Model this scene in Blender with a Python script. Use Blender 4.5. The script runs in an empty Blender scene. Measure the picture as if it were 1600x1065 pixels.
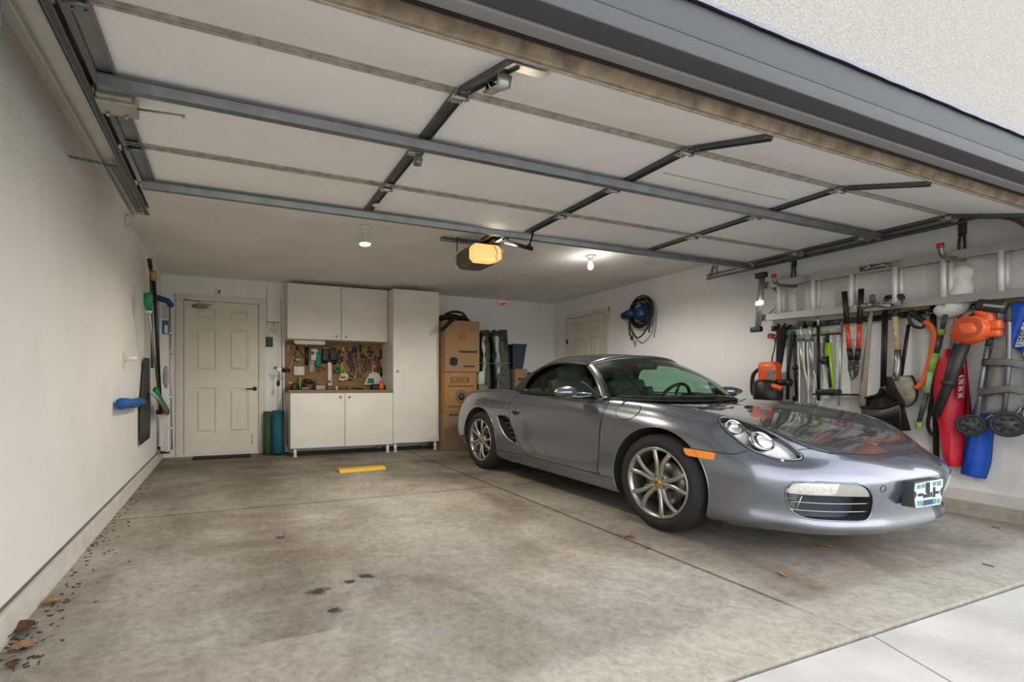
import bpy, bmesh, math, random
import numpy as np
from mathutils import Vector, Matrix
from mathutils.bvhtree import BVHTree
random.seed(7)
SC = bpy.context.scene
COL = SC.collection
PI = math.pi

# ---------------------------------------------------------------- camera
FPX, CX, HV, TH, CH = 730.0, 638.5, 603.0, 0.3663, 1.01
cd = bpy.data.cameras.new('camera'); cam = bpy.data.objects.new('camera', cd); COL.objects.link(cam)
cam.location = (0, 0, CH); cam.rotation_euler = (PI/2, 0, -TH)
cd.sensor_width = 36; cd.sensor_fit = 'HORIZONTAL'; cd.lens = FPX/1600*36
cd.shift_x = (800-CX)/1600; cd.shift_y = (HV-532.5)/1600
cd.clip_start = 0.05; cd.clip_end = 200
SC.camera = cam

# ---------------------------------------------------------------- world, light, exposure
w = bpy.data.worlds.new('overcast_sky'); SC.world = w; w.use_nodes = True
nt = w.node_tree; nt.nodes.clear()
def N(nt, t, **k):
    n = nt.nodes.new(t)
    for a, b in k.items(): setattr(n, a, b)
    return n
out = N(nt, 'ShaderNodeOutputWorld'); bg = N(nt, 'ShaderNodeBackground'); tc = N(nt, 'ShaderNodeTexCoord')
sp = N(nt, 'ShaderNodeSeparateXYZ'); rp = N(nt, 'ShaderNodeValToRGB'); nz = N(nt, 'ShaderNodeTexNoise'); ad = N(nt, 'ShaderNodeMath', operation='ADD')
ml = N(nt, 'ShaderNodeMath', operation='MULTIPLY'); ml.inputs[1].default_value = 0.22
nz.inputs['Scale'].default_value = 5; nz.inputs['Detail'].default_value = 5
L = nt.links.new
L(tc.outputs['Generated'], sp.inputs[0]); L(tc.outputs['Generated'], nz.inputs['Vector']); L(nz.outputs['Fac'], ml.inputs[0])
L(sp.outputs['Z'], ad.inputs[0]); L(ml.outputs[0], ad.inputs[1]); L(ad.outputs[0], rp.inputs[0])
e = rp.color_ramp.elements
e[0].position = 0.04; e[0].color = (.30, .32, .28, 1)
e[1].position = 1.0; e[1].color = (.66, .69, .75, 1)
for p_, c_ in ((.11, (.34, .38, .30, 1)), (.17, (1, 1, 1, 1)), (.50, (.95, .97, 1, 1)), (.75, (.74, .77, .83, 1))):
    q_ = e.new(p_); q_.color = c_
L(rp.outputs[0], bg.inputs['Color']); bg.inputs['Strength'].default_value = 1.25; L(bg.outputs[0], out.inputs[0])
SC.view_settings.view_transform = 'Standard'; SC.view_settings.look = 'None'
SC.view_settings.gamma = 1; SC.view_settings.use_curve_mapping = False
SC.view_settings.exposure = 1.12
SC.cycles.use_denoising = True
SC.cycles.max_bounces = 12; SC.cycles.diffuse_bounces = 7; SC.cycles.glossy_bounces = 4; SC.cycles.transmission_bounces = 8
SC.cycles.transparent_max_bounces = 16
SC.cycles.caustics_reflective = False; SC.cycles.caustics_refractive = False
SC.cycles.sample_clamp_indirect = 6

def point_light(name, loc, power, color, r=.04):
    l = bpy.data.lights.new(name, 'POINT'); l.energy = power; l.color = color; l.shadow_soft_size = r
    o = bpy.data.objects.new(name, l); COL.objects.link(o); o.location = loc; return o
def spot_light(name, loc, power, color, rot, ang, blend=.6, r=.06):
    l = bpy.data.lights.new(name, 'SPOT'); l.energy = power; l.color = color; l.shadow_soft_size = r; l.spot_size = math.radians(ang); l.spot_blend = blend
    o = bpy.data.objects.new(name, l); COL.objects.link(o); o.location = loc; o.rotation_euler = [math.radians(a) for a in rot]; return o
LAMP_A, LAMP_B, LAMP_O = (1.16, 4.14, 2.24), (3.77, 4.15, 2.26), (2.28, 3.72, 2.24)
sky_fill = bpy.data.lights.new('low_sky_fill', 'SUN'); sky_fill.energy = 0.45; sky_fill.angle = math.radians(80); sky_fill.color = (1, .98, .94)  # added soft lamp for the low sky, aimed in to brighten the garage
so = bpy.data.objects.new('low_sky_fill', sky_fill); COL.objects.link(so); so.rotation_euler = (math.radians(78), 0, math.radians(10))

# ---------------------------------------------------------------- pixel helpers onto real planes of the room
def _ray(u):
    return TH + math.atan((u-CX)/FPX)
def fz(Y): return .0138*(Y-1.12)                     # the slab falls to the door
def onX(u, v, X):
    a = _ray(u); Y = X/math.tan(a); d = X*math.sin(TH)+Y*math.cos(TH); return Vector((X, Y, CH+(HV-v)*d/FPX))
def onY(u, v, Y):
    X = Y*math.tan(_ray(u)); d = X*math.sin(TH)+Y*math.cos(TH); return Vector((X, Y, CH+(HV-v)*d/FPX))
def onZ(u, v, Z=None):
    z = Z if Z is not None else 0.02
    for _ in range(6):
        d = (z-CH)*FPX/(HV-v); l = (u-CX)/FPX*d
        X = d*math.sin(TH)+l*math.cos(TH); Y = d*math.cos(TH)-l*math.sin(TH)
        if Z is None: z = fz(Y)
    return Vector((X, Y, z))

# ---------------------------------------------------------------- materials
MATS = {}
def srgb(c):
    return tuple((x/255/12.92 if x/255 <= .04045 else ((x/255+.055)/1.055)**2.4) for x in c)
def mat(name, col, rough=.5, metal=0, var=0, vscale=8, bump=0, bscale=60, coat=0, trans=0, emit=None, estr=1, stretch=None, ior=None, alpha=None, spec=None):
    """col in 0-255 sRGB; var = strength of a noise variation in the thing's own colour"""
    if name in MATS: return MATS[name]
    m = bpy.data.materials.new(name); m.use_nodes = True; nt = m.node_tree
    b = nt.nodes['Principled BSDF']; c = srgb(col)
    b.inputs['Base Color'].default_value = (*c, 1); b.inputs['Roughness'].default_value = rough; b.inputs['Metallic'].default_value = metal
    b.inputs['Coat Weight'].default_value = coat; b.inputs['Coat Roughness'].default_value = .04
    b.inputs['Transmission Weight'].default_value = trans
    if spec is not None: b.inputs['Specular IOR Level'].default_value = spec
    if ior: b.inputs['IOR'].default_value = ior
    if alpha is not None: b.inputs['Alpha'].default_value = alpha
    if emit: b.inputs['Emission Color'].default_value = (*srgb(emit), 1); b.inputs['Emission Strength'].default_value = estr
    g = N(nt, 'ShaderNodeNewGeometry'); mp = N(nt, 'ShaderNodeMapping'); nt.links.new(g.outputs['Position'], mp.inputs['Vector'])
    if stretch: mp.inputs['Scale'].default_value = stretch
    n1 = N(nt, 'ShaderNodeTexNoise'); n1.inputs['Scale'].default_value = vscale; n1.inputs['Detail'].default_value = 6
    nt.links.new(mp.outputs[0], n1.inputs['Vector'])
    v = max(var, .04)
    r = N(nt, 'ShaderNodeValToRGB'); r.color_ramp.elements[0].position = .3; r.color_ramp.elements[1].position = .7
    r.color_ramp.elements[0].color = (*[x*(1-v) for x in c], 1); r.color_ramp.elements[1].color = (*[min(1, x*(1+v*.6)) for x in c], 1)
    nt.links.new(n1.outputs['Fac'], r.inputs[0]); nt.links.new(r.outputs[0], b.inputs['Base Color'])
    if bump:
        n2 = N(nt, 'ShaderNodeTexNoise'); n2.inputs['Scale'].default_value = bscale; n2.inputs['Detail'].default_value = 4
        nt.links.new(mp.outputs[0], n2.inputs['Vector'])
        bp = N(nt, 'ShaderNodeBump'); bp.inputs['Strength'].default_value = bump; bp.inputs['Distance'].default_value = .01
        nt.links.new(n2.outputs['Fac'], bp.inputs['Height']); nt.links.new(bp.outputs[0], b.inputs['Normal'])
    MATS[name] = m; return m
def glassmat(name, tint, alpha=.25, rough=.02):
    m = bpy.data.materials.new(name); m.use_nodes = True; nt = m.node_tree; nt.nodes.clear()
    o = N(nt, 'ShaderNodeOutputMaterial'); mx = N(nt, 'ShaderNodeMixShader'); t = N(nt, 'ShaderNodeBsdfTransparent'); g = N(nt, 'ShaderNodeBsdfGlossy')
    lw = N(nt, 'ShaderNodeLayerWeight'); lw.inputs[0].default_value = .5; pw = N(nt, 'ShaderNodeMath', operation='POWER'); pw.inputs[1].default_value = 4.5
    f = N(nt, 'ShaderNodeMath', operation='MULTIPLY_ADD'); f.inputs[1].default_value = .9; f.inputs[2].default_value = .05
    nt.links.new(lw.outputs['Facing'], pw.inputs[0]); nt.links.new(pw.outputs[0], f.inputs[0]); t.inputs[0].default_value = (*srgb(tint), 1); g.inputs['Roughness'].default_value = rough
    nt.links.new(f.outputs[0], mx.inputs[0]); nt.links.new(t.outputs[0], mx.inputs[1]); nt.links.new(g.outputs[0], mx.inputs[2]); nt.links.new(mx.outputs[0], o.inputs[0])
    MATS[name] = m; return m

# ---------------------------------------------------------------- mesh builder
def rot_to(d):
    return Vector((0, 0, 1)).rotation_difference(Vector(d).normalized()).to_matrix()
def cat(pts, n=8, closed=False):
    """Catmull-Rom through points"""
    P = [Vector(p) for p in pts]; R = []
    m = len(P); rng = m if closed else m-1
    for i in range(rng):
        if closed: a, b, c, d = P[i-1], P[i], P[(i+1) % m], P[(i+2) % m]
        else: a, b, c, d = P[max(i-1, 0)], P[i], P[i+1], P[min(i+2, m-1)]
        for k in range(n):
            t = k/n
            R.append(.5*((2*b)+(c-a)*t+(2*a-5*b+4*c-d)*t*t+(3*b-a-3*c+d)*t**3))
    if not closed: R.append(P[-1])
    return R
class MB:
    def __init__(s, M=None): s.v = []; s.f = []; s.mi = []; s.sm = []; s.M = M; s.cur = 0
    def add(s, vs, fs, smooth=False, mi=None):
        n = len(s.v)
        s.v += [Vector(p) for p in vs]
        for f in fs: s.f.append(tuple(i+n for i in f)); s.mi.append(s.cur if mi is None else mi); s.sm.append(smooth)
        return s
    def box(s, c, size, R=None, b=0, mi=None):
        hx, hy, hz = [x/2 for x in size]; c = Vector(c)
        if R is None: R = Matrix.Identity(3)
        elif isinstance(R, (int, float)): R = Matrix.Rotation(R, 3, 'Z')
        b = min(b, hx*.95, hy*.95, hz*.95)
        if b <= 0:
            vs = [c+R@Vector((x, y, z)) for x in (-hx, hx) for y in (-hy, hy) for z in (-hz, hz)]
            return s.add(vs, [(0, 1, 3, 2), (4, 6, 7, 5), (0, 4, 5, 1), (2, 3, 7, 6), (0, 2, 6, 4), (1, 5, 7, 3)], False, mi)
        bm = bmesh.new(); bmesh.ops.create_cube(bm, size=1)
        bmesh.ops.scale(bm, vec=size, verts=bm.verts)
        bmesh.ops.bevel(bm, geom=bm.edges[:], offset=b, segments=2, profile=.7, affect='EDGES')
        s.frombm(bm, R, c, True, mi); return s
    def bb(s, a, b_, bev=0, mi=None):
        a = Vector(a); b_ = Vector(b_)
        return s.box((a+b_)/2, [abs(x) for x in (b_-a)], None, bev, mi)
    def frombm(s, bm, R, c, smooth, mi=None):
        bm.verts.index_update()
        s.add([c+R@v.co for v in bm.verts], [tuple(v.index for v in f.verts) for f in bm.faces], smooth, mi); bm.free()
    def cyl(s, p0, p1, r0, r1=None, seg=16, caps=True, mi=None):
        p0, p1 = Vector(p0), Vector(p1); r1 = r0 if r1 is None else r1; R = rot_to(p1-p0); vs = []
        for p, r in ((p0, r0), (p1, r1)):
            for i in range(seg):
                a = 2*PI*i/seg; vs.append(p+R@Vector((r*math.cos(a), r*math.sin(a), 0)))
        s.add(vs, [(i, (i+1) % seg, seg+(i+1) % seg, seg+i) for i in range(seg)], True, mi)
        if caps: s.add([vs[i] for i in range(seg)], [tuple(range(seg))[::-1]], False, mi); s.add(vs[seg:], [tuple(range(seg))], False, mi)
        return s
    def tube(s, pts, r, seg=8, closed=False, mi=None, flat=None, up=None):
        """sweep; r a number or list; flat=(a,b) gives an oval section a across, b along `up`"""
        P = [Vector(p) for p in pts]; n = len(P); vs = []
        ref = Vector(up) if up else None; prev = None
        for i, p in enumerate(P):
            if closed: t = P[(i+1) % n]-P[i-1]
            else: t = P[min(i+1, n-1)]-P[max(i-1, 0)]
            if t.length < 1e-9: t = Vector((0, 0, 1))
            t.normalize()
            if ref: nn = ref-t*ref.dot(t)
            elif prev is None:
                a = Vector((0, 0, 1)) if abs(t.z) < .9 else Vector((1, 0, 0)); nn = a-t*a.dot(t)
            else: nn = prev-t*prev.dot(t)
            if nn.length < 1e-6: nn = t.orthogonal()
            nn.normalize(); prev = nn; bn = t.cross(nn)
            rr = r[i] if isinstance(r, (list, tuple)) else r
            for k in range(seg):
                a = 2*PI*k/seg
                if flat: vs.append(p+bn*math.cos(a)*flat[0]+nn*math.sin(a)*flat[1])
                else: vs.append(p+bn*math.cos(a)*rr+nn*math.sin(a)*rr)
        m = n if closed else n-1; fs = []
        for i in range(m):
            for k in range(seg):
                j = (i+1) % n; fs.append((i*seg+k, i*seg+(k+1) % seg, j*seg+(k+1) % seg, j*seg+k))
        if not closed: fs.append(tuple(range(seg))[::-1]); fs.append(tuple((n-1)*seg+k for k in range(seg)))
        return s.add(vs, fs, True, mi)
    def lathe(s, prof, o, axis=(0, 0, 1), seg=32, mi=None, ang=2*PI, sharp=False):
        """prof: list of (r, h)"""
        R = rot_to(axis); o = Vector(o); vs = []; n = len(prof)
        for i in range(seg):
            a = ang*i/seg
            for r, h in prof: vs.append(o+R@Vector((r*math.cos(a), r*math.sin(a), h)))
        fs = [(i*n+k, ((i+1) % seg)*n+k, ((i+1) % seg)*n+k+1, i*n+k+1) for i in range(seg) for k in range(n-1)]
        return s.add(vs, fs, not sharp, mi)
    def ball(s, c, r, sc=(1, 1, 1), R=None, seg=16, mi=None):
        bm = bmesh.new(); bmesh.ops.create_uvsphere(bm, u_segments=seg, v_segments=max(6, seg//2), radius=r)
        bmesh.ops.scale(bm, vec=sc, verts=bm.verts); s.frombm(bm, R or Matrix.Identity(3), Vector(c), True, mi); return s
    def prism(s, poly, o, ex, ey, depth, mi=None, smooth=False):
        """polygon of (a,b) in the plane o + a*ex + b*ey, extruded by the vector depth"""
        o, ex, ey, d = Vector(o), Vector(ex), Vector(ey), Vector(depth); n = len(poly)
        A = [o+ex*p[0]+ey*p[1] for p in poly]; B = [p+d for p in A]
        s.add(A+B, [(i, (i+1) % n, n+(i+1) % n, n+i) for i in range(n)], smooth, mi)
        s.add(A, [tuple(range(n))[::-1]], False, mi); s.add(B, [tuple(range(n))], False, mi); return s
    def grid(s, G, mi=None, closeu=False):
        n, m = len(G), len(G[0]); vs = [p for row in G for p in row]
        fs = [(i*m+j, ((i+1) % n)*m+j, ((i+1) % n)*m+j+1, i*m+j+1) for i in range(n if closeu else n-1) for j in range(m-1)]
        return s.add(vs, fs, True, mi)
    def build(s, name, mats, parent=None, origin=None, base=False, fix=True, bev=0, sub=0, solid=0, autos=None):
        if not isinstance(mats, (list, tuple)): mats = [mats]
        V = [(s.M@v) if s.M else v for v in s.v]
        lo = Vector([min(v[i] for v in V) for i in range(3)]); hi = Vector([max(v[i] for v in V) for i in range(3)])
        if origin is None:
            origin = (lo+hi)/2
            if parent is None or base: origin.z = lo.z
        origin = Vector(origin)
        me = bpy.data.meshes.new(name); me.from_pydata([v-origin for v in V], [], s.f)
        for m in mats: me.materials.append(m)
        me.polygons.foreach_set('material_index', s.mi); me.polygons.foreach_set('use_smooth', s.sm)
        if fix:
            bm = bmesh.new(); bm.from_mesh(me); bmesh.ops.remove_doubles(bm, verts=bm.verts, dist=1e-6) if len(V) < 60000 else None
            bmesh.ops.recalc_face_normals(bm, faces=bm.faces); bm.to_mesh(me); bm.free()
        me.update()
        o = bpy.data.objects.new(name, me); COL.objects.link(o)
        if parent is not None: o.parent = parent; o.location = origin-WO[parent.name]
        else: o.location = origin
        WO[o.name] = origin
        if solid: md = o.modifiers.new('thickness', 'SOLIDIFY'); md.thickness = solid; md.offset = 0
        if sub: md = o.modifiers.new('smooth', 'SUBSURF'); md.levels = sub; md.render_levels = sub
        if bev:
            md = o.modifiers.new('bevel', 'BEVEL'); md.width = bev; md.segments = 2; md.limit_method = 'ANGLE'
        return o
WO = {}
def thing(name, label, cat_, loc, group=None):
    o = bpy.data.objects.new(name, None); COL.objects.link(o); o.location = loc; o.empty_display_size = .1
    WO[o.name] = Vector(loc); return tag(o, label, cat_, group)
def tag(o, label, cat_, group=None):
    o['label'] = label; o['category'] = cat_
    if group: o['group'] = group
    return o
def struct(o, label=None):
    o['kind'] = 'structure'
    if label: o['label'] = label
    return o
def text_part(name, body, size, R, loc, m, parent, depth=.0012, align='CENTER', sx=1):
    """real lettering as a mesh: R maps text x,y,z to world"""
    c = bpy.data.curves.new(name, 'FONT'); c.body = body; c.size = size; c.extrude = depth; c.align_x = align; c.align_y = 'CENTER'; c.resolution_u = 3
    t = bpy.data.objects.new('tmp', c); COL.objects.link(t); bpy.context.view_layer.update()
    me = bpy.data.meshes.new_from_object(t.evaluated_get(bpy.context.evaluated_depsgraph_get())); bpy.data.objects.remove(t)
    mb = MB(); mb.add([Vector(loc)+R@Vector((v.co.x*sx, v.co.y, v.co.z)) for v in me.vertices], [tuple(p.vertices) for p in me.polygons]); bpy.data.meshes.remove(me)
    return mb.build(name, m, parent, fix=False)
def basis(x, y, z):
    return Matrix((Vector(x), Vector(y), Vector(z))).transposed()

# ---------------------------------------------------------------- room shell
XL, XR, YB, ZC, YT = -.827, 5.376, 6.82, 2.47, 1.12
def wallmat(name, col, var, bump, bscale, dirt):
    m = mat(name, col, .85, var=var, vscale=1.3, bump=bump, bscale=bscale, spec=.2)
    nt = m.node_tree; b = nt.nodes['Principled BSDF']; src = b.inputs['Base Color'].links[0].from_socket
    g = N(nt, 'ShaderNodeNewGeometry'); n = N(nt, 'ShaderNodeTexNoise'); n.inputs['Scale'].default_value = 2.2; n.inputs['Detail'].default_value = 9; n.inputs['Roughness'].default_value = .7
    r = N(nt, 'ShaderNodeValToRGB'); r.color_ramp.elements[0].position = .30; r.color_ramp.elements[0].color = (dirt, dirt, dirt*.95, 1); r.color_ramp.elements[1].position = .44; r.color_ramp.elements[1].color = (1, 1, 1, 1)
    mx = N(nt, 'ShaderNodeMix', data_type='RGBA', blend_type='MULTIPLY'); mx.inputs[0].default_value = 1
    nt.links.new(g.outputs['Position'], n.inputs['Vector']); nt.links.new(n.outputs['Fac'], r.inputs[0])
    nt.links.new(src, mx.inputs[6]); nt.links.new(r.outputs[0], mx.inputs[7]); nt.links.new(mx.outputs[2], b.inputs['Base Color'])
    return m
M_wall = wallmat('white_wall_paint', (230, 230, 227), .05, .25, 90, .93)
M_wallr = wallmat('textured_wall_paint', (232, 231, 228), .04, .5, 45, .95)
M_ceil = wallmat('ceiling_drywall', (232, 230, 223), .08, .2, 30, .88)
M_stucco = mat('stucco', (172, 169, 164), .95, var=.20, vscale=120, bump=1.0, bscale=110)
M_trim = mat('grey_painted_trim', (70, 70, 74), .6, var=.05, bump=.05)
M_trim2 = mat('light_grey_trim', (132, 130, 130), .6, var=.05)
M_cap = mat('lavender_drip_cap', (128, 128, 142), .55, var=.12, vscale=30)
M_white = mat('white_trim_paint', (214, 210, 200), .6, var=.06, vscale=5)
M_curb = mat('painted_curb', (206, 203, 196), .8, var=.12, vscale=9, bump=.2)

def floormat():
    m = bpy.data.materials.new('garage_concrete'); m.use_nodes = True; nt = m.node_tree; b = nt.nodes['Principled BSDF']; l = nt.links.new
    g = N(nt, 'ShaderNodeNewGeometry'); sep = N(nt, 'ShaderNodeSeparateXYZ'); l(g.outputs['Position'], sep.inputs[0])
    def noise(sc, det, rough, stretch=(1, 1, 1), dist=0):
        mp = N(nt, 'ShaderNodeMapping'); mp.inputs['Scale'].default_value = stretch; l(g.outputs['Position'], mp.inputs[0])
        n = N(nt, 'ShaderNodeTexNoise'); n.inputs['Scale'].default_value = sc; n.inputs['Detail'].default_value = det; n.inputs['Roughness'].default_value = rough; n.inputs['Distortion'].default_value = dist
        l(mp.outputs[0], n.inputs[0]); return n.outputs['Fac']
    def ramp(f, els):
        r = N(nt, 'ShaderNodeValToRGB'); e = r.color_ramp.elements; e[0].position, e[0].color = els[0][0], (*els[0][1], 1); e[1].position, e[1].color = els[-1][0], (*els[-1][1], 1)
        for p, c in els[1:-1]: q = e.new(p); q.color = (*c, 1)
        l(f, r.inputs[0]); return r.outputs[0]
    def mul(a, bb, fac=1, mode='MULTIPLY'):
        x = N(nt, 'ShaderNodeMix', data_type='RGBA', blend_type=mode)
        if isinstance(fac, (int, float)): x.inputs[0].default_value = fac
        else: l(fac, x.inputs[0])
        l(a, x.inputs[6]); l(bb, x.inputs[7]); return x.outputs[2]
    def mt(op, a, bb=None):
        x = N(nt, 'ShaderNodeMath', operation=op)
        for i, q in enumerate((a, bb)):
            if q is None: continue
            if isinstance(q, (int, float)): x.inputs[i].default_value = q
            else: l(q, x.inputs[i])
        return x.outputs[0]
    base = ramp(noise(1.1, 8, .62, (1, .7, 1), .6), [(.28, srgb((122, 116, 107))), (.45, srgb((156, 152, 143))), (.6, srgb((176, 173, 164))), (.75, srgb((188, 184, 174)))])
    fine = mul(ramp(noise(26, 8, .75), [(.30, (.70, .69, .67)), (.58, (1.06, 1.06, 1.06))]), ramp(noise(5, 10, .8, (1, 1.25, 1), .8), [(.36, (.80, .79, .77)), (.58, (1.04, 1.04, 1.04))]))
    c = mul(base, fine)
    brown = ramp(noise(.8, 5, .55, (.8, 1.3, 1)), [(.42, (1, 1, 1)), (.66, (.86, .76, .68))])
    c = mul(c, brown)
    # grime of the rear bays and of the wheel path, a stain of its own
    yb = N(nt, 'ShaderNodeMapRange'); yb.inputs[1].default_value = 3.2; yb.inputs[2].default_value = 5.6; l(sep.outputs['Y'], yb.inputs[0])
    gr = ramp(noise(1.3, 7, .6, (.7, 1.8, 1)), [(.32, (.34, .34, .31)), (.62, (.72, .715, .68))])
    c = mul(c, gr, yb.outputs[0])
    tx = mt('ABSOLUTE', mt('SUBTRACT', sep.outputs['X'], .25)); tr = N(nt, 'ShaderNodeMapRange'); tr.inputs[1].default_value = .45; tr.inputs[2].default_value = .1; l(tx, tr.inputs[0])
    tn = noise(3, 6, .7, (.6, 2.2, 1)); tn2 = mt('MULTIPLY', mt('GREATER_THAN', sep.outputs['Y'], 1.9), mt('MULTIPLY', tr.outputs[0], tn))
    tf = N(nt, 'ShaderNodeMapRange'); tf.inputs[1].default_value = .2; tf.inputs[2].default_value = .75; tf.inputs[4].default_value = .8; l(tn2, tf.inputs[0])
    dk = N(nt, 'ShaderNodeRGB'); dk.outputs[0].default_value = (.42, .37, .33, 1); c = mul(c, dk.outputs[0], tf.outputs[0])
    # oil spots
    for (ox, oy, rr) in ((.43, 2.06, .045), (.40, 2.27, .075), (.58, 2.33, .04), (.66, 2.36, .05)):
        dx = mt('SUBTRACT', sep.outputs['X'], ox); dy = mt('MULTIPLY', mt('SUBTRACT', sep.outputs['Y'], oy), 1.5)
        dd = mt('SQRT', mt('ADD', mt('MULTIPLY', dx, dx), mt('MULTIPLY', dy, dy))); dd = mt('ADD', dd, mt('MULTIPLY', mt('SUBTRACT', noise(14, 5, .7), .5), .16))
        k = N(nt, 'ShaderNodeMapRange'); k.inputs[1].default_value = rr; k.inputs[2].default_value = rr*.5; k.inputs[4].default_value = .97; l(dd, k.inputs[0])
        bk = N(nt, 'ShaderNodeRGB'); bk.outputs[0].default_value = (.10, .09, .08, 1); c = mul(c, bk.outputs[0], k.outputs[0])
    # control joints
    wob = mt('MULTIPLY', mt('SUBTRACT', noise(9, 4, .7), .5), .012)
    J = None
    for ax, pos, wd in (('X', 2.406, .013), ('Y', 3.925, .010), ('Y', 6.2, .004)):
        d = mt('ABSOLUTE', mt('ADD', mt('SUBTRACT', sep.outputs[ax], pos), wob)); k = mt('LESS_THAN', d, wd); J = k if J is None else mt('MAXIMUM', J, k)
    jc = N(nt, 'ShaderNodeRGB'); jc.outputs[0].default_value = (.30, .26, .20, 1); c = mul(c, jc.outputs[0], mt('MULTIPLY', J, .85))
    # lighter worn apron by the opening
    ay = N(nt, 'ShaderNodeMapRange'); ay.inputs[1].default_value = 1.42; ay.inputs[2].default_value = 1.33; ay.inputs[4].default_value = .75; l(mt('ADD', sep.outputs['Y'], mt('MULTIPLY', wob, 5)), ay.inputs[0])
    ac = N(nt, 'ShaderNodeRGB'); ac.outputs[0].default_value = (*srgb((186, 182, 170)), 1)
    c = mul(c, mul(ac.outputs[0], fine), ay.outputs[0], 'MIX')
    l(c, b.inputs['Base Color']); b.inputs['Roughness'].default_value = .72; b.inputs['Specular IOR Level'].default_value = .35
    rr_ = N(nt, 'ShaderNodeMapRange'); rr_.inputs[3].default_value = .5; rr_.inputs[4].default_value = .85; l(noise(2, 6, .6), rr_.inputs[0]); l(rr_.outputs[0], b.inputs['Roughness'])
    bp = N(nt, 'ShaderNodeBump'); bp.inputs['Strength'].default_value = .25; bp.inputs['Distance'].default_value = .004; l(mt('SUBTRACT', noise(40, 6, .7), mt('MULTIPLY', J, 1.5)), bp.inputs['Height']); l(bp.outputs[0], b.inputs['Normal'])
    return m
M_floor = floormat()
M_drive = mat('driveway_concrete', (198, 195, 190), .85, var=.16, vscale=3.0, bump=.3, bscale=60)

mb = MB(); X0, X1 = XL-.2, XR+.2
mb.add([(X0, YT, fz(YT)), (X1, YT, fz(YT)), (X1, YB+.2, fz(YB+.2)), (X0, YB+.2, fz(YB+.2)), (X0, YT, -.3), (X1, YT, -.3), (X1, YB+.2, -.3), (X0, YB+.2, -.3)],
       [(0, 1, 2, 3), (7, 6, 5, 4), (0, 4, 5, 1), (1, 5, 6, 2), (2, 6, 7, 3), (3, 7, 4, 0)])
struct(mb.build('floor', M_floor, origin=(0, 0, 0)))
# driveway panels with a real gap between them (the joint runs out from the threshold), lower than the slab
a_, b_ = onZ(1345, 990, -.03), onZ(1470, 1065, -.03)
jx = lambda Y: a_.x+(b_.x-a_.x)/(b_.y-a_.y)*(Y-a_.y)
for nm, pl in (('driveway', [(-14, YT-.016), (-14, -16), (jx(-1)-1.5, -16), (jx(-1)-.005, -1), (jx(YT)-.005, YT-.016)]), ('driveway', [(jx(YT)+.005, YT-.016), (jx(-1)+.005, -1), (jx(-1)-1.49, -16), (16, -16), (16, YT-.016)])):
    mb = MB(); mb.prism(pl, (0, 0, -.012), (1, 0, 0), (0, 1, 0), (0, 0, -.2)); struct(mb.build(nm, M_drive, origin=(0, 0, 0)))
mb = MB(); mb.bb((-14, -16, -.25), (16, YT, -.10)); struct(mb.build('ground', mat('joint_soil', (90, 84, 74), .95), origin=(0, 0, 0)))

struct(MB().bb((XL-.15, 1.22, -.1), (XL, YB+.15, ZC+.1)).build('wall_left', M_wall, origin=(0, 0, 0)))
struct(MB().bb((XR, 1.22, -.1), (XR+.15, YB+.15, ZC+.1)).build('wall_right', M_wallr, origin=(0, 0, 0)))
struct(MB().bb((XL, YB, -.1), (XR, YB+.15, ZC+.1)).build('wall_back', M_wall, origin=(0, 0, 0)))
struct(MB().bb((XL, 1.22, ZC), (XR, YB, ZC+.1)).build('ceiling', M_ceil, origin=(0, 0, 0)))
# front wall: stucco face outside, header over the opening, returns either side
mb = MB()
mb.bb((-4, 1.17, 2.29), (10, 1.30, 6.0)); mb.bb((-4, 1.17, -.05), (-.54, 1.30, 2.30)); mb.bb((5.09, 1.17, -.05), (10, 1.30, 2.29))
struct(mb.build('wall_front', M_stucco, origin=(0, 0, 0)))
# header trim: upper board, lower board set back a little, drip cap and the pale weather stop below
struct(MB().bb((-.6, 1.125, 2.185), (10, 1.17, 2.30), .004).build('trim_1', M_trim, origin=(0, 0, 0)), 'dark grey header board above the garage opening')
struct(MB().bb((-.56, 1.1255, 2.125), (5.11, 1.20, 2.185), .004).build('trim_2', M_trim, origin=(0, 0, 0)), 'lower grey lintel board over the garage opening')
cap = MB(); pts = [(x, 1.118, 2.302+.0012*math.sin(x*9)+.0012*math.sin(x*31+math.sin(x*7))) for x in np.linspace(-.6, 10, 240)]
cap.grid([[(x, 1.112, z-.004), (x, 1.112, z+.010), (x, 1.172, z+.014)] for x, y, z in pts])
struct(cap.build('trim_3', M_cap, origin=(0, 0, 0)), 'thin pale drip edge with cracked caulk along the stucco')
struct(MB().bb((-.54, 1.20, 2.118), (5.09, 1.245, 2.150), .003).build('trim_4', M_trim2, origin=(0, 0, 0)), 'light grey weather stop under the header')
struct(MB().bb((-.54, 1.17, 2.15), (5.09, 1.30, 2.29)).build('header_gap_shade_block', mat('header_gap_shade', (38, 37, 36), .9), origin=(0, 0, 0)))  # solid near-black block, painted as the shaded gap behind the header
for sx, nm in ((-.54, 'trim_6'), (5.09, 'trim_7')):
    struct(MB().bb((sx-.02, 1.13, -.02), (sx+.02, 1.30, 2.13), .003).build(nm, M_trim, origin=(0, 0, 0)))
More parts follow.
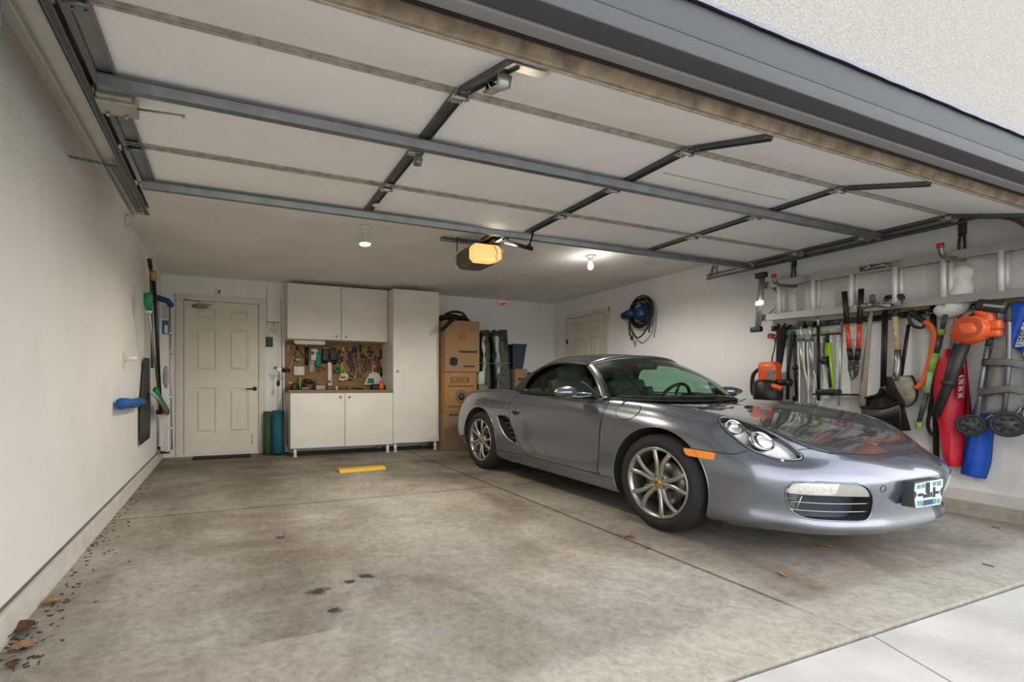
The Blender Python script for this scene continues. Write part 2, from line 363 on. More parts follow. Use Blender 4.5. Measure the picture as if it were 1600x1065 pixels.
# curbs / base of the side walls
def basecurb(nm, x0, x1, h, mname, z0=0):
    m = MB(); ys = (1.30, YB)
    m.add([(x0, ys[0], fz(ys[0])+z0-(0.03 if not z0 else 0)), (x1, ys[0], fz(ys[0])+z0-(0.03 if not z0 else 0)), (x1, ys[1], fz(ys[1])+z0-(0.03 if not z0 else 0)), (x0, ys[1], fz(ys[1])+z0-(0.03 if not z0 else 0)),
           (x0, ys[0], h), (x1, ys[0], h), (x1, ys[1], h+.06), (x0, ys[1], h+.06)], [(0, 1, 2, 3), (7, 6, 5, 4), (0, 4, 5, 1), (1, 5, 6, 2), (2, 6, 7, 3), (3, 7, 4, 0)])
    return struct(m.build(nm, mname, origin=(0, 0, 0), bev=.003))
basecurb('baseboard_left', XL, XL+.024, .125, M_curb)
mb = MB(); mb.add([(XL+.0015, 1.3, .125), (XL+.0015, YB, .185), (XL+.0015, YB, .203), (XL+.0015, 1.3, .143)], [(0, 1, 2, 3)]); struct(mb.build('groove_shade_strip', mat('groove_shade', (112, 104, 92), .9, var=.3, vscale=20), origin=(0, 0, 0)))  # dark strip: the shadow of the groove above the curb, as colour
basecurb('baseboard_right', XR-.035, XR, .095, mat('bare_curb', (176, 168, 152), .9, var=.25, vscale=12, bump=.5))
basecurb('trim_8', XR-.018, XR, .20, M_white, .105)
struct(MB().bb((XL, YB-.014, .05), (-.66, YB, .20), .003).build('baseboard_back', M_white, origin=(0, 0, 0)))
# plumb drywall seams on the back wall (the painted panel edges the photo shows)
struct(MB().bb((4.02, YB-.004, .05), (5.30, YB, 2.40), .001).build('trim_9', M_wall, origin=(0, 0, 0)), 'painted board panel on the back wall')
# ---------------------------------------------------------------- overhead door
M_galv = mat('galvanised_steel', (132, 135, 136), .42, .75, var=.18, vscale=9)
M_galvd = mat('dark_galvanised', (96, 100, 101), .42, .75, var=.2, vscale=12)
M_galvl = mat('bright_zinc', (186, 186, 178), .32, .8, var=.2, vscale=20)
M_dpanel = mat('door_panel_skin', (240, 239, 236), .6, var=.05, vscale=2.0, bump=.12, bscale=25)
M_seal = mat('weathered_bottom_rail', (160, 142, 118), .9, var=.45, vscale=14, bump=.4, bscale=40)
M_black = mat('black_plastic', (22, 22, 23), .45)
M_blkm = mat('black_metal', (26, 26, 27), .4, .4)
M_ridge = mat('stained_section_joint', (168, 163, 150), .6, var=.4, vscale=22)
DX0, DX1 = -.50, 5.04
PR = [(3.30, 2.285), (2.81, 2.285), (2.31, 2.285), (1.80, 2.285), (1.365, 2.140)]
STX = [-.465, .93, 2.29, 3.65, 5.005]
door = thing('garage_door', 'open white sectional overhead garage door with steel struts, raised under the ceiling', 'garage door', (2.27, 2.3, 2.13))
def seg(i):
    a = Vector((0, *PR[i])); b = Vector((0, *PR[i+1])); d = (b-a).normalized(); n = Vector((1, 0, 0)).cross(d)
    if n.z < 0: n = -n
    return a, b, d, n                    # n points up, away from the inside of the garage
for i in range(4):
    a, b, d, n = seg(i); R = basis((1, 0, 0), -d, n); ln = (b-a).length; c = (a+b)/2+Vector((2.27, 0, 0))
    m = MB(); m.box(c+n*.022, (DX1-DX0, ln-.004, .044), R)
    s_ = m.build('door_section', M_dpanel, door)
    if i < 3:
        m = MB()
        m.box(Vector((2.27, 0, 0))+b-d*.020-n*.004, (DX1-DX0, .014, .010), R, .002); m.box(Vector((2.27, 0, 0))+b+d*.018-n*.003, (DX1-DX0, .012, .008), R, .002)
        m.box(Vector((2.27, 0, 0))+b-n*.0005, (DX1-DX0, .018, .003), R)
        m.build('section_joint', M_ridge, door)
    for k, x in enumerate(STX):
        w_ = .075 if k in (0, 4) else .058
        m = MB(); st0 = a+d*(.03 if i else .06); st1 = b-d*.03
        cc = (st0+st1)/2+Vector((x, 0, 0)); L_ = (st1-st0).length
        m.box(cc-n*.006, (w_, L_, .012), R, .002)
        for sg in (-1, 1): m.box(cc-n*.012+Vector((sg*(w_/2-.004), 0, 0)), (.006, L_, .020), R, .001)
        o_ = m.build('stile', M_galvd if k else M_galv, door)
    if i < 3:
        for k, x in enumerate(STX):
            m = MB(); p = b+Vector((x, 0, 0))-n*.020
            m.box(p-d*.034, (.065, .05, .004), R, .001); m.box(p+d*.034, (.065, .05, .004), R, .001)
            m.cyl(p-n*.012-Vector((.04, 0, 0)), p-n*.012+Vector((.04, 0, 0)), .009, seg=12)
            for sg in (-1, 1):
                m.box(p-n*.006+Vector((sg*.032, 0, 0)), (.005, .036, .022), R)
                for q in (-.042, .042): m.cyl(p+d*q-n*.002+Vector((sg*.02, 0, 0)), p+d*q-n*.010+Vector((sg*.02, 0, 0)), .006, seg=8)
            m.build('hinge', M_galvl if k else M_galv, door)
for y0, nm in ((3.245, 0), (2.195, 1)):
    m = MB(); z1 = 2.262
    m.prism([(0, 0), (.012, -.036), (.046, -.036), (.058, 0), (.054, 0), (.043, -.032), (.015, -.032), (.004, 0)], (DX0, y0, z1), (0, 1, 0), (0, 0, 1), (DX1-DX0, 0, 0))
    m.bb((DX0, y0-.010, z1), (DX1, y0+.068, z1+.003)); m.bb((DX0, y0-.002, z1-.002), (DX0+.003, y0+.06, z1+.02))
    m.build('strut', M_galv, door)
# bottom rail with its retainer, the weathered edge that faces the driveway
a, b, d, n = seg(3); R = basis((1, 0, 0), -d, n)
m = MB(); m.box(b+Vector((2.27, 0, 0))+d*.014+n*.024, (DX1-DX0, .030, .056), R, .006); m.build('bottom_seal', M_seal, door)
m = MB(); m.box(b+Vector((2.27, 0, 0))-d*.006-n*.003, (DX1-DX0, .02, .008), R, .001); m.build('retainer', mat('seal_retainer', (190, 184, 170), .5, .3, var=.3, vscale=25), door)
# left latch bracket, bottom fixture, opener bracket, end rollers
m = MB(); m.box((-.455, 2.36, 2.245), (.15, .11, .06), .0, .006); m.box((-.455, 2.29, 2.25), (.13, .03, .05), 0, .003)
for q in ((-.50, 2.40), (-.43, 2.40), (-.46, 2.29)): m.cyl((q[0], q[1], 2.215), (q[0], q[1], 2.203), .008, seg=8)
m.build('latch_bracket', mat('aged_zinc', (176, 174, 160), .45, .5, var=.2), door)
m = MB(); m.tube([(-.38, 2.36, 2.235), (-.2, 2.335, 2.23), (-.19, 2.33, 2.228), (-.19, 2.30, 2.205)], .005, 8); m.build('latch_rod', M_galvl, door)
m = MB(); a3 = Vector((.93, *PR[4])); m.box(a3-d*.05-n*.012+Vector((.07, 0, 0)), (.16, .06, .004), R); m.tube([a3-d*.19-n*.03, a3-d*.19-n*.07, a3-d*.08-n*.07, a3-d*.08-n*.03], .012, 6, flat=(.03, .004), up=(0, 0, 1)); m.build('lift_handle', M_galvl, door)
m = MB(); m.box((.93, 2.29, 2.205), (.035, .05, .05), 0, .01); m.cyl((.955, 2.32, 2.235), (.955, 2.34, 2.20), .016, seg=10); m.build('centre_bracket', M_galv, door)
m = MB(); m.ball((.955, 3.10, 2.262), .032, (1.1, .9, .35)); m.build('bracket_cap', mat('pale_cap', (206, 204, 190), .5), door)
for x, s_ in ((-.52, -1), (5.06, 1)):
    for Y in (3.26, 2.81, 2.31, 1.80):
        m = MB(); m.cyl((x, Y, 2.258), (x-s_*.06, Y, 2.258), .005, seg=8); m.cyl((x+s_*.004, Y, 2.258), (x+s_*.024, Y, 2.258), .022, seg=18); m.build('roller', M_galvl, door)
# water stain line on the third section
m = MB(); m.box((3.0, 2.06, 2.2835), (1.15, .012, .002)); m.build('scuff_mark', mat('yellowed_scuff', (196, 190, 160), .7, var=.3, vscale=40), door)

# tracks
def rail(name, x, sgn, label, xo):
    t = thing(name, label, 'track', (x, 2.7, 2.21), 'pair of overhead door tracks')
    path = [(x, 1.42, 1.9), (x, 1.425, 2.0), (x, 1.45, 2.10), (x, 1.53, 2.19), (x, 1.66, 2.245), (x, 1.82, 2.256), (x, 3.76, 2.250)]
    P = cat(path, 6)
    m = MB(); prof = [(-.024, -.014), (-.028, -.010), (-.028, .012), (-.024, .016), (.024, .016), (.028, .012), (.028, -.010), (.024, -.014)]
    G = []
    for i, p in enumerate(P):
        tt = (P[min(i+1, len(P)-1)]-P[max(i-1, 0)]).normalized(); nn = Vector((1, 0, 0)).cross(tt)
        ring = [p+nn*a+Vector((sgn*b, 0, 0)) for a, b in prof]; ring += [p+nn*a+Vector((sgn*(b-.0025), 0, 0)) for a, b in prof[::-1]]; ring.append(ring[0]); G.append(ring)
    m.grid(G); tr = m.build('track', M_galv, t)
    m = MB() if sgn > 0 else None
    if m: m.bb((x+sgn*.03, 1.75, 2.225), (x+sgn*.033, 3.78, 2.275)); m.bb((x+sgn*.033, 1.75, 2.272), (x+sgn*.065, 3.78, 2.275)); m.build('angle_brace', M_galvd, t)
    return t
tl = rail('door_track', -.545, -1, 'left steel roller track beside the left wall', -.60)
tr = rail('door_track', 5.085, 1, 'right steel roller track above the ladder wall', 5.13)
def perf(m, p0, p1, w, up):
    """perforated strap: a flat bar drawn with real holes"""
    p0, p1 = Vector(p0), Vector(p1); d = (p1-p0); L_ = d.length; d.normalize(); u = (Vector(up)-d*Vector(up).dot(d)).normalized(); n = d.cross(u); k = int(L_/.03)
    s = L_/k; h = w/2
    m.box((p0+p1)/2+u*(h*.78), (L_, w*.24, .003), basis(d, u, n)); m.box((p0+p1)/2-u*(h*.78), (L_, w*.24, .003), basis(d, u, n))
    for i in range(k+1): m.box(p0+d*(i*s), (s*.42, w, .0028), basis(d, u, n))
m = MB(); perf(m, (-.60, 3.02, 2.232), (-.59, 3.74, 2.232), .04, (1, 0, 0)); perf(m, (-.80, 3.00, 2.245), (-.59, 3.02, 2.235), .03, (0, 1, 0)); m.build('hanger_strap', M_galvd, tl)
m = MB(); perf(m, (5.05, 3.62, 2.468), (5.11, 3.73, 2.26), .035, (1, 0, 0)); perf(m, (5.11, 3.66, 2.26), (5.11, 3.66, 2.468), .03, (0, 1, 0)); m.build('hanger_strap', M_galvd, tr)
m = MB(); perf(m, (5.13, 2.30, 2.275), (5.13, 2.30, 2.468), .03, (0, 1, 0)); m.build('hanger_strap', M_galvd, tr)
# pale cable beam running along the left wall above the track
m = MB(); m.bb((-.655, 1.32, 2.262), (-.585, 3.9, 2.268), .001); m.bb((-.659, 1.32, 2.235), (-.655, 3.9, 2.33), .001); m.bb((-.585, 1.32, 2.262), (-.582, 3.9, 2.33), .001)
o = m.build('track_mounting_rail', mat('pale_galv', (190, 189, 180), .45, .35, var=.12), None); tag(o, 'pale folded metal rail fixed along the left wall above the door track', 'rail')

# ---------------------------------------------------------------- opener
op = thing('garage_door_opener', 'ceiling mounted door opener with a glowing lamp cover', 'garage door opener', (2.24, 3.95, 2.13))
M_bodyg = mat('opener_grey', (92, 90, 84), .5)
m = MB(); m.prism([(-.15, -.05), (-.11, -.085), (.11, -.085), (.15, -.05), (.15, .055), (.12, .085), (-.12, .085), (-.15, .055)], (2.24, 3.86, 2.25), (1, 0, 0), (0, 0, 1), (0, .26, 0)); m.build('housing', M_bodyg, op, bev=.006)
M_lens = mat('lit_lamp_cover', (250, 214, 160), .35, emit=(255, 190, 110), estr=.42)
m = MB(); pl = [(-.155, -.05), (-.115, -.088), (.05, -.088), (.115, -.07), (.155, -.045), (.155, .045), (.12, .08), (-.12, .08), (-.155, .045)]
R1 = [[Vector((2.24+a, 3.86, 2.25+b)) for a, b in pl+pl[:1]], [Vector((2.24+a, 3.80, 2.25+b)) for a, b in pl+pl[:1]], [Vector((2.24+a*.86, 3.775, 2.25+b*.86)) for a, b in pl+pl[:1]]]
m.grid(R1); m.add([R1[2][i] for i in range(len(pl))], [tuple(range(len(pl)))]); m.build('lamp_cover', M_lens, op)
m = MB(); R2 = [[Vector((p.x, 4.12+(3.86-p.y), p.z)) for p in r] for r in R1]; m.grid(R2); m.add([R2[2][i] for i in range(len(pl))], [tuple(range(len(pl)))]); m.build('rear_cover', mat('frosted_cover', (214, 214, 206), .35), op)
m = MB(); m.bb((2.262, 1.32, 2.385), (2.298, 3.98, 2.393)); m.bb((2.277, 1.32, 2.36), (2.283, 3.98, 2.385)); m.bb((2.264, 1.32, 2.356), (2.296, 3.98, 2.362)); m.build('rail', M_blkm, op)
m = MB(); m.bb((2.235, 1.302, 2.34), (2.325, 1.32, 2.42)); m.build('header_bracket', M_galvd, op)
m = MB(); perf(m, (1.93, 4.13, 2.458), (2.58, 4.12, 2.458), .035, (0, 1, 0)); perf(m, (1.93, 4.15, 2.445), (2.58, 4.14, 2.445), .028, (0, 0, 1))
perf(m, (2.08, 4.10, 2.33), (2.08, 4.10, 2.46), .025, (0, 1, 0)); perf(m, (2.40, 4.10, 2.33), (2.40, 4.10, 2.46), .025, (0, 1, 0)); m.build('hanger_bracket', M_galvd, op)
m = MB(); m.box((2.28, 3.60, 2.335), (.06, .17, .035), 0, .004); m.bb((2.262, 3.52, 2.30), (2.298, 3.58, 2.32)); m.build('trolley', M_blkm, op)
m = MB(); m.prism([(-.02, -.10), (.02, -.11), (.02, .10), (-.02, .11)], (2.20, 3.70, 2.36), (1, 0, 0), (0, 1, 0), (0, 0, .02)); m.build('chain_guide', M_blkm, op)
m = MB(); m.tube([(2.28, 3.56, 2.29), (2.285, 3.16, 2.115)], .01, 6, flat=(.016, .004), up=(1, 0, 0)); m.tube([(2.285, 3.23, 2.14), (2.287, 3.205, 2.17), (2.29, 3.17, 2.23), (2.29, 3.165, 2.262)], .01, 6, flat=(.014, .004), up=(1, 0, 0))
for q in ((3.30, 2.177), (3.26, 2.16), (3.21, 2.16)): m.cyl((2.272, q[0], q[1]), (2.30, q[0], q[1]), .009, seg=8)
m.build('door_arm', M_blkm, op)
m = MB(); m.tube([(2.285, 3.60, 2.33), (2.287, 3.60, 2.24), (2.281, 3.60, 2.16), (2.285, 3.60, 1.76)], .0022, 6); cd_ = m.build('release_cord', mat('red_cord', (176, 96, 78), .8), op)
m = MB(); m.cyl((2.255, 3.60, 1.742), (2.315, 3.60, 1.758), .013, seg=10); m.build('release_handle', mat('red_handle', (150, 48, 32), .5), op)
m = MB(); m.tube(cat([(2.30, 3.77, 2.31), (2.32, 3.755, 2.25), (2.305, 3.75, 2.21), (2.33, 3.77, 2.18)], 5), .003, 6); m.build('loose_cable', M_black, op)
spot_light('opener_lamp', LAMP_O, 6, (1, .85, .66), (60, 0, 180), 170, .5)

# ---------------------------------------------------------------- ceiling lamps
M_porc = mat('white_porcelain', (214, 212, 205), .3, coat=.3)
l1 = thing('ceiling_lamp', 'keyless ceiling lampholder with a warm glowing reflector bulb', 'ceiling lamp', (1.16, 4.14, 2.28))
MB().lathe([(0, 0), (.058, 0), (.058, -.012), (.045, -.022), (.028, -.03), (.024, -.062), (.020, -.066), (0, -.066)], (1.16, 4.14, ZC), seg=28).build('lampholder', M_porc, l1)
MB().lathe([(0, -.06), (.017, -.06), (.017, -.085), (.022, -.10), (.045, -.135), (.052, -.150), (.052, -.158)], (1.16, 4.14, ZC), seg=28).build('bulb', mat('bulb_reflector', (222, 214, 200), .3, .1), l1)
MB().lathe([(.052, -.158), (.046, -.167), (.03, -.172), (0, -.174)], (1.16, 4.14, ZC), seg=28).build('bulb_face', mat('warm_bulb_glow', (255, 236, 200), .3, emit=(255, 205, 140), estr=4.5), l1)
spot_light('warm_bulb_light', (1.16, 4.14, 2.285), 60, (1, .90, .76), (0, 0, 0), 172, .5)
l2 = thing('ceiling_lamp', 'keyless ceiling lampholder with a bare white bulb near the right wall', 'ceiling lamp', (3.77, 4.15, 2.31))
MB().lathe([(0, 0), (.058, 0), (.058, -.012), (.045, -.022), (.028, -.03), (.024, -.062), (.020, -.066), (0, -.066)], (3.77, 4.15, ZC), seg=28).build('lampholder', M_porc, l2)
MB().lathe([(0, -.06), (.016, -.06), (.018, -.08), (.026, -.10), (.029, -.125), (.024, -.145), (.012, -.155), (0, -.157)], (3.77, 4.15, ZC), seg=24).build('bulb', mat('cool_bulb_glow', (255, 255, 250), .3, emit=(255, 250, 240), estr=9), l2)
point_light('cool_bulb_light', LAMP_B, 1.8, (1, .95, .87)); spot_light('cool_bulb_down', (3.77, 4.15, 2.27), 32, (1, .96, .9), (0, 0, 0), 172, .5)
# ---------------------------------------------------------------- the car (local frame: t back from the nose, y towards the open bay, z up)
CARX, CARY = 3.60, 1.475
_sl = math.atan(.0138)
CM = Matrix.Translation((CARX, CARY+.9, fz(CARY+.9))) @ Matrix.Rotation(_sl, 4, 'X') @ Matrix(((0, -1, 0, 0), (1, 0, 0, -.9), (0, 0, 1, 0), (0, 0, 0, 1)))
CMI = CM.inverted()
def cubic(xs, ys, q):
    """natural cubic spline through vector data ys at xs, evaluated at q"""
    xs = np.asarray(xs, float); ys = np.asarray(ys, float); q = np.asarray(q, float); n = len(xs); h = np.diff(xs)
    A = np.zeros((n, n)); B = np.zeros((n,)+ys.shape[1:]); A[0, 0] = A[-1, -1] = 1
    for i in range(1, n-1):
        A[i, i-1] = h[i-1]; A[i, i] = 2*(h[i-1]+h[i]); A[i, i+1] = h[i]
        B[i] = 6*((ys[i+1]-ys[i])/h[i]-(ys[i]-ys[i-1])/h[i-1])
    Mm = np.linalg.solve(A, B.reshape(n, -1)).reshape(B.shape)
    k = np.clip(np.searchsorted(xs, q)-1, 0, n-2); sh = (-1,)+(1,)*(ys.ndim-1)
    a = ((xs[k+1]-q)/h[k]).reshape(sh); b = ((q-xs[k])/h[k]).reshape(sh); hh = h[k].reshape(sh)
    return a*ys[k]+b*ys[k+1]+((a**3-a)*Mm[k]+(b**3-b)*Mm[k+1])*hh**2/6
def surf(net, nu, nv, pu=None, pv=None):
    """interpolate a control net (U columns x V rows x 3) with cubic splines"""
    net = np.array(net, float); U, V = net.shape[:2]
    du = np.r_[0, np.cumsum(np.sqrt(np.mean(np.linalg.norm(np.diff(net, axis=0), axis=2)**2, axis=1))**.75)]
    dv = np.r_[0, np.cumsum(np.mean(np.linalg.norm(np.diff(net, axis=1), axis=2), axis=0)**.75)]
    def sample(d, n):
        s = np.interp(np.linspace(0, len(d)-1, n), range(len(d)), d); return s
    a = cubic(du, net, sample(du, nu)); a = np.swapaxes(a, 0, 1)
    b = cubic(dv, a, sample(dv, nv)); return np.swapaxes(b, 0, 1)
def tab(xs, *cols):
    f = [np.array(c, float) for c in cols]; xs = np.array(xs, float)
    return lambda t: [float(cubic(xs, c, [t])[0]) for c in f]
# lid height field from four lengthwise profiles
TT = [.0, .10, .18, .28, .40, .55, .75, .95, 1.25, 1.6, 2.1, 2.6, 2.95, 3.3, 3.65, 3.95, 4.15, 4.34]
ZCn = [.56, .605, .660, .697, .726, .752, .782, .808, .845, .872, .885, .895, .905, .910, .900, .875, .84, .79]
ZVl = [.555, .60, .648, .685, .715, .745, .780, .808, .843, .870, .885, .895, .905, .908, .895, .868, .835, .785]
ZCr = [.55, .60, .640, .692, .750, .799, .832, .858, .868, .878, .897, .912, .925, .925, .905, .872, .83, .78]
YVl = [.26, .28, .32, .38, .44, .48, .50, .51, .51, .51, .51, .51, .51, .51, .50, .48, .42, .35]
YCr = [.45, .48, .54, .60, .635, .655, .675, .69, .70, .715, .725, .735, .745, .75, .74, .71, .62, .5]
lidf = tab(TT, ZCn, ZVl, ZCr, YVl, YCr)
BAND = [  # per column: rows A bottom .. F rim as (t, y, z), then the centreline target t
 ((.045, 0, .188), (.008, 0, .226), (.016, 0, .29), (.0, 0, .43), (.016, 0, .535), (.085, 0, .602), .34),
 ((.050, .24, .188), (.014, .24, .226), (.022, .245, .29), (.004, .245, .43), (.020, .24, .535), (.092, .235, .602), .45),
 ((.095, .44, .188), (.056, .455, .226), (.064, .46, .29), (.042, .462, .43), (.062, .455, .535), (.128, .43, .604), .57),
 ((.165, .60, .188), (.130, .627, .226), (.138, .635, .29), (.112, .642, .43), (.135, .63, .54), (.200, .58, .612), .70),
 ((.28, .71, .185), (.248, .748, .226), (.254, .757, .295), (.232, .766, .43), (.254, .752, .55), (.32, .695, .640), .85),
 ((.42, .785, .175), (.39, .824, .215), (.395, .830, .30), (.385, .838, .43), (.40, .826, .575), (.445, .768, .690), 1.0),
 ((.60, .825, .178), (.60, .850, .213), (.60, .866, .30), (.60, .872, .43), (.60, .862, .60), (.60, .812, .735), 1.15),
 ((.76, .84, .18), (.76, .865, .215), (.76, .880, .30), (.76, .888, .43), (.76, .880, .62), (.76, .833, .765), 1.3),
 ((.95, .84, .18), (.95, .868, .215), (.95, .885, .30), (.95, .893, .43), (.95, .886, .63), (.95, .842, .782), 1.45),
 ((1.16, .84, .18), (1.16, .864, .215), (1.16, .880, .30), (1.16, .884, .43), (1.16, .874, .64), (1.16, .835, .79), 1.6),
 ((1.42, .835, .18), (1.42, .858, .215), (1.42, .872, .30), (1.42, .868, .44), (1.42, .860, .66), (1.42, .825, .81), 1.8),
 ((1.75, .83, .18), (1.75, .853, .215), (1.75, .866, .30), (1.75, .856, .45), (1.75, .852, .68), (1.75, .820, .835), 2.0),
 ((2.1, .83, .18), (2.1, .853, .215), (2.1, .866, .30), (2.1, .855, .45), (2.1, .855, .69), (2.1, .820, .85), 2.25),
 ((2.45, .832, .18), (2.45, .856, .215), (2.45, .870, .30), (2.45, .864, .45), (2.45, .866, .69), (2.45, .828, .858), 2.5),
 ((2.78, .838, .18), (2.78, .862, .215), (2.78, .880, .30), (2.78, .884, .45), (2.78, .884, .68), (2.78, .845, .858), 2.8),
 ((3.05, .84, .185), (3.05, .866, .22), (3.05, .888, .31), (3.05, .898, .45), (3.05, .897, .66), (3.05, .858, .850), 3.1),
 ((3.315, .84, .19), (3.315, .868, .225), (3.315, .892, .31), (3.315, .902, .45), (3.315, .899, .65), (3.315, .860, .842), 3.35),
 ((3.58, .835, .20), (3.58, .862, .235), (3.58, .886, .32), (3.58, .896, .46), (3.58, .888, .64), (3.58, .845, .83), 3.55),
 ((3.83, .80, .22), (3.84, .83, .26), (3.85, .855, .34), (3.85, .862, .47), (3.84, .848, .64), (3.82, .80, .80), 3.72),
 ((4.04, .70, .24), (4.07, .735, .28), (4.085, .76, .36), (4.09, .765, .49), (4.075, .75, .64), (4.03, .70, .775), 3.85),
 ((4.17, .54, .25), (4.22, .56, .29), (4.24, .58, .37), (4.245, .58, .50), (4.225, .57, .64), (4.17, .52, .765), 3.93),
 ((4.23, .30, .25), (4.29, .31, .29), (4.31, .31, .37), (4.315, .31, .50), (4.295, .31, .64), (4.24, .29, .765), 3.98),
 ((4.245, 0, .25), (4.305, 0, .29), (4.325, 0, .37), (4.33, 0, .50), (4.31, 0, .64), (4.255, 0, .765), 4.02)]
NET = []
for c in BAND:
    rows = [list(p) for p in c[:6]]; tF, yF, zF = c[5]; tJ = c[6]; zl0 = 0
    for lam in (.10, .24, .42, .62, .82, 1.0):
        t = tF+(tJ-tF)*lam**1.25; y = yF*(1-lam)
        zc, zv, zk, yv, yk = lidf(t)
        if y >= yk: u_ = min(1, (y-yk)/max(.02, .86-yk)); z = zk-(zk-min(zF, zk))*u_**2*.6
        elif y >= yv: s_ = (y-yv)/(yk-yv); s_ = s_*s_*(3-2*s_); z = zv+(zk-zv)*s_
        else: s_ = y/yv; s_ = s_*s_*(3-2*s_); z = zc+(zv-zc)*s_
        rows.append([t, y, z])
    NET.append(rows)
BS = surf(NET, 330, 110)
BS[:, :, 0] -= .05*np.clip(1-BS[:, :, 0]/.6, 0, 2)**1.3; BS[:, -1, 1] = 0; BS[0, :, 1] = 0; BS[-1, :, 1] = 0
BS[:, :, 1] = np.maximum(BS[:, :, 1], 0)
def to_mesh(G_, flip=False):
    V = []; F = []; nu, nv = G_.shape[:2]
    for s in (1, -1):
        o = len(V); V += [(p[0], s*p[1], p[2]) for p in G_.reshape(-1, 3)]
        for i in range(nu-1):
            for j in range(nv-1):
                q = (o+i*nv+j, o+(i+1)*nv+j, o+(i+1)*nv+j+1, o+i*nv+j+1); F.append(q if s > 0 else q[::-1])
    # floor pan joins the two bottom rows
    n1 = nu*nv
    for i in range(nu-1): F.append((i*nv, n1+i*nv, n1+(i+1)*nv, (i+1)*nv))
    return V, F
def bm_body(off=0):
    V, F = to_mesh(BS); bm = bmesh.new(); vs = [bm.verts.new(v) for v in V]
    for f in F:
        try: bm.faces.new([vs[i] for i in dict.fromkeys(f)])
        except ValueError: pass
    bmesh.ops.remove_doubles(bm, verts=bm.verts, dist=1e-5); bmesh.ops.dissolve_degenerate(bm, edges=bm.edges, dist=1e-6)
    bmesh.ops.recalc_face_normals(bm, faces=bm.faces)
    if off:
        bm.normal_update()
        for v in bm.verts: v.co += v.normal*off
    for f in bm.faces: f.smooth = True
    return bm
bm = bm_body(); BODYBVH = BVHTree.FromBMesh(bm); me_body = bpy.data.meshes.new('car_body'); bm.to_mesh(me_body); bm.free()
bm = bm_body(.0022); me_big = bpy.data.meshes.new('car_body_outer'); bm.to_mesh(me_big); bm.free()
def prism_mesh(poly, o, ex, ey, d):
    m = MB(); m.prism(poly, o, ex, ey, d); me = bpy.data.meshes.new('cut'); me.from_pydata(m.v, [], m.f)
    bm = bmesh.new(); bm.from_mesh(me); bmesh.ops.remove_doubles(bm, verts=bm.verts, dist=1e-6); bmesh.ops.recalc_face_normals(bm, faces=bm.faces); bm.to_mesh(me); bm.free(); return me
def mb_mesh(m):
    me = bpy.data.meshes.new('cut'); me.from_pydata(m.v, [], m.f); bm = bmesh.new(); bm.from_mesh(me); bmesh.ops.remove_doubles(bm, verts=bm.verts, dist=1e-6); bmesh.ops.recalc_face_normals(bm, faces=bm.faces); bm.to_mesh(me); bm.free(); return me
def boolean(me, cuts, op='DIFFERENCE', cutmat=None):
    """returns a new mesh = me (op) cuts; the faces left by a cutter take material slot 1"""
    a = bpy.data.objects.new('tmp_a', me); COL.objects.link(a); tmp = []
    if cutmat is not None:
        a.data = me = me.copy(); me.materials.clear()
        for m_ in cutmat: me.materials.append(m_)
    for c in cuts:
        if cutmat is not None:
            c.materials.clear(); c.materials.append(cutmat[1])
        b = bpy.data.objects.new('tmp_b', c); COL.objects.link(b); b.hide_render = True; tmp.append(b)
        md = a.modifiers.new('b', 'BOOLEAN'); md.operation = op; md.object = b; md.solver = 'EXACT'
        if hasattr(md, 'material_mode'): md.material_mode = 'TRANSFER'
    bpy.context.view_layer.update(); dg = bpy.context.evaluated_depsgraph_get()
    r = bpy.data.meshes.new_from_object(a.evaluated_get(dg)); bpy.data.objects.remove(a)
    for b in tmp: bpy.data.objects.remove(b)
    return r
def chunk(poly, side, name):
    """the piece of the outer skin inside an outline: side 'L','R' (t,z seen from the side), 'T' (t,y from above), 'F' (y,z from the front)"""
    if side == 'L': c = prism_mesh(poly, (0, .60, 0), (1, 0, 0), (0, 0, 1), (0, .5, 0))
    elif side == 'R': c = prism_mesh(poly, (0, -.60, 0), (1, 0, 0), (0, 0, 1), (0, -.5, 0))
    elif side == 'T': c = prism_mesh(poly, (0, 0, .5), (1, 0, 0), (0, 1, 0), (0, 0, 1))
    elif side == 'F': c = prism_mesh(poly, (-.2, 0, 0), (0, 1, 0), (0, 0, 1), (.7, 0, 0))
    return boolean(me_big, [c], 'INTERSECT')
def strip_inner(me, keep):
    bm = bmesh.new(); bm.from_mesh(me)
    bad = [f for f in bm.faces if not keep(f)]; bmesh.ops.delete(bm, geom=bad, context='FACES'); bm.to_mesh(me); bm.free(); return me
def near_skin(f):
    h = BODYBVH.find_nearest(f.calc_center_median()); return h[3] is not None and h[3] < .0045
def put_mesh(name, me, mats, parent, smooth=True):
    """a finished mesh in car coordinates becomes a part"""
    me.transform(CM)
    if len(me.vertices) == 0: print('EMPTY MESH', name); return None
    co = np.array([v.co[:] for v in me.vertices]); o = Vector((co.min(0)+co.max(0))/2)
    me.transform(Matrix.Translation(-o))
    if isinstance(mats, list): ix = [min(1, p.material_index) for p in me.polygons]
    else: ix = [0]*len(me.polygons); mats = [mats]
    me.materials.clear()
    for m_ in mats: me.materials.append(m_)
    me.polygons.foreach_set('material_index', ix)
    if smooth: me.polygons.foreach_set('use_smooth', [True]*len(me.polygons))
    ob = bpy.data.objects.new(name, me); COL.objects.link(ob); me.name = name
    WO[ob.name] = o; ob.parent = parent; ob.location = o-WO[parent.name]; return ob
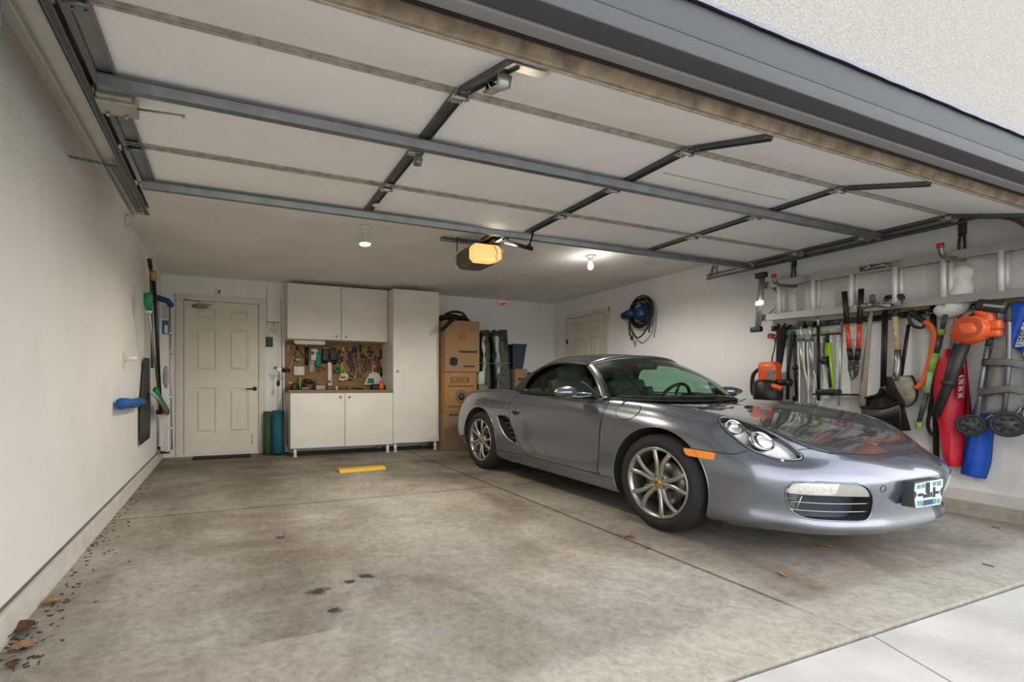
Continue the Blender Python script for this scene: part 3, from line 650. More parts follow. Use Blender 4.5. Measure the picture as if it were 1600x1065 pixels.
def proj(p, axis):
    """drop a point on the body skin along an axis given by name"""
    a, b = p
    o, d = {'L': (Vector((a, 2, b)), Vector((0, -1, 0))), 'R': (Vector((a, -2, b)), Vector((0, 1, 0))), 'T': (Vector((a, b, 3)), Vector((0, 0, -1))), 'F': (Vector((-2, a, b)), Vector((1, 0, 0)))}[axis]
    h = BODYBVH.ray_cast(o, d)
    if h[0] is None: h = BODYBVH.find_nearest({'L': Vector((a, .86, b)), 'R': Vector((a, -.86, b)), 'T': Vector((a, b, .7)), 'F': Vector((.1, a, b))}[axis])
    return h[0], h[1]
def line_on(pts, axis, r, name, m, parent, closed=False, off=0.0, n=10, seg=6):
    Q = []
    for p in cat([(a, b, 0) for a, b in pts], n, closed):
        q, nn = proj((p.x, p.y), axis)
        if q is not None: Q.append(q+nn*off)
    mb_ = MB(CM); mb_.tube(Q, r, seg, closed); return mb_.build(name, m, parent)
def smoothpoly(pts, n=6): return [(p.x, p.y) for p in cat([(a, b, 0) for a, b in pts], n, True)]
def patch_on(poly, axis, off, nx=26):
    """closed outline filled with a skin-following grid (rows between the two sides of the outline)"""
    P = smoothpoly(poly, 8) if nx else poly
    A = np.array(P); a0, a1 = A[:, 0].min(), A[:, 0].max(); G = []
    for i in range(nx):
        a = a0+(a1-a0)*(.5-.5*math.cos(PI*(i+.02)/(nx-.96))); xs = []
        for k in range(len(A)):
            p, q = A[k], A[(k+1) % len(A)]
            if (p[0]-a)*(q[0]-a) <= 0 and p[0] != q[0]: xs.append(p[1]+(q[1]-p[1])*(a-p[0])/(q[0]-p[0]))
        if len(xs) < 2: continue
        b0, b1 = min(xs), max(xs); row = []
        for j in range(14):
            q, nn = proj((a, b0+(b1-b0)*j/13), axis)
            if q is None: q = row[-1] if row else Vector((a, b0, .5)); nn = Vector((0, 0, 0))
            row.append(q+nn*off)
        G.append(row)
    return G

M_paint = mat('slate_metallic_paint', (132, 136, 146), .27, .85, var=.02, coat=1)
_pn = M_paint.node_tree; _b = _pn.nodes['Principled BSDF']; _b.inputs['Coat Roughness'].default_value = .025
M_well = mat('wheel_well_liner', (20, 20, 20), .95)
M_seam = mat('panel_gap', (14, 14, 15), .8)
M_rub = mat('tyre_rubber', (34, 34, 34), .78, var=.15, vscale=30, bump=.1)
M_alloy = mat('alloy_silver', (176, 174, 168), .30, .85, var=.05)
M_chrome = mat('chrome', (225, 225, 225), .12, 1)
M_soft = mat('soft_top_canvas', (66, 66, 67), .95, var=.12, vscale=260, bump=.25, bscale=600, spec=.08)
M_cabin = mat('dark_cabin_trim', (36, 38, 38), .75)
M_seat = mat('grey_leather', (70, 72, 72), .5, var=.08)
M_rubtrim = mat('black_rubber_trim', (18, 18, 18), .6)
M_glass = glassmat('window_glass', (196, 226, 210))
M_hglass = glassmat('headlight_glass', (250, 250, 250))
M_amber = mat('amber_lens', (246, 140, 30), .18, coat=1)

car = thing('car', 'grey metallic two-seat convertible with closed fabric roof parked in the right bay', 'car', CM@Vector((2.15, 0, 0)))
# --- main body with real wheel arches, cockpit, lamp and intake recesses
def circ(c, r, n=72): return [(c[0]+r*math.cos(2*PI*i/n), c[1]+r*math.sin(2*PI*i/n)) for i in range(n)]
cuts = []
FR, RR = (.915, .338), (3.315, .345); RAF, RAR = .372, .372
for (cc, rr) in ((FR, RAF), (RR, RAR)):
    for s in (1, -1): cuts.append(prism_mesh(circ(cc, rr), (0, s*.60, 0), (1, 0, 0), (0, 0, 1), (0, s*.5, 0)))
cuts.append(prism_mesh([(1.46, -.64), (1.40, 0), (1.46, .64), (1.70, .70), (2.45, .715), (2.62, .66), (2.62, -.66), (2.45, -.715), (1.70, -.70)], (0, 0, .30), (1, 0, 0), (0, 1, 0), (0, 0, 1.2)))
HLP = [(.186, .630), (.205, .663), (.245, .703), (.301, .737), (.364, .765), (.436, .774), (.500, .773), (.545, .758), (.570, .732), (.566, .702), (.538, .678), (.485, .662), (.391, .643), (.317, .625), (.260, .608), (.211, .601), (.191, .608)]   # headlight outline from above (t, y)
HLs = smoothpoly(HLP, 5)
def shallow(poly, axis, depth):
    """a cutter that follows the skin, depth deep"""
    G = patch_on(poly, axis, .02, 30); G2 = patch_on(poly, axis, -depth, 30)
    n, m_ = len(G), len(G[0]); V = [p for r in G for p in r]+[p for r in G2 for p in r]; o = n*m_; F = []
    for i in range(n-1):
        for j in range(m_-1):
            F.append((i*m_+j, (i+1)*m_+j, (i+1)*m_+j+1, i*m_+j+1)); F.append((o+i*m_+j, o+i*m_+j+1, o+(i+1)*m_+j+1, o+(i+1)*m_+j))
    for i in range(n-1):
        F.append((i*m_, o+i*m_, o+(i+1)*m_, (i+1)*m_)); j = m_-1; F.append((i*m_+j, (i+1)*m_+j, o+(i+1)*m_+j, o+i*m_+j))
    for j in range(m_-1):
        F.append((j, j+1, o+j+1, o+j)); i = n-1; F.append((i*m_+j, o+i*m_+j, o+i*m_+j+1, i*m_+j+1))
    q = MB(); q.add(V, F); return mb_mesh(q)
for s in (1, -1): cuts.append(shallow([(t, s*y) for t, y in HLP], 'T', .045))
INP = [(.394, .434), (.423, .465), (.463, .483), (.54, .487), (.634, .487), (.70, .486), (.730, .480), (.747, .462), (.751, .430), (.738, .371), (.719, .322), (.688, .292), (.646, .281), (.568, .279), (.49, .277), (.426, .277), (.382, .287), (.358, .323), (.367, .387)]   # front intake (y, z)
INs = smoothpoly(INP, 5)
for s in (1, -1): cuts.append(prism_mesh([(s*a, b) for a, b in INs], (-.2, 0, 0), (0, 1, 0), (0, 0, 1), (.62, 0, 0)))
VNP = [(2.89, .648), (2.908, .632), (2.860, .555), (2.816, .497), (2.765, .450), (2.712, .420), (2.650, .398), (2.585, .400), (2.612, .471), (2.671, .564), (2.712, .632), (2.80, .650)]
for s in (1, -1): cuts.append(prism_mesh(smoothpoly(VNP, 3), (0, s*.80, 0), (1, 0, 0), (0, 0, 1), (0, s*.3, 0)))
me = boolean(me_body, cuts, 'DIFFERENCE', [M_paint, M_well])
body = put_mesh('body_shell', me, [M_paint, M_well], car)
# --- skin panels
DOORP = [(1.455, .890), (1.450, .60), (1.452, .40), (1.458, .300), (1.50, .290), (2.20, .288), (2.36, .290), (2.47, .345), (2.575, .44), (2.665, .58), (2.710, .72), (2.705, .79), (2.64, .85), (2.56, .895), (2.2, .90), (1.8, .905)]
Dp = []
for i, p in enumerate(DOORP): Dp.append(p)
def poly_fine(P, n=4, closed=True):
    out_ = []
    for i in range(len(P)):
        a, b = P[i], P[(i+1) % len(P)]
        for k in range(n): out_.append((a[0]+(b[0]-a[0])*k/n, a[1]+(b[1]-a[1])*k/n))
    return out_
for s, ax in ((1, 'L'), (-1, 'R')):
    me = chunk(DOORP, ax, 'door'); me = strip_inner(me, near_skin); dr = put_mesh('door', me, M_paint, car)
    line_on(DOORP[13:]+DOORP[:4], ax, .0028, 'door_gap', M_seam, dr, off=.001)
    line_on(DOORP[3:14], ax, .0028, 'door_gap', M_seam, dr, off=.001)
    # handle: a bar over a flat cup, its shade put into the colour
    q, nn = proj((2.60, .735), ax)
    m = MB(CM); G = []
    for i in range(9):
        r = []
        for j in range(25):
            a = 2*PI*j/24; rr = i/8; p, nx_ = proj((2.593+.055*rr*math.cos(a), .700+.026*rr*math.sin(a)), ax); r.append(p+nx_*.004)
        G.append(r)
    m.grid(G); m.build('handle_cup_shade_patch', mat('handle_cup_shadow', (58, 60, 64), .35, .7), dr)
    pts = [proj((t, .716+.004*math.cos((t-2.6)*20)), ax) for t in np.linspace(2.53, 2.655, 12)]
    m = MB(CM); m.tube([p+n_*(.006+.012*math.sin(PI*i/11)) for i, (p, n_) in enumerate(pts)], .01, 8, flat=(.011, .006), up=(0, s, 0)); m.build('door_handle', M_paint, dr)
HOOD = [(.075, 0), (.079, .14), (.090, .27), (.118, .430), (.141, .476), (.177, .524), (.228, .566), (.301, .600), (.42, .618), (.58, .662), (.744, .695), (.944, .715), (1.127, .722), (1.30, .720), (1.345, .69), (1.29, .5), (1.245, .3), (1.225, .15), (1.22, 0)]
HOODF = HOOD+[(t, -y) for t, y in HOOD[-2:0:-1]]
me = chunk(HOODF, 'T', 'hood'); me = strip_inner(me, near_skin); hood = put_mesh('hood', me, M_paint, car)
line_on([(t, -y) for t, y in HOOD[13::-1]]+HOOD[1:14], 'T', .0026, 'hood_gap', M_seam, hood, off=.0005)
line_on([(1.222, 0)]+[(t, y) for t, y in HOOD[::-1][1:5]], 'T', .006, 'cowl_seal', M_rubtrim, hood)
line_on([(1.222, 0)]+[(t, -y) for t, y in HOOD[::-1][1:5]], 'T', .006, 'cowl_seal', M_rubtrim, hood)
# crest on the hood
def crest(m_base, pos, nrm, up, size, parent):
    n_ = nrm.normalized(); u_ = (up-n_*up.dot(n_)).normalized(); r_ = u_.cross(n_)
    sh = [(-.40, .46), (-.2, .50), (0, .46), (.2, .50), (.40, .46), (.43, .2), (.40, -.1), (.25, -.38), (0, -.56), (-.25, -.38), (-.40, -.1), (-.43, .2)]
    sh = [(a*size, b*size) for a, b in sh]
    m = MB(CM); m.prism(sh, pos+n_*.001, r_, u_, n_*.0025); sp_ = m.build('badge', mat('badge_gold', (196, 158, 66), .3, .7), parent)
    for nm, rects, cm_ in (('badge_quarter', [((-.34, .06), (-.04, .40)), ((.04, -.34), (.26, -.04))], mat('badge_red', (150, 38, 30), .4)), ('badge_stripe', [((.06, .30), (.34, .38)), ((.06, .14), (.34, .22)), ((-.26, -.2), (-.06, -.12))], mat('badge_black', (25, 22, 20), .4)), ('badge_centre', [((-.10, -.12), (.10, .14))], mat('badge_centre', (90, 66, 24), .4, .5))):
        m = MB(CM)
        for (a0, b0), (a1, b1) in rects: m.prism([(a0*size, b0*size), (a1*size, b0*size), (a1*size, b1*size), (a0*size, b1*size)], pos+n_*.0032, r_, u_, n_*(.0008 if nm != 'badge_centre' else .0014))
        m.build(nm, cm_, sp_)
    return sp_
q, nn = proj((.161, 0), 'T'); crest(None, q, nn, Vector((1, 0, 0)), .058, hood)
for s in (1, -1):
    q, nn = proj((1.04, s*.26), 'T'); m = MB(CM); m.box(q+nn*.008, (.035, .055, .014), None, .004); m.build('washer_nozzle', M_black, hood)
# fuel flap (near side)
FC, FN = Vector((1.207, .815, .80)), Vector((0, .75, .66)).normalized(); FU, FV = Vector((1, 0, 0)), Vector((0, -.66, .75)).normalized()
FLP = [(.108*math.cos(a), .074*math.sin(a)) for a in np.linspace(0, 2*PI, 44, endpoint=False)]
me = boolean(me_big, [prism_mesh(FLP, FC-FN*.12, FU, FV, FN*.4)], 'INTERSECT'); me = strip_inner(me, near_skin); fl = put_mesh('fuel_flap', me, M_paint, car)
Qf = []
for a, b in FLP:
    h = BODYBVH.ray_cast(FC+FU*a+FV*b+FN*.5, -FN)
    if h[0] is not None: Qf.append(h[0]+h[1]*.0008)
m = MB(CM); m.tube(Qf, .0028, 6, True); m.build('flap_gap', M_seam, fl)
# bumper shut line: from the front arch forward under the headlight
for s, ax in ((1, 'L'), (-1, 'R')):
    BL = [(.69, .602), (.60, .600), (.526, .598), (.440, .598), (.400, .605), (.368, .624)]
    line_on(BL, ax, .0024, 'bumper_gap', M_seam, body, off=.0005)
    q = [(.395, .612), (.36, .628), (.345, .64)]
    line_on([(.213, s*.596), (.194, s*.555), (.179, s*.527)], 'T', .0022, 'bumper_gap', M_seam, body, off=.0005)
    # amber side marker
    me = chunk([(.512, .556), (.508, .58), (.514, .594), (.70, .600), (.70, .585), (.685, .560), (.66, .553), (.52, .550)], ax, 'marker')
    me = strip_inner(me, near_skin); mk = put_mesh('side_marker', me, M_amber, car)
    # sill crease, arch lips
    line_on([(1.29, .283), (1.6, .286), (2.2, .286), (2.6, .285), (2.98, .262)], ax, .0022, 'sill_gap', M_seam, body, off=0)
    for (cc, rr, a0, a1) in ((FR, RAF, -.38, PI+.42), (RR, RAR, -.40, PI+.32)):
        Qs = []
        for a in np.linspace(a0, a1, 70):
            p, n_ = proj((cc[0]+(rr+.003)*math.cos(a), cc[1]+(rr+.003)*math.sin(a)), ax)
            if p is not None: Qs.append(p+Vector((0, -s*.003, 0)))
        m = MB(CM); m.tube(Qs, .004, 8, flat=(.004, .006), up=(0, s, 0)); m.build('arch_lip', M_paint, body)
    # underside rubber spoiler ahead of the wheel
    m = MB(CM); m.bb((.50, s*.62, .125), (.53, s*.80, .20)); m.build('air_dam', M_rubtrim, body)
# side intake louvres with bright edge
for s, ax in ((1, 'L'), (-1, 'R')):
    m = MB(CM)
    for k in range(5):
        f = k/5+.08; t0 = 2.885-(2.885-2.67)*f; z0 = .640-(.640-.40)*f
        m.tube([Vector((t0-.005, s*.862, z0)), Vector((t0-.055, s*.868, z0+.008)), Vector((t0-.115+.03*f, s*.852, z0+.004))], .008, 6, flat=(.003, .011), up=(0, s, .25))
    lv = m.build('side_intake_louvre', M_paint, car)
    m = MB(CM); Qs = [proj(p, ax) for p in [(2.912, .640), (2.862, .555), (2.816, .495), (2.765, .448), (2.712, .417), (2.64, .396)]]
    m.tube(cat([q+n_*.003 for q, n_ in Qs], 6), .008, 8); m.build('intake_trim', mat('bright_silver_edge', (190, 192, 196), .28, .7), lv)
# --- headlights
for s in (1, -1):
    hp = [(t, s*y) for t, y in HLP]
    m = MB(CM); G = patch_on(hp, 'T', .0015, 34); m.grid(G); hl = m.build('headlight', M_hglass, car)
    m = MB(CM); G = patch_on(hp, 'T', -.040, 34); m.grid(G); m.build('headlight_reflector', mat('silver_reflector', (236, 236, 236), .2, .35, var=.12, vscale=45), hl)
    P = smoothpoly(hp, 6); Qs = [proj(p, 'T') for p in P]
    m = MB(CM); m.tube([q+n_*.001 for q, n_ in Qs], .0050, 8, True); m.build('headlight_bezel', mat('headlight_rim', (140, 144, 150), .25, .8), hl)
    m = MB(CM); m.tube([proj((.39+(a-.39)*1.04, s*(.690+(s*b-.690)*1.06)), 'T')[0] for a, b in P], .0028, 6, True); m.build('headlight_gap', M_seam, hl)
    q, n_ = proj((.478, s*.726), 'T'); ax_ = Vector((-.72, s*.18, .62)).normalized()
    m = MB(CM); m.lathe([(.0, -.034), (.030, -.030), (.042, -.012), (.046, .004), (.050, .004), (.050, -.03)], q-n_*.012, ax_, 28); m.build('lamp_bowl', M_chrome, hl)
    m = MB(CM); m.ball(q-n_*.020, .026); m.build('projector_lens', M_hglass, hl)
    q, n_ = proj((.340, s*.688), 'T')
    m = MB(CM); m.lathe([(.0, -.03), (.035, -.026), (.055, -.010), (.060, .004), (.064, .004), (.064, -.028)], q-n_*.014, ax_, 28); m.build('lamp_bowl', M_chrome, hl)
    m = MB(CM)
    for t0, y0, t1, y1 in ((.43, .650, .39, .750), (.41, .70, .49, .68)):
        a_, b_ = proj((t0, s*y0), 'T')[0], proj((t1, s*y1), 'T')[0]; m.tube([a_-Vector((0, 0, .022)), b_-Vector((0, 0, .022))], .006, 6, flat=(.003, .012), up=(0, 0, 1))
    m.build('lamp_divider', mat('lamp_divider', (110, 112, 114), .3, .6), hl)
    q, n_ = proj((.19, s*.635), 'T'); q2, n2 = proj((.230, s*.706), 'T')
    m = MB(CM); m.ball(q2+n2*.006, .008); m.build('washer_tip', M_white, hl)
# --- front intakes: fog/indicator lamp above three bars and a dark duct
for s in (1, -1):
    root = None
    def ip(y, z, back): # point on the bumper skin seen from ahead, set back
        q_, n_ = proj((s*y, z), 'F'); return Vector((q_.x+back, q_.y, q_.z))
    lamp = [(.398, .434), (.427, .463), (.465, .480), (.54, .484), (.634, .484), (.70, .483), (.728, .477), (.743, .460), (.747, .430), (.745, .413), (.596, .417), (.386, .411)]
    def fpatch(poly, back, nx=30):
        A = np.array(poly); G = []; a0, a1 = A[:, 0].min()+.001, A[:, 0].max()-.001
        for i in range(nx):
            a = a0+(a1-a0)*i/(nx-1); xs = []
            for k in range(len(A)):
                p, q_ = A[k], A[(k+1) % len(A)]
                if (p[0]-a)*(q_[0]-a) <= 0 and p[0] != q_[0]: xs.append(p[1]+(q_[1]-p[1])*(a-p[0])/(q_[0]-p[0]))
            G.append([ip(a, min(xs)+(max(xs)-min(xs))*j/7, back) for j in range(8)])
        return G
    m = MB(CM); m.grid(fpatch(lamp, .006)); root = m.build('bumper_lamp', mat('clear_lamp_lens', (168, 168, 162), .12, .35, var=.12, vscale=60, coat=1), car)
    m = MB(CM); m.grid(fpatch([(.565, .483), (.58, .421), (.743, .418), (.741, .458), (.725, .474), (.69, .481)], .003)); m.build('fog_lamp_lens', mat('bright_fog_reflector', (236, 234, 226), .15, .7, var=.25, vscale=70, coat=1), root)
    m = MB(CM)
    for zz in (.371, .325): m.tube([ip(y, zz, .012) for y in np.linspace(.370, .728, 18)], .003, 6)
    m.build('grille_bar', M_alloy, root)
    m = MB(CM)
    for zz in np.linspace(.308, .404, 10): m.tube([ip(.695, zz, .016), ip(.742 if zz > .35 else .722, zz, .012)], .0018, 5)
    m.tube([ip(.694, z, .014) for z in (.298, .34, .410)], .003, 5)
    m.build('side_grille', M_alloy, root)
    m = MB(CM); G = fpatch([(.35, .28), (.35, .41), (.765, .41), (.765, .31), (.70, .274), (.55, .266), (.40, .266)], .085); m.grid(G); m.build('radiator', mat('radiator_fin', (70, 78, 88), .5, .4, var=.15, vscale=20), root)
    Qs = [proj((s*a, b), 'F') for a, b in INs]; m = MB(CM); m.tube([q_ for q_, n_ in Qs], .0045, 8, True); m.build('intake_rim', M_paint, root)
# central lower intake slit and tow eye cover, plate
m = MB(CM); Qs = [proj((.322+.018*math.cos(a), .455+.018*math.sin(a)), 'F') for a in np.linspace(0, 2*PI, 24, endpoint=False)]; m.tube([p+nn_*.0005 for p, nn_ in Qs], .0015, 6, True); m.build('tow_eye_cover', M_seam, body)
# licence plate on its dark bracket
px = -.100; _pk = lambda v: v*1.2+.030
m = MB(CM); m.bb((px+.001, -.108, .352), (px+.055, .164, .492), .004); pb = m.build('plate_bracket', mat('plate_bracket_grey', (58, 60, 66), .5), car)
m = MB(CM)
pz = [(-.118, .474), (.112, .466), (.118, .430), (.098, .412), (.098, .400), (.114, .382), (.104, .338), (-.098, .334), (-.112, .372), (-.094, .396), (-.094, .414), (-.118, .432)]
m.prism([(_pk(a), b+.016) for a, b in pz], (px-.004, 0, 0), (0, 1, 0), (0, 0, 1), (.004, 0, 0)); m.build('plate_frame', mat('pale_mint_frame', (214, 240, 232), .45), pb)
for (a0, a1, b0, b1) in ((.072, .104, .438, .460), (.036, .064, .440, .462), (-.058, -.030, .442, .465), (-.100, -.066, .440, .466), (.078, .098, .345, .374), (.050, .072, .342, .372), (-.062, -.030, .342, .372), (-.095, -.070, .342, .368)):
    m = MB(CM); m.prism([(_pk(a0), b0+.016), (_pk(a1), b0+.016), (_pk(a1), b1+.016), (_pk(a0), b1+.016)], (px-.0055, 0, 0), (0, 1, 0), (0, 0, 1), (.0016, 0, 0)); m.build('plate_jewel', mat('teal_jewel', (22, 122, 110), .3, coat=1), pb)
m = MB(CM)
for (a0, a1, b0, b1) in ((.050, .094, .396, .412), (.020, .050, .384, .404), (-.005, .016, .384, .466), (-.026, -.010, .384, .410), (-.052, -.032, .380, .436), (-.085, -.052, .396, .412), (.018, .030, .408, .466)):
    m.prism([(_pk(a0), b0+.016), (_pk(a1), b0+.016), (_pk(a1), b1+.016), (_pk(a0), b1+.016)], (px-.0055, 0, 0), (0, 1, 0), (0, 0, 1), (.0016, 0, 0))
m.build('plate_marking', M_black, pb)
m = MB(CM)
for (a0, a1) in ((.020, .046), (-.006, .016), (-.028, -.010)): m.prism([(_pk(a0), .358), (_pk(a1), .358), (_pk(a1), .388), (_pk(a0), .388)], (px-.0055, 0, 0), (0, 1, 0), (0, 0, 1), (.0016, 0, 0))
m.build('plate_marking', mat('deep_blue_mark', (14, 62, 96), .4), pb)

# --- wheels
def tyre(c, s, R_, rim, wdt, name='tire'):
    m = MB(CM); yo = .5*wdt
    prof = [(rim-.012, -yo+.03), (rim, -yo+.012), (rim+.03, -yo+.001), (rim+.06, -yo), (R_-.035, -yo+.008), (R_-.012, -yo+.022), (R_-.003, -yo+.04)]
    gr = []
    for g in (-.055, -.02, .02, .055): gr += [(R_, g-.006), (R_-.006, g-.004), (R_-.006, g+.004), (R_, g+.006)]
    prof = prof+gr+[(r, -y) for r, y in prof[::-1]]
    m.lathe([(r, h*s) for r, h in prof], c, (0, 1, 0), 72); return m
def wheel(cc, s, R_, wdt, yout, parent):
    c = Vector((cc[0], s*(yout-wdt/2), cc[1])); rim = .234
    F_ = lambda a, r, y: c+Vector((r*math.cos(a), s*y, r*math.sin(a)))
    y0 = wdt/2-.004                             # outer face
    m = MB(CM)
    m.lathe([(rim-.004, s*(-wdt/2+.02)), (rim-.016, s*(-wdt/2+.05)), (rim-.022, s*.02), (rim-.020, s*(y0-.03)), (rim-.010, s*(y0-.006)), (rim+.004, s*(y0+.002)), (rim+.010, s*(y0-.004)), (rim+.004, s*(y0-.012))], c, (0, 1, 0), 72)
    ph = .489 if cc[0] < 2 else .75
    for k in range(5):
        a = 2*PI*k/5+ph
        for d_ in (-1, 1):
            pts = [F_(a+d_*.30, .045, y0-.028), F_(a+d_*.20, .085, y0-.022), F_(a+d_*.18, .13, y0-.014), F_(a+d_*.23, .185, y0-.010), F_(a+d_*.275, rim-.010, y0-.014)]
            pp = cat(pts, 5); m.tube(pp, .01, 10, flat=(.0165, .014), up=(0, s, 0))
        m.add([], [])
    m.lathe([(.0, s*(y0-.018)), (.034, s*(y0-.016)), (.062, s*(y0-.022)), (.074, s*(y0-.035)), (.074, s*(y0-.07)), (0, s*(y0-.07))], c, (0, 1, 0), 40)
    wh = m.build('wheel', M_alloy, parent)
    tyre(c, s, R_, rim, wdt).build('tire', M_rub, wh)
    for k in range(5):
        a = 2*PI*k/5+ph; q = F_(a+PI/5, .050, y0-.018); m = MB(CM); m.cyl(q, q+Vector((0, s*.003, 0)), .0115, seg=16, mi=1); m.cyl(q, q+Vector((0, s*.007, 0)), .0065, seg=6, mi=0); m.build('lug_nut', [M_galvl, M_rubtrim], wh)
    m = MB(CM); m.lathe([(0, s*(y0-.006)), (.022, s*(y0-.007)), (.028, s*(y0-.012)), (.028, s*(y0-.02))], c, (0, 1, 0), 32); m.build('hub_cap', mat('hub_gold', (178, 146, 62), .3, .6), wh)
    m = MB(CM); p = c+Vector((0, s*(y0-.0055), 0)); m.prism([(-.010, .008), (0, .010), (.010, .008), (.008, -.006), (0, -.012), (-.008, -.006)], p, (1, 0, 0), (0, 0, 1), (0, s*.0012, 0)); m.build('hub_emblem', mat('hub_emblem_dark', (86, 50, 30), .4), wh)
    m = MB(CM); m.lathe([(.07, s*(-.005)), (.155, s*(-.005)), (.155, s*.018), (.07, s*.018)], c, (0, 1, 0), 64); m.build('brake_disc', mat('brake_disc', (128, 126, 120), .35, .9, var=.15, vscale=60), wh)
    m = MB(CM)
    ca = -.62 if cc[0] < 2 else PI-.3
    G = []
    for a in np.linspace(ca-.33, ca+.33, 10):
        G.append([F_(a, .10, .022), F_(a, .11, .045), F_(a, .15, .048), F_(a, .168, .03), F_(a, .168, -.02)])
    m.grid(G); m.build('brake_caliper', mat('caliper_olive', (120, 118, 84), .5, .2), wh)
    return wh
for s in (1, -1):
    wheel(FR[:1]+(.332,), s, .330, .215, .875, car)
    wheel(RR[:1]+(.336,), s, .334, .245, .882, car)
m = MB(CM); m.cyl((FR[0], -.75, .332), (FR[0], .75, .332), .035); m.cyl((RR[0], -.75, .336), (RR[0], .75, .336), .04); m.build('axle', M_blkm, car)

# --- windscreen, soft top, side glass
WB = [(1.235, 0, .868), (1.262, .30, .872), (1.345, .55, .876), (1.50, .745, .882)]
WT = [(1.800, 0, 1.243), (1.815, .27, 1.232), (1.850, .44, 1.205), (1.905, .545, 1.165)]
def wsrow(f):
    out_ = []
    for a, b in zip(WB, WT):
        p = Vector(a).lerp(Vector(b), f); bl = .030*math.sin(PI*f); out_.append([p.x-bl*.6, p.y+bl*.25*(p.y/.6), p.z+bl])
    return out_
half = surf([wsrow(f) for f in (0, .25, .5, .75, 1)], 24, 24)
def mirror_rows(h): return [[Vector((p[0], -p[1], p[2])) for p in r[::-1]]+[Vector(p) for p in r[1:]] for r in h]
m = MB(CM); WG = mirror_rows(half); m.grid(WG); ws = m.build('windshield', M_glass, car)
def inset_strip(path, inn, r, nm, mt_, par, flat): m = MB(CM); m.tube(path, r, 8, flat=flat, up=inn); return m.build(nm, mt_, par)
m = MB(CM); m.tube([r[0]+Vector((.012, -.004, .002)) for r in WG], .016, 10, flat=(.030, .013), up=(-.45, -.5, .6)); m.build('windshield_pillar', M_paint, car)
m = MB(CM); m.tube([r[-1]+Vector((.012, .004, .002)) for r in WG], .016, 10, flat=(.030, .013), up=(-.45, .5, .6)); m.build('windshield_pillar', M_paint, car)
m = MB(CM); m.tube([p+Vector((.012, 0, .008)) for p in WG[-1]], .014, 10, flat=(.026, .012), up=(-.5, 0, .85)); m.build('windshield_header', M_paint, car)
for k in (1, ):
    m = MB(CM); m.tube([r[1]+Vector((-.002, -.012, .004)) for r in WG], .006, 6, flat=(.013, .002), up=(-.5, -.4, .7)); m.tube([r[-2]+Vector((-.002, .012, .004)) for r in WG], .006, 6, flat=(.013, .002), up=(-.5, .4, .7)); m.tube([p+Vector((-.012, 0, -.006)) for p in WG[-1]], .006, 6, flat=(.016, .002), up=(-.5, 0, .8)); m.tube([p+Vector((-.004, 0, .004)) for p in WG[0]], .008, 6, flat=(.020, .003), up=(-.5, 0, .8)); m.build('glass_border', M_rubtrim, ws)
STN = [[(1.815, 0, 1.256), (1.830, .28, 1.245), (1.868, .46, 1.215), (1.915, .560, 1.172)],
       [(2.12, 0, 1.292), (2.12, .28, 1.282), (2.13, .48, 1.245), (2.16, .600, 1.200)],
       [(2.42, 0, 1.288), (2.42, .30, 1.276), (2.42, .51, 1.232), (2.38, .640, 1.180)],
       [(2.70, 0, 1.240), (2.68, .32, 1.222), (2.62, .56, 1.165), (2.52, .690, 1.115)],
       [(2.95, 0, 1.135), (2.90, .36, 1.115), (2.79, .62, 1.065), (2.575, .745, 1.03)],
       [(3.17, 0, .955), (3.09, .40, .950), (2.92, .67, .940), (2.60, .795, .912)]]
hs = surf(STN, 40, 30); m = MB(CM); SG = mirror_rows(hs); m.grid(SG); st = m.build('soft_top', M_soft, car)
sm = st.modifiers.new('thickness', 'SOLIDIFY'); sm.thickness = .012; sm.offset = -1
m = MB(CM); m.tube([p+Vector((0, 0, -.004)) for p in SG[-1]], .010, 8); m.build('soft_top_seal', M_rubtrim, st)
for e_ in (0, -1):
    m = MB(CM); m.tube([r[e_]+Vector((-.004, 0, -.004)) for r in SG], .011, 8); m.build('window_seal', M_rubtrim, st)
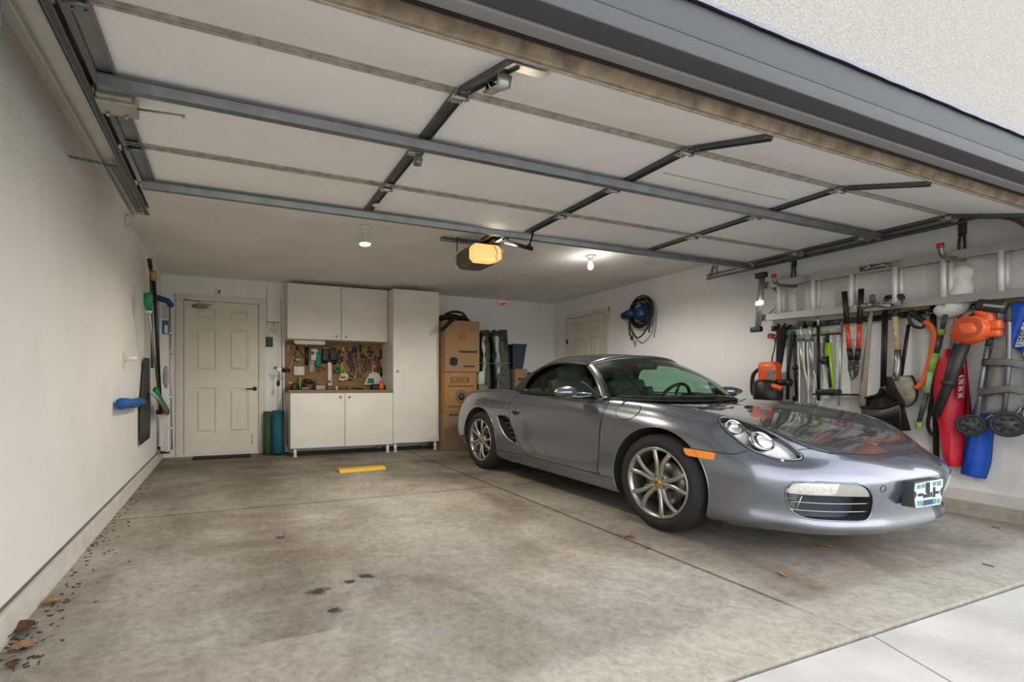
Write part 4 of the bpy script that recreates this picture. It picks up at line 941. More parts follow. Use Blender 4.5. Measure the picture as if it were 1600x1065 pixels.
# sewn seams of the roof
for kk in (12, ):
    for sgn in (1, -1):
        m = MB(CM); idx = 29+sgn*16; m.tube([r[idx]+Vector((0, 0, .002)) for r in SG[2:34]], .003, 6); m.build('sewn_seam', M_soft, st)
WIN = [(1.60, .905), (1.70, .985), (1.80, 1.075), (1.90, 1.150), (1.98, 1.178), (2.14, 1.196), (2.30, 1.188), (2.42, 1.155), (2.50, 1.105), (2.545, 1.02), (2.575, .912)]
def wy(z): return .790-(z-.905)*.66-.15*(z-.905)*(z-1.2)*0
for s in (1, -1):
    m = MB(CM); G = []
    top = [(t, z) for t, z in WIN]
    for t in np.linspace(1.602, 2.57, 30):
        zt = np.interp(t, [p[0] for p in top], [p[1] for p in top]); G.append([Vector((t, s*wy(.90+(zt-.90)*j/8), .90+(zt-.90)*j/8)) for j in range(9)])
    m.grid(G); wn = m.build('side_window', M_glass, car)
    m = MB(CM); m.tube([Vector((t, s*(wy(.90)+.006), .903)) for t in np.linspace(1.50, 2.60, 14)], .007, 8, flat=(.007, .009), up=(0, 0, 1)); m.build('belt_seal', M_rubtrim, wn)
    m = MB(CM); m.prism([(1.52, .895), (1.70, .900), (1.76, 1.02), (1.72, 1.01)], (0, s*.768, 0), (1, 0, 0), (0, 0, 1), (0, s*.012, 0)); m.build('mirror_sail', M_rubtrim, wn)
    # door mirror: shell, foot with the opening between its arms
    m = MB(CM); c = Vector((1.70, s*.995, .932)); bm = bmesh.new(); bmesh.ops.create_uvsphere(bm, u_segments=28, v_segments=16, radius=1)
    for v in bm.verts:
        x, y, z = v.co; fb = 1 if x < 0 else .35
        v.co = Vector((x*.085*fb, y*.125, z*.050*(1-.18*s*y)))
        if x > 0: v.co.x = min(v.co.x, .022)
    m.frombm(bm, Matrix.Rotation(s*.18, 3, 'Z'), c, True); mi = m.build('door_mirror', M_paint, car)
    m = MB(CM)
    m.tube(cat([c+Vector((-.02, -s*.05, -.030)), c+Vector((-.035, -s*.12, -.038)), Vector((1.615, s*.80, .905))], 5), .012, 8, flat=(.016, .008), up=(0, 0, 1))
    m.tube(cat([c+Vector((.0, -s*.085, .008)), c+Vector((-.03, -s*.14, -.008)), Vector((1.60, s*.80, .918))], 5), .010, 8, flat=(.012, .007), up=(0, 0, 1)); m.build('mirror_arm', M_paint, mi)
    m = MB(CM); m.lathe([(0, .0), (.05, .0)], c+Vector((.024, 0, 0)), (1, 0, 0), 24); m.v = [Vector((p.x, c.y+(p.y-c.y)*1.9, c.z+(p.z-c.z)*.95)) for p in m.v]; m.build('mirror_glass', M_chrome, mi)
# wipers
for (a_, b_) in (((1.225, .18, .885), (1.325, .66, .905)), ((1.215, -.35, .882), (1.275, .20, .905))):
    m = MB(CM); A_, B_ = Vector(a_), Vector(b_); m.tube([A_, A_.lerp(B_, .5)+Vector((0, 0, .012)), B_], .007, 6); m.tube([A_.lerp(B_, .35)+Vector((.004, 0, -.004)), B_.lerp(A_, -.25)+Vector((.012, 0, -.004))], .006, 6, flat=(.003, .010), up=(-.5, 0, .8)); m.build('wiper', M_black, car)
# --- cabin
def ins(a, b, c, mname, par, nm, bev=.03, R=None): m = MB(CM); m.box(a, b, R, bev); return m.build(nm, mname, par)
m = MB(CM); m.bb((1.42, -.66, .305), (2.60, .66, .32)); tub = m.build('cabin_floor', M_cabin, car)
dash = []
for y in np.linspace(-.66, .66, 21):
    hmp = .035*math.exp(-((y+.36)/.17)**2)
    dash.append([Vector((1.30+.1*(y/.66)**2, y, .868)), Vector((1.45, y, .885+hmp*.2)), Vector((1.58, y, .895+hmp)), Vector((1.66, y, .870+hmp)), Vector((1.69, y, .80)), Vector((1.66, y, .55)), Vector((1.55, y, .32))])
m = MB(CM); m.grid(dash); m.build('dashboard', M_cabin, car)
swc = Vector((1.80, -.36, .835)); axw = Vector((.88, 0, .42)).normalized()
m = MB(CM); Rw = rot_to(axw); ring = [swc+Rw@Vector((.185*math.cos(a), .185*math.sin(a), 0)) for a in np.linspace(0, 2*PI, 40, endpoint=False)]; m.tube(ring, .015, 8, True); m.ball(swc, .06, (1, 1, .5), Rw)
for a in (.1, PI-.1, -PI/2): m.tube([swc, swc+Rw@Vector((.18*math.cos(a), .18*math.sin(a), 0))], .012, 6)
m.cyl(swc, (1.62, -.36, .76), .03); m.build('steering_wheel', M_cabin, car)
for s in (1, -1):
    y = s*.36
    m = MB(CM); m.box((2.02, y, .48), (.50, .48, .16), None, .05); m.box((2.34, y, .76), (.13, .48, .58), Matrix.Rotation(.22, 3, 'Y'), .055); m.box((2.43, y, 1.07), (.10, .26, .20), Matrix.Rotation(.15, 3, 'Y'), .045)
    for q in (-1, 1): m.box((2.27, y+q*.22, .74), (.14, .07, .46), Matrix.Rotation(.22, 3, 'Y'), .03)
    m.build('seat', M_seat, car)
    m = MB(CM); m.tube(cat([(2.56, s*.16, .92), (2.56, s*.18, 1.07), (2.56, s*.36, 1.12), (2.56, s*.54, 1.07), (2.56, s*.56, .92)], 6), .022, 8); m.build('roll_hoop', M_cabin, car)
m = MB(CM); m.box((1.79, 0, 1.165), (.05, .23, .065), None, .02); m.tube([(1.79, 0, 1.19), (1.775, 0, 1.225)], .01, 6); m.build('interior_mirror', M_black, car)
m = MB(CM); m.prism([(.0, .0), (.30, 0), (.27, .14), (.03, .14)], (2.61, -.15, .93), (0, 1, 0), (0, 0, 1), (.01, 0, 0)); m.build('wind_deflector', M_cabin, car)
# tail lamps (far end, seen only from beside)
for s in (1, -1):
    me = chunk([(3.98, .60), (4.02, .72), (4.25, .76), (4.30, .66), (4.1, .58)], 'L' if s > 0 else 'R', 'tail')
    if len(me.vertices): me = strip_inner(me, near_skin); put_mesh('tail_lamp', me, mat('tail_lamp_red', (150, 20, 20), .2, coat=1), car)
for me_ in (me_body, me_big): bpy.data.meshes.remove(me_)
# ================================================================ the back of the garage
zb = fz(YB)
M_door = mat('cream_door_paint', (216, 211, 196), .5, var=.05, vscale=3)
M_bronze = mat('dark_bronze', (38, 30, 26), .4, .6)
M_dgrey = mat('dark_grey_plastic', (62, 62, 62), .6)
M_lam = mat('cream_laminate', (219, 215, 206), .45, var=.05, vscale=3.5)
M_worn = mat('brushed_knob', (168, 166, 160), .3, .9)
M_ply = mat('worktop_edge', (132, 104, 68), .6, var=.25, vscale=30, stretch=(1, 12, 12))
M_steel = mat('tool_steel', (150, 150, 148), .35, .85, var=.15, vscale=30)
M_dsteel = mat('dark_tool_steel', (70, 70, 68), .4, .75, var=.2, vscale=30)
def panel_door(name, ox, oz, wd, ht, ex, nrm, m, rows=((.885, .955), (.545, .825), (.13, .43)), cols=((.14, .41), (.59, .86))):
    """six raised panels: o = lower hinge corner, ex along the width, nrm out of the face"""
    mb = MB(); ex = Vector(ex); nn = Vector(nrm); ez = Vector((0, 0, 1)); o = Vector((ox[0], ox[1], oz)); R = basis(ex, nn, ez)
    def bar(a0, a1, b0, b1, d0, d1): mb.box(o+ex*(wd*(a0+a1)/2)+ez*(ht*(b0+b1)/2)+nn*((d0+d1)/2), (wd*(a1-a0), d1-d0, ht*(b1-b0)), R)
    bar(0, 1, 0, 1, -.03, 0)
    cs = [0]+[q for c in cols for q in c]+[1]
    for i in range(0, len(cs), 2): bar(cs[i], cs[i+1], 0, 1, 0, .018)
    for (c0, c1) in cols:
        zs = [0]+[q for r in rows[::-1] for q in r]+[1]
        for i in range(0, len(zs), 2): bar(c0, c1, zs[i], zs[i+1], 0, .018)
        for (r0, r1) in rows:
            mx, mz = .022/wd, .022/ht
            A = [o+ex*(wd*a)+ez*(ht*b)+nn*.001 for a, b in ((c0+mx, r0+mz), (c1-mx, r0+mz), (c1-mx, r1-mz), (c0+mx, r1-mz))]
            B = [o+ex*(wd*a)+ez*(ht*b)+nn*.013 for a, b in ((c0+2*mx, r0+2*mz), (c1-2*mx, r0+2*mz), (c1-2*mx, r1-2*mz), (c0+2*mx, r1-2*mz))]
            mb.add(A+B, [(0, 1, 5, 4), (1, 2, 6, 5), (2, 3, 7, 6), (3, 0, 4, 7), (4, 5, 6, 7)])
    return mb.build(name, m)
d1 = struct(panel_door('door_1', (-.555, YB-.012), .115, .925, 2.02, (1, 0, 0), (0, -1, 0), M_door), 'cream six-panel door with a dark lever handle in the back wall')
mb = MB()
for x0, x1 in ((-.655, -.565), (.38, .47)): mb.bb((x0, YB-.034, zb), (x1, YB, 2.215), .004)
mb.bb((-.655, YB-.036, 2.145), (.47, YB, 2.22), .004); mb.bb((-.565, YB-.030, .08), (.38, YB-.001, .113))
mb.bb((-.67, YB-.02, 2.21), (.485, YB, 2.225)); mb.build('door_frame', M_white, d1)
mb = MB(); p = onY(399, 607, YB); mb.cyl((p.x-.01, YB-.012, p.z), (p.x-.01, YB-.03, p.z), .030, seg=20); mb.tube([(p.x-.01, YB-.03, p.z), (p.x-.01, YB-.055, p.z), (p.x-.03, YB-.06, p.z), (p.x-.125, YB-.058, p.z-.002)], .008, 8); mb.build('door_handle', M_bronze, d1)
mb = MB(); mb.ball((-.36, YB-.032, 2.06), .05, (2.2, .35, .45)); mb.tube([(-.46, YB-.04, 2.075), (-.38, YB-.05, 2.10), (-.22, YB-.05, 2.09)], .008, 6); mb.tube([(-.56, YB-.045, 2.148), (-.36, YB-.05, 2.13)], .006, 6); mb.build('door_closer', mat('aged_closer', (140, 134, 116), .5, .4, var=.2), d1)
mb = MB(); mb.tube([(.29, YB-.02, .345), (.29, YB-.032, .33), (.29, YB-.036, .22), (.29, YB-.03, .21)], .006, 6); mb.box((.29, YB-.024, .345), (.028, .02, .018)); mb.build('door_stop', M_steel, d1)
d2y0, d2y1 = onX(889, 500, XR).y, onX(947, 500, XR).y
d2 = struct(panel_door('door_2', (XR-.012, d2y0), .115, d2y0-d2y1, 2.02, (0, -1, 0), (-1, 0, 0), M_door), 'white six-panel side door in the right wall behind the car')
mb = MB(); mb.bb((XR-.03, d2y0, .07), (XR, d2y0+.075, 2.20), .004); mb.bb((XR-.03, d2y1-.075, .07), (XR, d2y1, 2.20), .004); mb.bb((XR-.032, d2y1-.075, 2.145), (XR, d2y0+.075, 2.215), .004); mb.build('door_frame', M_white, d2)
mb = MB(); mb.bb((XR-.045, d2y0-.004, 1.72), (XR-.03, d2y0+.016, 1.80)); mb.build('door_hinge', M_bronze, d2)

def onething(name, label, cat_, parts, loc=None, group=None):
    """parts: (part name, mesh builder, material); one part -> a single mesh thing"""
    if len(parts) == 1:
        o = parts[0][1].build(name, parts[0][2]); return tag(o, label, cat_, group)
    if loc is None:
        V = [v for p in parts for v in p[1].v]; loc = Vector([(min(v[i] for v in V)+max(v[i] for v in V))/2 for i in range(3)]); loc.z = min(v.z for v in V)
    t = thing(name, label, cat_, loc, group)
    for p in parts: p[1].build(p[0], p[2], t)
    return t
# small fittings by the door
p = onY(341, 456, YB); mb = MB(); mb.box((p.x, YB-.014, p.z), (.07, .028, .062), None, .006); m2 = MB(); m2.box((p.x+.012, YB-.030, p.z), (.026, .006, .034), None, .002)
onething('door_chime', 'small white wall box with dark window above the cream back door', 'sensor', [('case', mb, M_white), ('window', m2, M_black)])
p = onY(427, 513, YB); mb = MB(); mb.box((p.x, YB-.002, p.z), (.165, .003, .185)); m2 = MB(); m2.box((p.x, YB-.004, p.z+.088), (.165, .002, .012)); m3 = MB(); m3.lathe([(.020, 0), (.026, 0), (.026, .001), (.020, .001)], (p.x, YB-.0045, p.z+.052), (0, -1, 0), 24); m3.box((p.x, YB-.0046, p.z+.052), (.044, .001, .005), Matrix.Rotation(-.7, 3, 'Y'))
for k in range(4): m3.box((p.x-.005*(k % 2), YB-.0042, p.z-.002-.018*k), (.12-.02*(k % 2), .001, .004))
onething('warning_notice', 'white safety notice with a prohibition sign on the wall beside the door', 'sign', [('sheet', mb, M_white), ('header_band', m2, mat('faded_red_band', (150, 84, 70), .6)), ('printed_mark', m3, mat('faded_print', (140, 122, 116), .7))])
p = onY(420, 534, YB); mb = MB(); mb.box((p.x, YB-.014, p.z), (.105, .028, .135), None, .006); m2 = MB(); m2.box((p.x, YB-.030, p.z-.03), (.06, .005, .022), None, .002); m3 = MB(); m3.tube(cat([(p.x+.02, YB-.006, p.z+.065), (p.x-.03, YB-.005, p.z+.11), (p.x-.055, YB-.004, p.z+.16), (.488, YB-.004, p.z+.25), (.488, YB-.004, 2.40)], 5), .003, 6)
onething('wall_control', 'black wall control panel with a wire below the safety notice', 'door control', [('case', mb, M_black), ('push_button', m2, M_dgrey), ('wire', m3, mat('grey_wire', (120, 116, 106), .7))])
mb = MB(); mb.prism([(-.44, 6.50), (.27, 6.50), (.27, 6.73), (-.44, 6.73)], (0, 0, fz(6.6)+.001), (1, 0, 0), (0, 1, 0), (0, 0, .014)); tag(mb.build('doormat', mat('black_rubber_mat', (30, 30, 28), .95, bump=.6, bscale=150), bev=.003), 'thin black rubber doormat on the floor before the cream door', 'doormat')

# ---- left wall and corner
p = onX(192, 562, XL); mb = MB(); mb.box((XL+.008, p.y, p.z), (.014, .035, .14), None, .003); m2 = MB(); m2.cyl((XL+.01, p.y, p.z+.01), (XL+.10, p.y, p.z+.014), .017, seg=14)
onething('wall_hook', 'cream wall bracket with a short white peg on the left wall', 'hook', [('backplate', mb, M_white), ('peg', m2, mat('peg_white', (232, 228, 214), .5))])
p = onX(196, 346, XL); mb = MB(); mb.box((XL+.016, p.y, p.z), (.03, .06, .085), None, .006); tag(mb.build('wall_sensor', M_white), 'tiny white sensor box high on the left wall below the ceiling', 'sensor')
pts = cat([onX(190, 630.5, XL+.06), onX(197, 629.5, XL+.06), onX(206, 630, XL+.06), onX(215, 628, XL+.06), onX(221.5, 627, XL+.06)], 6)
mb = MB(); mb.tube(pts, [.044]*2+[.040]*(len(pts)-4)+[.034, .018], 20)
tag(mb.build('foam_bumper', mat('blue_foam', (28, 92, 158), .75, var=.12, vscale=20, bump=.2)), 'bright blue foam bumper roll fixed to the left wall at knee height', 'foam bumper')
def corner(u, v, X): return onX(u, v, X)
# snow shovel hung blade down
Xs = XL+.07
a = onX(233.5, 405, Xs); a1 = onX(235.5, 419, Xs); b = onX(238, 575, Xs)
mb = MB(); mb.tube([a, a1], .022, 10); m2 = MB(); m2.tube([a1, b], .014, 10); m3 = MB(); Yc = b.y; G = []
for i in range(9):
    f = i/8; z = b.z+.10-f*.82; w_ = .06+.17*min(1, f*1.6); G.append([Vector((Xs-.05+.04*(1-abs(j-4)/4), Yc-.1+(j-4)/4*w_*1.35, z+.04*f*(j-4)/4)) for j in range(9)])
m3.grid(G); m4 = MB(); m4.box((Xs+.004, Yc+.04, b.z-.46), (.004, .10, .13))
sh = thing('snow_shovel', 'snow shovel with wide dark grey blade hanging handle up on the left wall', 'snow shovel', (Xs, Yc, G[-1][4].z))
m2.build('handle', mat('grey_green_pole', (84, 88, 76), .6), sh); mb.build('grip', M_black, sh); m3.build('blade', mat('dark_grey_blade', (64, 62, 58), .7, var=.1), sh, solid=.006); m4.build('label', mat('pale_blue_label', (120, 138, 150), .5), sh)
# dark pole with a yellow top
Xp = XL+.10; a = onX(239, 425, Xp); a1 = onX(240.5, 436, Xp); b = onX(251, 640, Xp)
mb = MB(); mb.tube([a, a1], .030, 10); m2 = MB(); m2.tube([a1, b], .018, 10); m3 = MB(); m3.box(b-Vector((0, 0, .02)), (.06, .30, .05), None, .01)
pb_ = thing('push_broom', 'black-handled broom with yellow end standing in the left corner', 'broom', (b.x, b.y, b.z-.12)); m2.build('handle', M_black, pb_); mb.build('grip', mat('mustard_cap', (176, 142, 62), .6), pb_); m3.build('broom_head', mat('dark_maroon_bristle', (62, 26, 24), .9, bump=.5, bscale=200), pb_)
# green telescoping brush
Xg = XL+.13; a = onX(231, 458, Xg); a1 = onX(232.5, 484, Xg); b = onX(248, 612, Xg)
mb = MB(); mb.tube([a, a.lerp(a1, .5), a1], [.036, .040, .030], 12); m2 = MB(); m2.tube([a1, b], .010, 8); m5 = MB(); m5.cyl(a1+Vector((0, 0, .02)), a1-Vector((0, 0, .03)), .026, seg=12)
m3 = MB(); c = onX(252, 627, Xg); m3.tube([onX(243, 610, Xg), c, onX(262, 643, Xg)], [.02, .034, .02], 10, flat=(.045, .025), up=(1, 0, 0)); m4 = MB(); m4.tube([onX(236, 612, Xg+.03), onX(246, 622, Xg+.03), onX(259, 644, Xg+.03)], .016, 8)
gb = thing('brush', 'long silver-handled brush with green grip and green head by the stepladder', 'brush', (b.x, b.y, c.z-.15)); m2.build('handle', M_steel, gb); mb.build('grip', mat('green_grip', (26, 122, 84), .5), gb); m5.build('collar', M_white, gb); m3.build('brush_head', mat('green_head', (30, 110, 70), .5), gb); m4.build('bristle_strip', mat('pale_bristle', (150, 168, 150), .9), gb)
# stepladder folded in the corner
Yl = 6.36; lad = thing('stepladder', 'folded aluminium stepladder with blue cap leaning in the left corner', 'stepladder', onY(258, 705, Yl)*1)
M_alu = mat('aluminium', (196, 196, 192), .38, .7, var=.06, vscale=10)
mb = MB()
for (u0, u1, dy, off) in ((250.5, 263.5, 0, 0), ):
    A0, A1 = onY(250.5, 473, Yl), onY(263, 474, Yl); B0, B1 = onY(251, 704, Yl-.04), onY(264, 706, Yl-.04)
    mb.add([A0, A1, B1, B0]+[p+Vector((0, .05, 0)) for p in (A0, A1, B1, B0)], [(0, 1, 2, 3), (7, 6, 5, 4), (0, 4, 5, 1), (1, 5, 6, 2), (2, 6, 7, 3), (3, 7, 4, 0)])
    for k in (1, 2, 3, 4): mb.tube([A0.lerp(A1, k/5)-Vector((0, .003, .25)), B0.lerp(B1, k/5)-Vector((0, .003, 0))], .0035, 6)
mb.build('front_rail', mat('satin_ladder_rail', (222, 222, 218), .5, .15), lad)
mb = MB(); mb.tube([onY(265.5, 482, Yl+.10), onY(268.5, 702, Yl+.10)], .01, 6, flat=(.012, .02), up=(0, 1, 0)); mb.build('rear_rail', M_alu, lad)
mb = MB(); mb.tube([onY(243.5, 560, Yl+.12), onY(244.5, 698, Yl+.12)], .01, 6, flat=(.022, .012), up=(0, 1, 0)); mb.build('rear_rail', M_alu, lad)
mb = MB()
for v in (520, 550, 585, 620, 668):
    c = onY(266.5, v, Yl+.06); mb.box(c, (.05, .09, .03), None, .004)
mb.build('step', M_alu, lad)
mb = MB(); A, B, C_ = onY(243.5, 464, Yl+.02), onY(262, 470, Yl+.02), onY(268.5, 478, Yl+.02)
mb.tube([A, A.lerp(B, .5), B, C_], .03, 10, flat=(.035, .10), up=(0, 1, 0)); mb.build('top_cap', mat('blue_cap', (28, 62, 120), .5), lad)
mb = MB(); c = onY(258.5, 511, Yl-.008); mb.box(c, (.075, .003, .17)); lb = mb.build('label', mat('blue_label', (38, 84, 146), .5), lad)
mb = MB(); mb.box(c+Vector((.008, -.003, -.025)), (.035, .002, .10)); mb.build('label_panel', M_white, lb)
mb = MB(); c2 = onY(257.5, 487, Yl-.006); mb.box(c2, (.078, .003, .17)); mb.build('instruction_label', mat('grey_print_label', (176, 178, 178), .6, var=.2, vscale=80), lad)
mb = MB(); c = onY(259.5, 589, Yl-.03); mb.lathe([(0, .002), (.03, .002), (.034, 0), (.034, -.002)], c, (0, -1, 0), 24); mb.v = [Vector((v.x, v.y, c.z+(v.z-c.z)*4)) for v in mb.v]; mb.build('oval_badge', mat('silver_oval', (150, 150, 150), .4, .3, var=.3, vscale=60), lad)
mb = MB()
for u, v, dy in ((257.5, 706.5, -.02), (246, 700, .12)): mb.box(onY(u, v, Yl+dy)+Vector((0, .02, 0)), (.10, .06, .03), None, .005)
mb.build('rubber_foot', M_black, lad)
# rolled mats and fishing rod between the door and the cabinets
mr = thing('exercise_mat', 'rolled teal exercise mat leaning against the wall beside the base cabinet', 'exercise mat', (.60, 6.58, fz(6.58)))
a, b = onY(424, 705, 6.56), onY(431, 643, 6.70)
def roll(a, b, r, turns=4):
    m = MB(); ax_ = (b-a).normalized(); R = rot_to(ax_); L_ = (b-a).length; G = []
    for i in range(turns*20+1):
        t = 2*PI*i/20; rr = r*(.25+.75*i/(turns*20)); q = a+R@Vector((rr*math.cos(t), rr*math.sin(t), 0)); G.append([q, q+ax_*L_])
    m.grid(G); return m
roll(Vector((.615, 6.56, fz(6.56)+.02)), Vector((.625, 6.68, .665)), .085).build('mat_roll', mat('teal_foam', (16, 92, 110), .7, var=.15, vscale=6, bump=.2), mr, solid=.009)
tag(roll(Vector((.478, 6.60, fz(6.6)+.02)), Vector((.488, 6.72, .655)), .055).build('yoga_mat', mat('olive_foam', (52, 78, 52), .75, var=.1), solid=.006), 'thin olive green rolled mat behind the teal roll', 'exercise mat')
fr = thing('fishing_rod', 'thin fishing rod with a silver reel leaning beside the cabinets', 'fishing rod', (.70, 6.55, fz(6.55)))
a, b = onY(443.5, 705, 6.5), onY(438.5, 467, 6.74)
mb = MB(); P = [a.lerp(b, i/20) for i in range(21)]; mb.tube(P, [.009-.0065*i/20 for i in range(21)], 6); mb.build('rod_blank', mat('dark_rod', (50, 46, 36), .5), fr)
mb = MB(); c = a.lerp(b, .535); mb.tube([c+Vector((-.11, -.03, .01)), c+Vector((-.05, -.05, .005)), c+Vector((.06, -.04, 0))], .016, 8); mb.cyl(c+Vector((-.05, -.10, -.01)), c+Vector((-.05, -.02, -.01)), .030, seg=16); mb.build('reel', M_steel, fr)
mb = MB(); mb.tube([c+Vector((.0, -.05, -.03)), c+Vector((.10, -.06, -.025))], .024, 8); mb.tube([c+Vector((-.045, -.05, -.02)), c+Vector((-.05, -.05, -.16))], .005, 6); mb.ball(c+Vector((-.055, -.05, -.2)), .025, (1, .8, 1.8)); mb.build('reel_handle', M_black, fr)
mb = MB()
for k in (.62, .70, .78, .86, .94, .985): q = a.lerp(b, k); mb.lathe([(.010, -.001), (.012, 0), (.010, .001)], q+Vector((0, -.014, 0)), (b-a), 12)
mb.build('line_guide', M_steel, fr)

# ---- cabinets
def cabinet(name, label, x0, x1, y0, z0, z1, doors, knobs, legs=None, cat_='cabinet'):
    t = thing(name, label, cat_, ((x0+x1)/2, (y0+YB)/2, (z0 if not legs else fz(y0))))
    m = MB(); k = .018
    m.bb((x0, y0+.02, z0), (x0+k, YB-.03, z1)); m.bb((x1-k, y0+.02, z0), (x1, YB-.03, z1)); m.bb((x0+k, y0+.02, z0), (x1-k, YB-.03, z0+k)); m.bb((x0+k, y0+.02, z1-k), (x1-k, YB-.03, z1)); m.bb((x0+k, YB-.038, z0+k), (x1-k, YB-.03, z1-k))
    m.build('carcass', M_lam, t)
    for i, (a, b) in enumerate(doors):
        m = MB(); m.bb((a+.002, y0, z0+.004), (b-.002, y0+.018, z1-.004), .0015); dd = m.build('cabinet_door', M_lam, t)
        kx, kz = knobs[i]; m = MB(); m.lathe([(0, .026), (.012, .025), (.017, .020), (.017, .016), (.008, .010), (.007, 0)], (kx, y0, kz), (0, -1, 0), 20); m.build('knob', M_worn, dd)
    for (lx, ly) in legs or ():
        m = MB(); m.cyl((lx, ly, fz(ly)), (lx, ly, z0+.001), .022, seg=18); m.lathe([(.0, 0), (.027, 0), (.027, .012), (.022, .014)], (lx, ly, fz(ly)), seg=18); m.build('leg', M_white, t)
    return t
YU = 6.50; YF = 6.27
cabinet('upper_cabinet', 'cream two-door wall cabinet under the ceiling above the pegboard', .735, 2.165, YU, 1.655, 2.415, [(.735, 1.475), (1.478, 2.165)], [(1.405, 1.71), (1.545, 1.71)])
cabinet('tall_cabinet', 'tall cream single-door cabinet reaching almost to the ceiling', 2.172, 2.885, YF, .195, 2.398, [(2.172, 2.885)], [(2.235, 1.225)], [(2.215, 6.31), (2.84, 6.31), (2.215, 6.74), (2.84, 6.74)])
cabinet('base_cabinet', 'low cream two-door base cabinet on short white legs', .745, 2.168, YF, .185, .925, [(.745, 1.473), (1.476, 2.168)], [(1.41, .865), (1.535, .865)], [(.81, 6.31), (2.10, 6.31), (.81, 6.74), (2.10, 6.74)])
mb = MB(); mb.bb((.72, YF-.02, .926), (2.168, YB-.004, .958), .003); tag(mb.build('worktop', M_ply), 'brown wood-edged worktop on the low cabinet', 'worktop')
M_peg = mat('pegboard_hardboard', (142, 106, 68), .75, var=.12, vscale=6)
mb = MB(); mb.bb((.735, YB-.012, .960), (2.168, YB-.003, 1.653)); peg = mb.build('pegboard', M_peg); tag(peg, 'brown perforated hardboard tool board behind the worktop', 'pegboard')
nt = M_peg.node_tree; b_ = nt.nodes['Principled BSDF']; src = b_.inputs['Base Color'].links[0].from_socket
g = N(nt, 'ShaderNodeNewGeometry'); vm = N(nt, 'ShaderNodeVectorMath', operation='MULTIPLY'); vm.inputs[1].default_value = (1/.0254, 0, 1/.0254); fr_ = N(nt, 'ShaderNodeVectorMath', operation='FRACTION'); sb = N(nt, 'ShaderNodeVectorMath', operation='SUBTRACT'); sb.inputs[1].default_value = (.5, 0, .5); ln = N(nt, 'ShaderNodeVectorMath', operation='LENGTH'); lt = N(nt, 'ShaderNodeMath', operation='LESS_THAN'); lt.inputs[1].default_value = .12; mx = N(nt, 'ShaderNodeMix', data_type='RGBA')
nt.links.new(g.outputs['Position'], vm.inputs[0]); nt.links.new(vm.outputs[0], fr_.inputs[0]); nt.links.new(fr_.outputs[0], sb.inputs[0]); nt.links.new(sb.outputs[0], ln.inputs[0]); nt.links.new(ln.outputs['Value'], lt.inputs[0]); nt.links.new(lt.outputs[0], mx.inputs[0]); nt.links.new(src, mx.inputs[6]); mx.inputs[7].default_value = (.015, .01, .008, 1); nt.links.new(mx.outputs[2], b_.inputs['Base Color'])
mb = MB(); A = onY(459.5, 533, 6.62); mb.bb((A.x, 6.58, 1.60), (A.x+.43, 6.64, 1.652), .008); m2 = MB(); m2.bb((A.x+.02, 6.585, 1.592), (A.x+.41, 6.635, 1.60), .002)
onething('under_cabinet_light', 'short white strip light fixed under the wall cabinet, unlit', 'strip light', [('case', mb, M_white), ('diffuser', m2, mat('strip_diffuser', (226, 226, 220), .4))])

# ---- tools on the pegboard; pg(a,b) reads the enlarged view of the board
YT_ = YB-.030
def pg(a, b, y=YT_): return onY(430+a/5.324, 420+b/5.324, y)
def ph(a, b, y=YT_): return onY(520+a/11.21, 520+b/11.21, y)
def pk(a, b, y=YT_): return onY(440+a/11.21, 520+b/11.21, y)
TC = {k: mat('tool_'+k, c, .5, var=.08) for k, c in dict(black=(26, 25, 25), navy=(34, 44, 62), red=(128, 34, 26), orange=(210, 98, 34), yellow=(196, 160, 40), green=(38, 104, 66), lime=(160, 190, 70), brown=(112, 72, 40), teal=(24, 120, 110), white=(206, 204, 196), grey=(110, 110, 106), purple=(56, 36, 54), olive=(86, 84, 48), darkgreen=(26, 50, 42)).items()}
def screwdriver(a, b, L2, col, label, r=.013):
    """a handle top, b handle bottom, then the shaft below"""
    d = (b-a).normalized(); r *= 1.45; h = MB(); h.tube([a, a.lerp(b, .15), a.lerp(b, .5), a.lerp(b, .85), b], [r*.8, r, r*.85, r, r*.6], 10); s = MB(); s.tube([b, b+d*L2], .005, 6); s.box(b+d*L2, (.008, .002, .012))
    return onething('screwdriver', label, 'screwdriver', [('handle', h, TC[col]), ('shaft', s, M_steel)], group='hand tools on the pegboard')
def pliers(c, L_, col, label, tilt=0):
    R = Matrix.Rotation(tilt, 3, 'Y'); f = lambda x, z: c+R@Vector((x, 0, z)); h = MB()
    for s in (-1, 1): h.tube(cat([f(s*.003, -.02), f(s*.022, -.05), f(s*.026, -L_*.6), f(s*.014, -L_)], 4), .0095, 6)
    j = MB(); j.cyl(f(0, -.01)+Vector((0, -.008, 0)), f(0, -.01)+Vector((0, .008, 0)), .014, seg=12)
    for s in (-1, 1): j.tube([f(s*.006, -.01), f(s*.010, .02), f(s*.002, .055)], .009, 6)
    return onething('pliers', label, 'pliers', [('handle', h, TC[col]), ('jaw', j, M_dsteel)], group='hand tools on the pegboard')
def wrench(a, b, label, w_=.008):
    m = MB(); m.tube([a, b], .01, 6, flat=(w_, .004), up=(0, 1, 0)); m.lathe([(.010, -.004), (.020, -.004), (.020, .004), (.010, .004), (.010, -.004)], a, (0, 1, 0), 14)
    for s in (-1, 1): m.tube([b, b+Vector((s*.014, 0, -.012)), b+Vector((s*.010, 0, -.032))], .006, 6)
    return tag(m.build('wrench', M_steel), label, 'wrench')
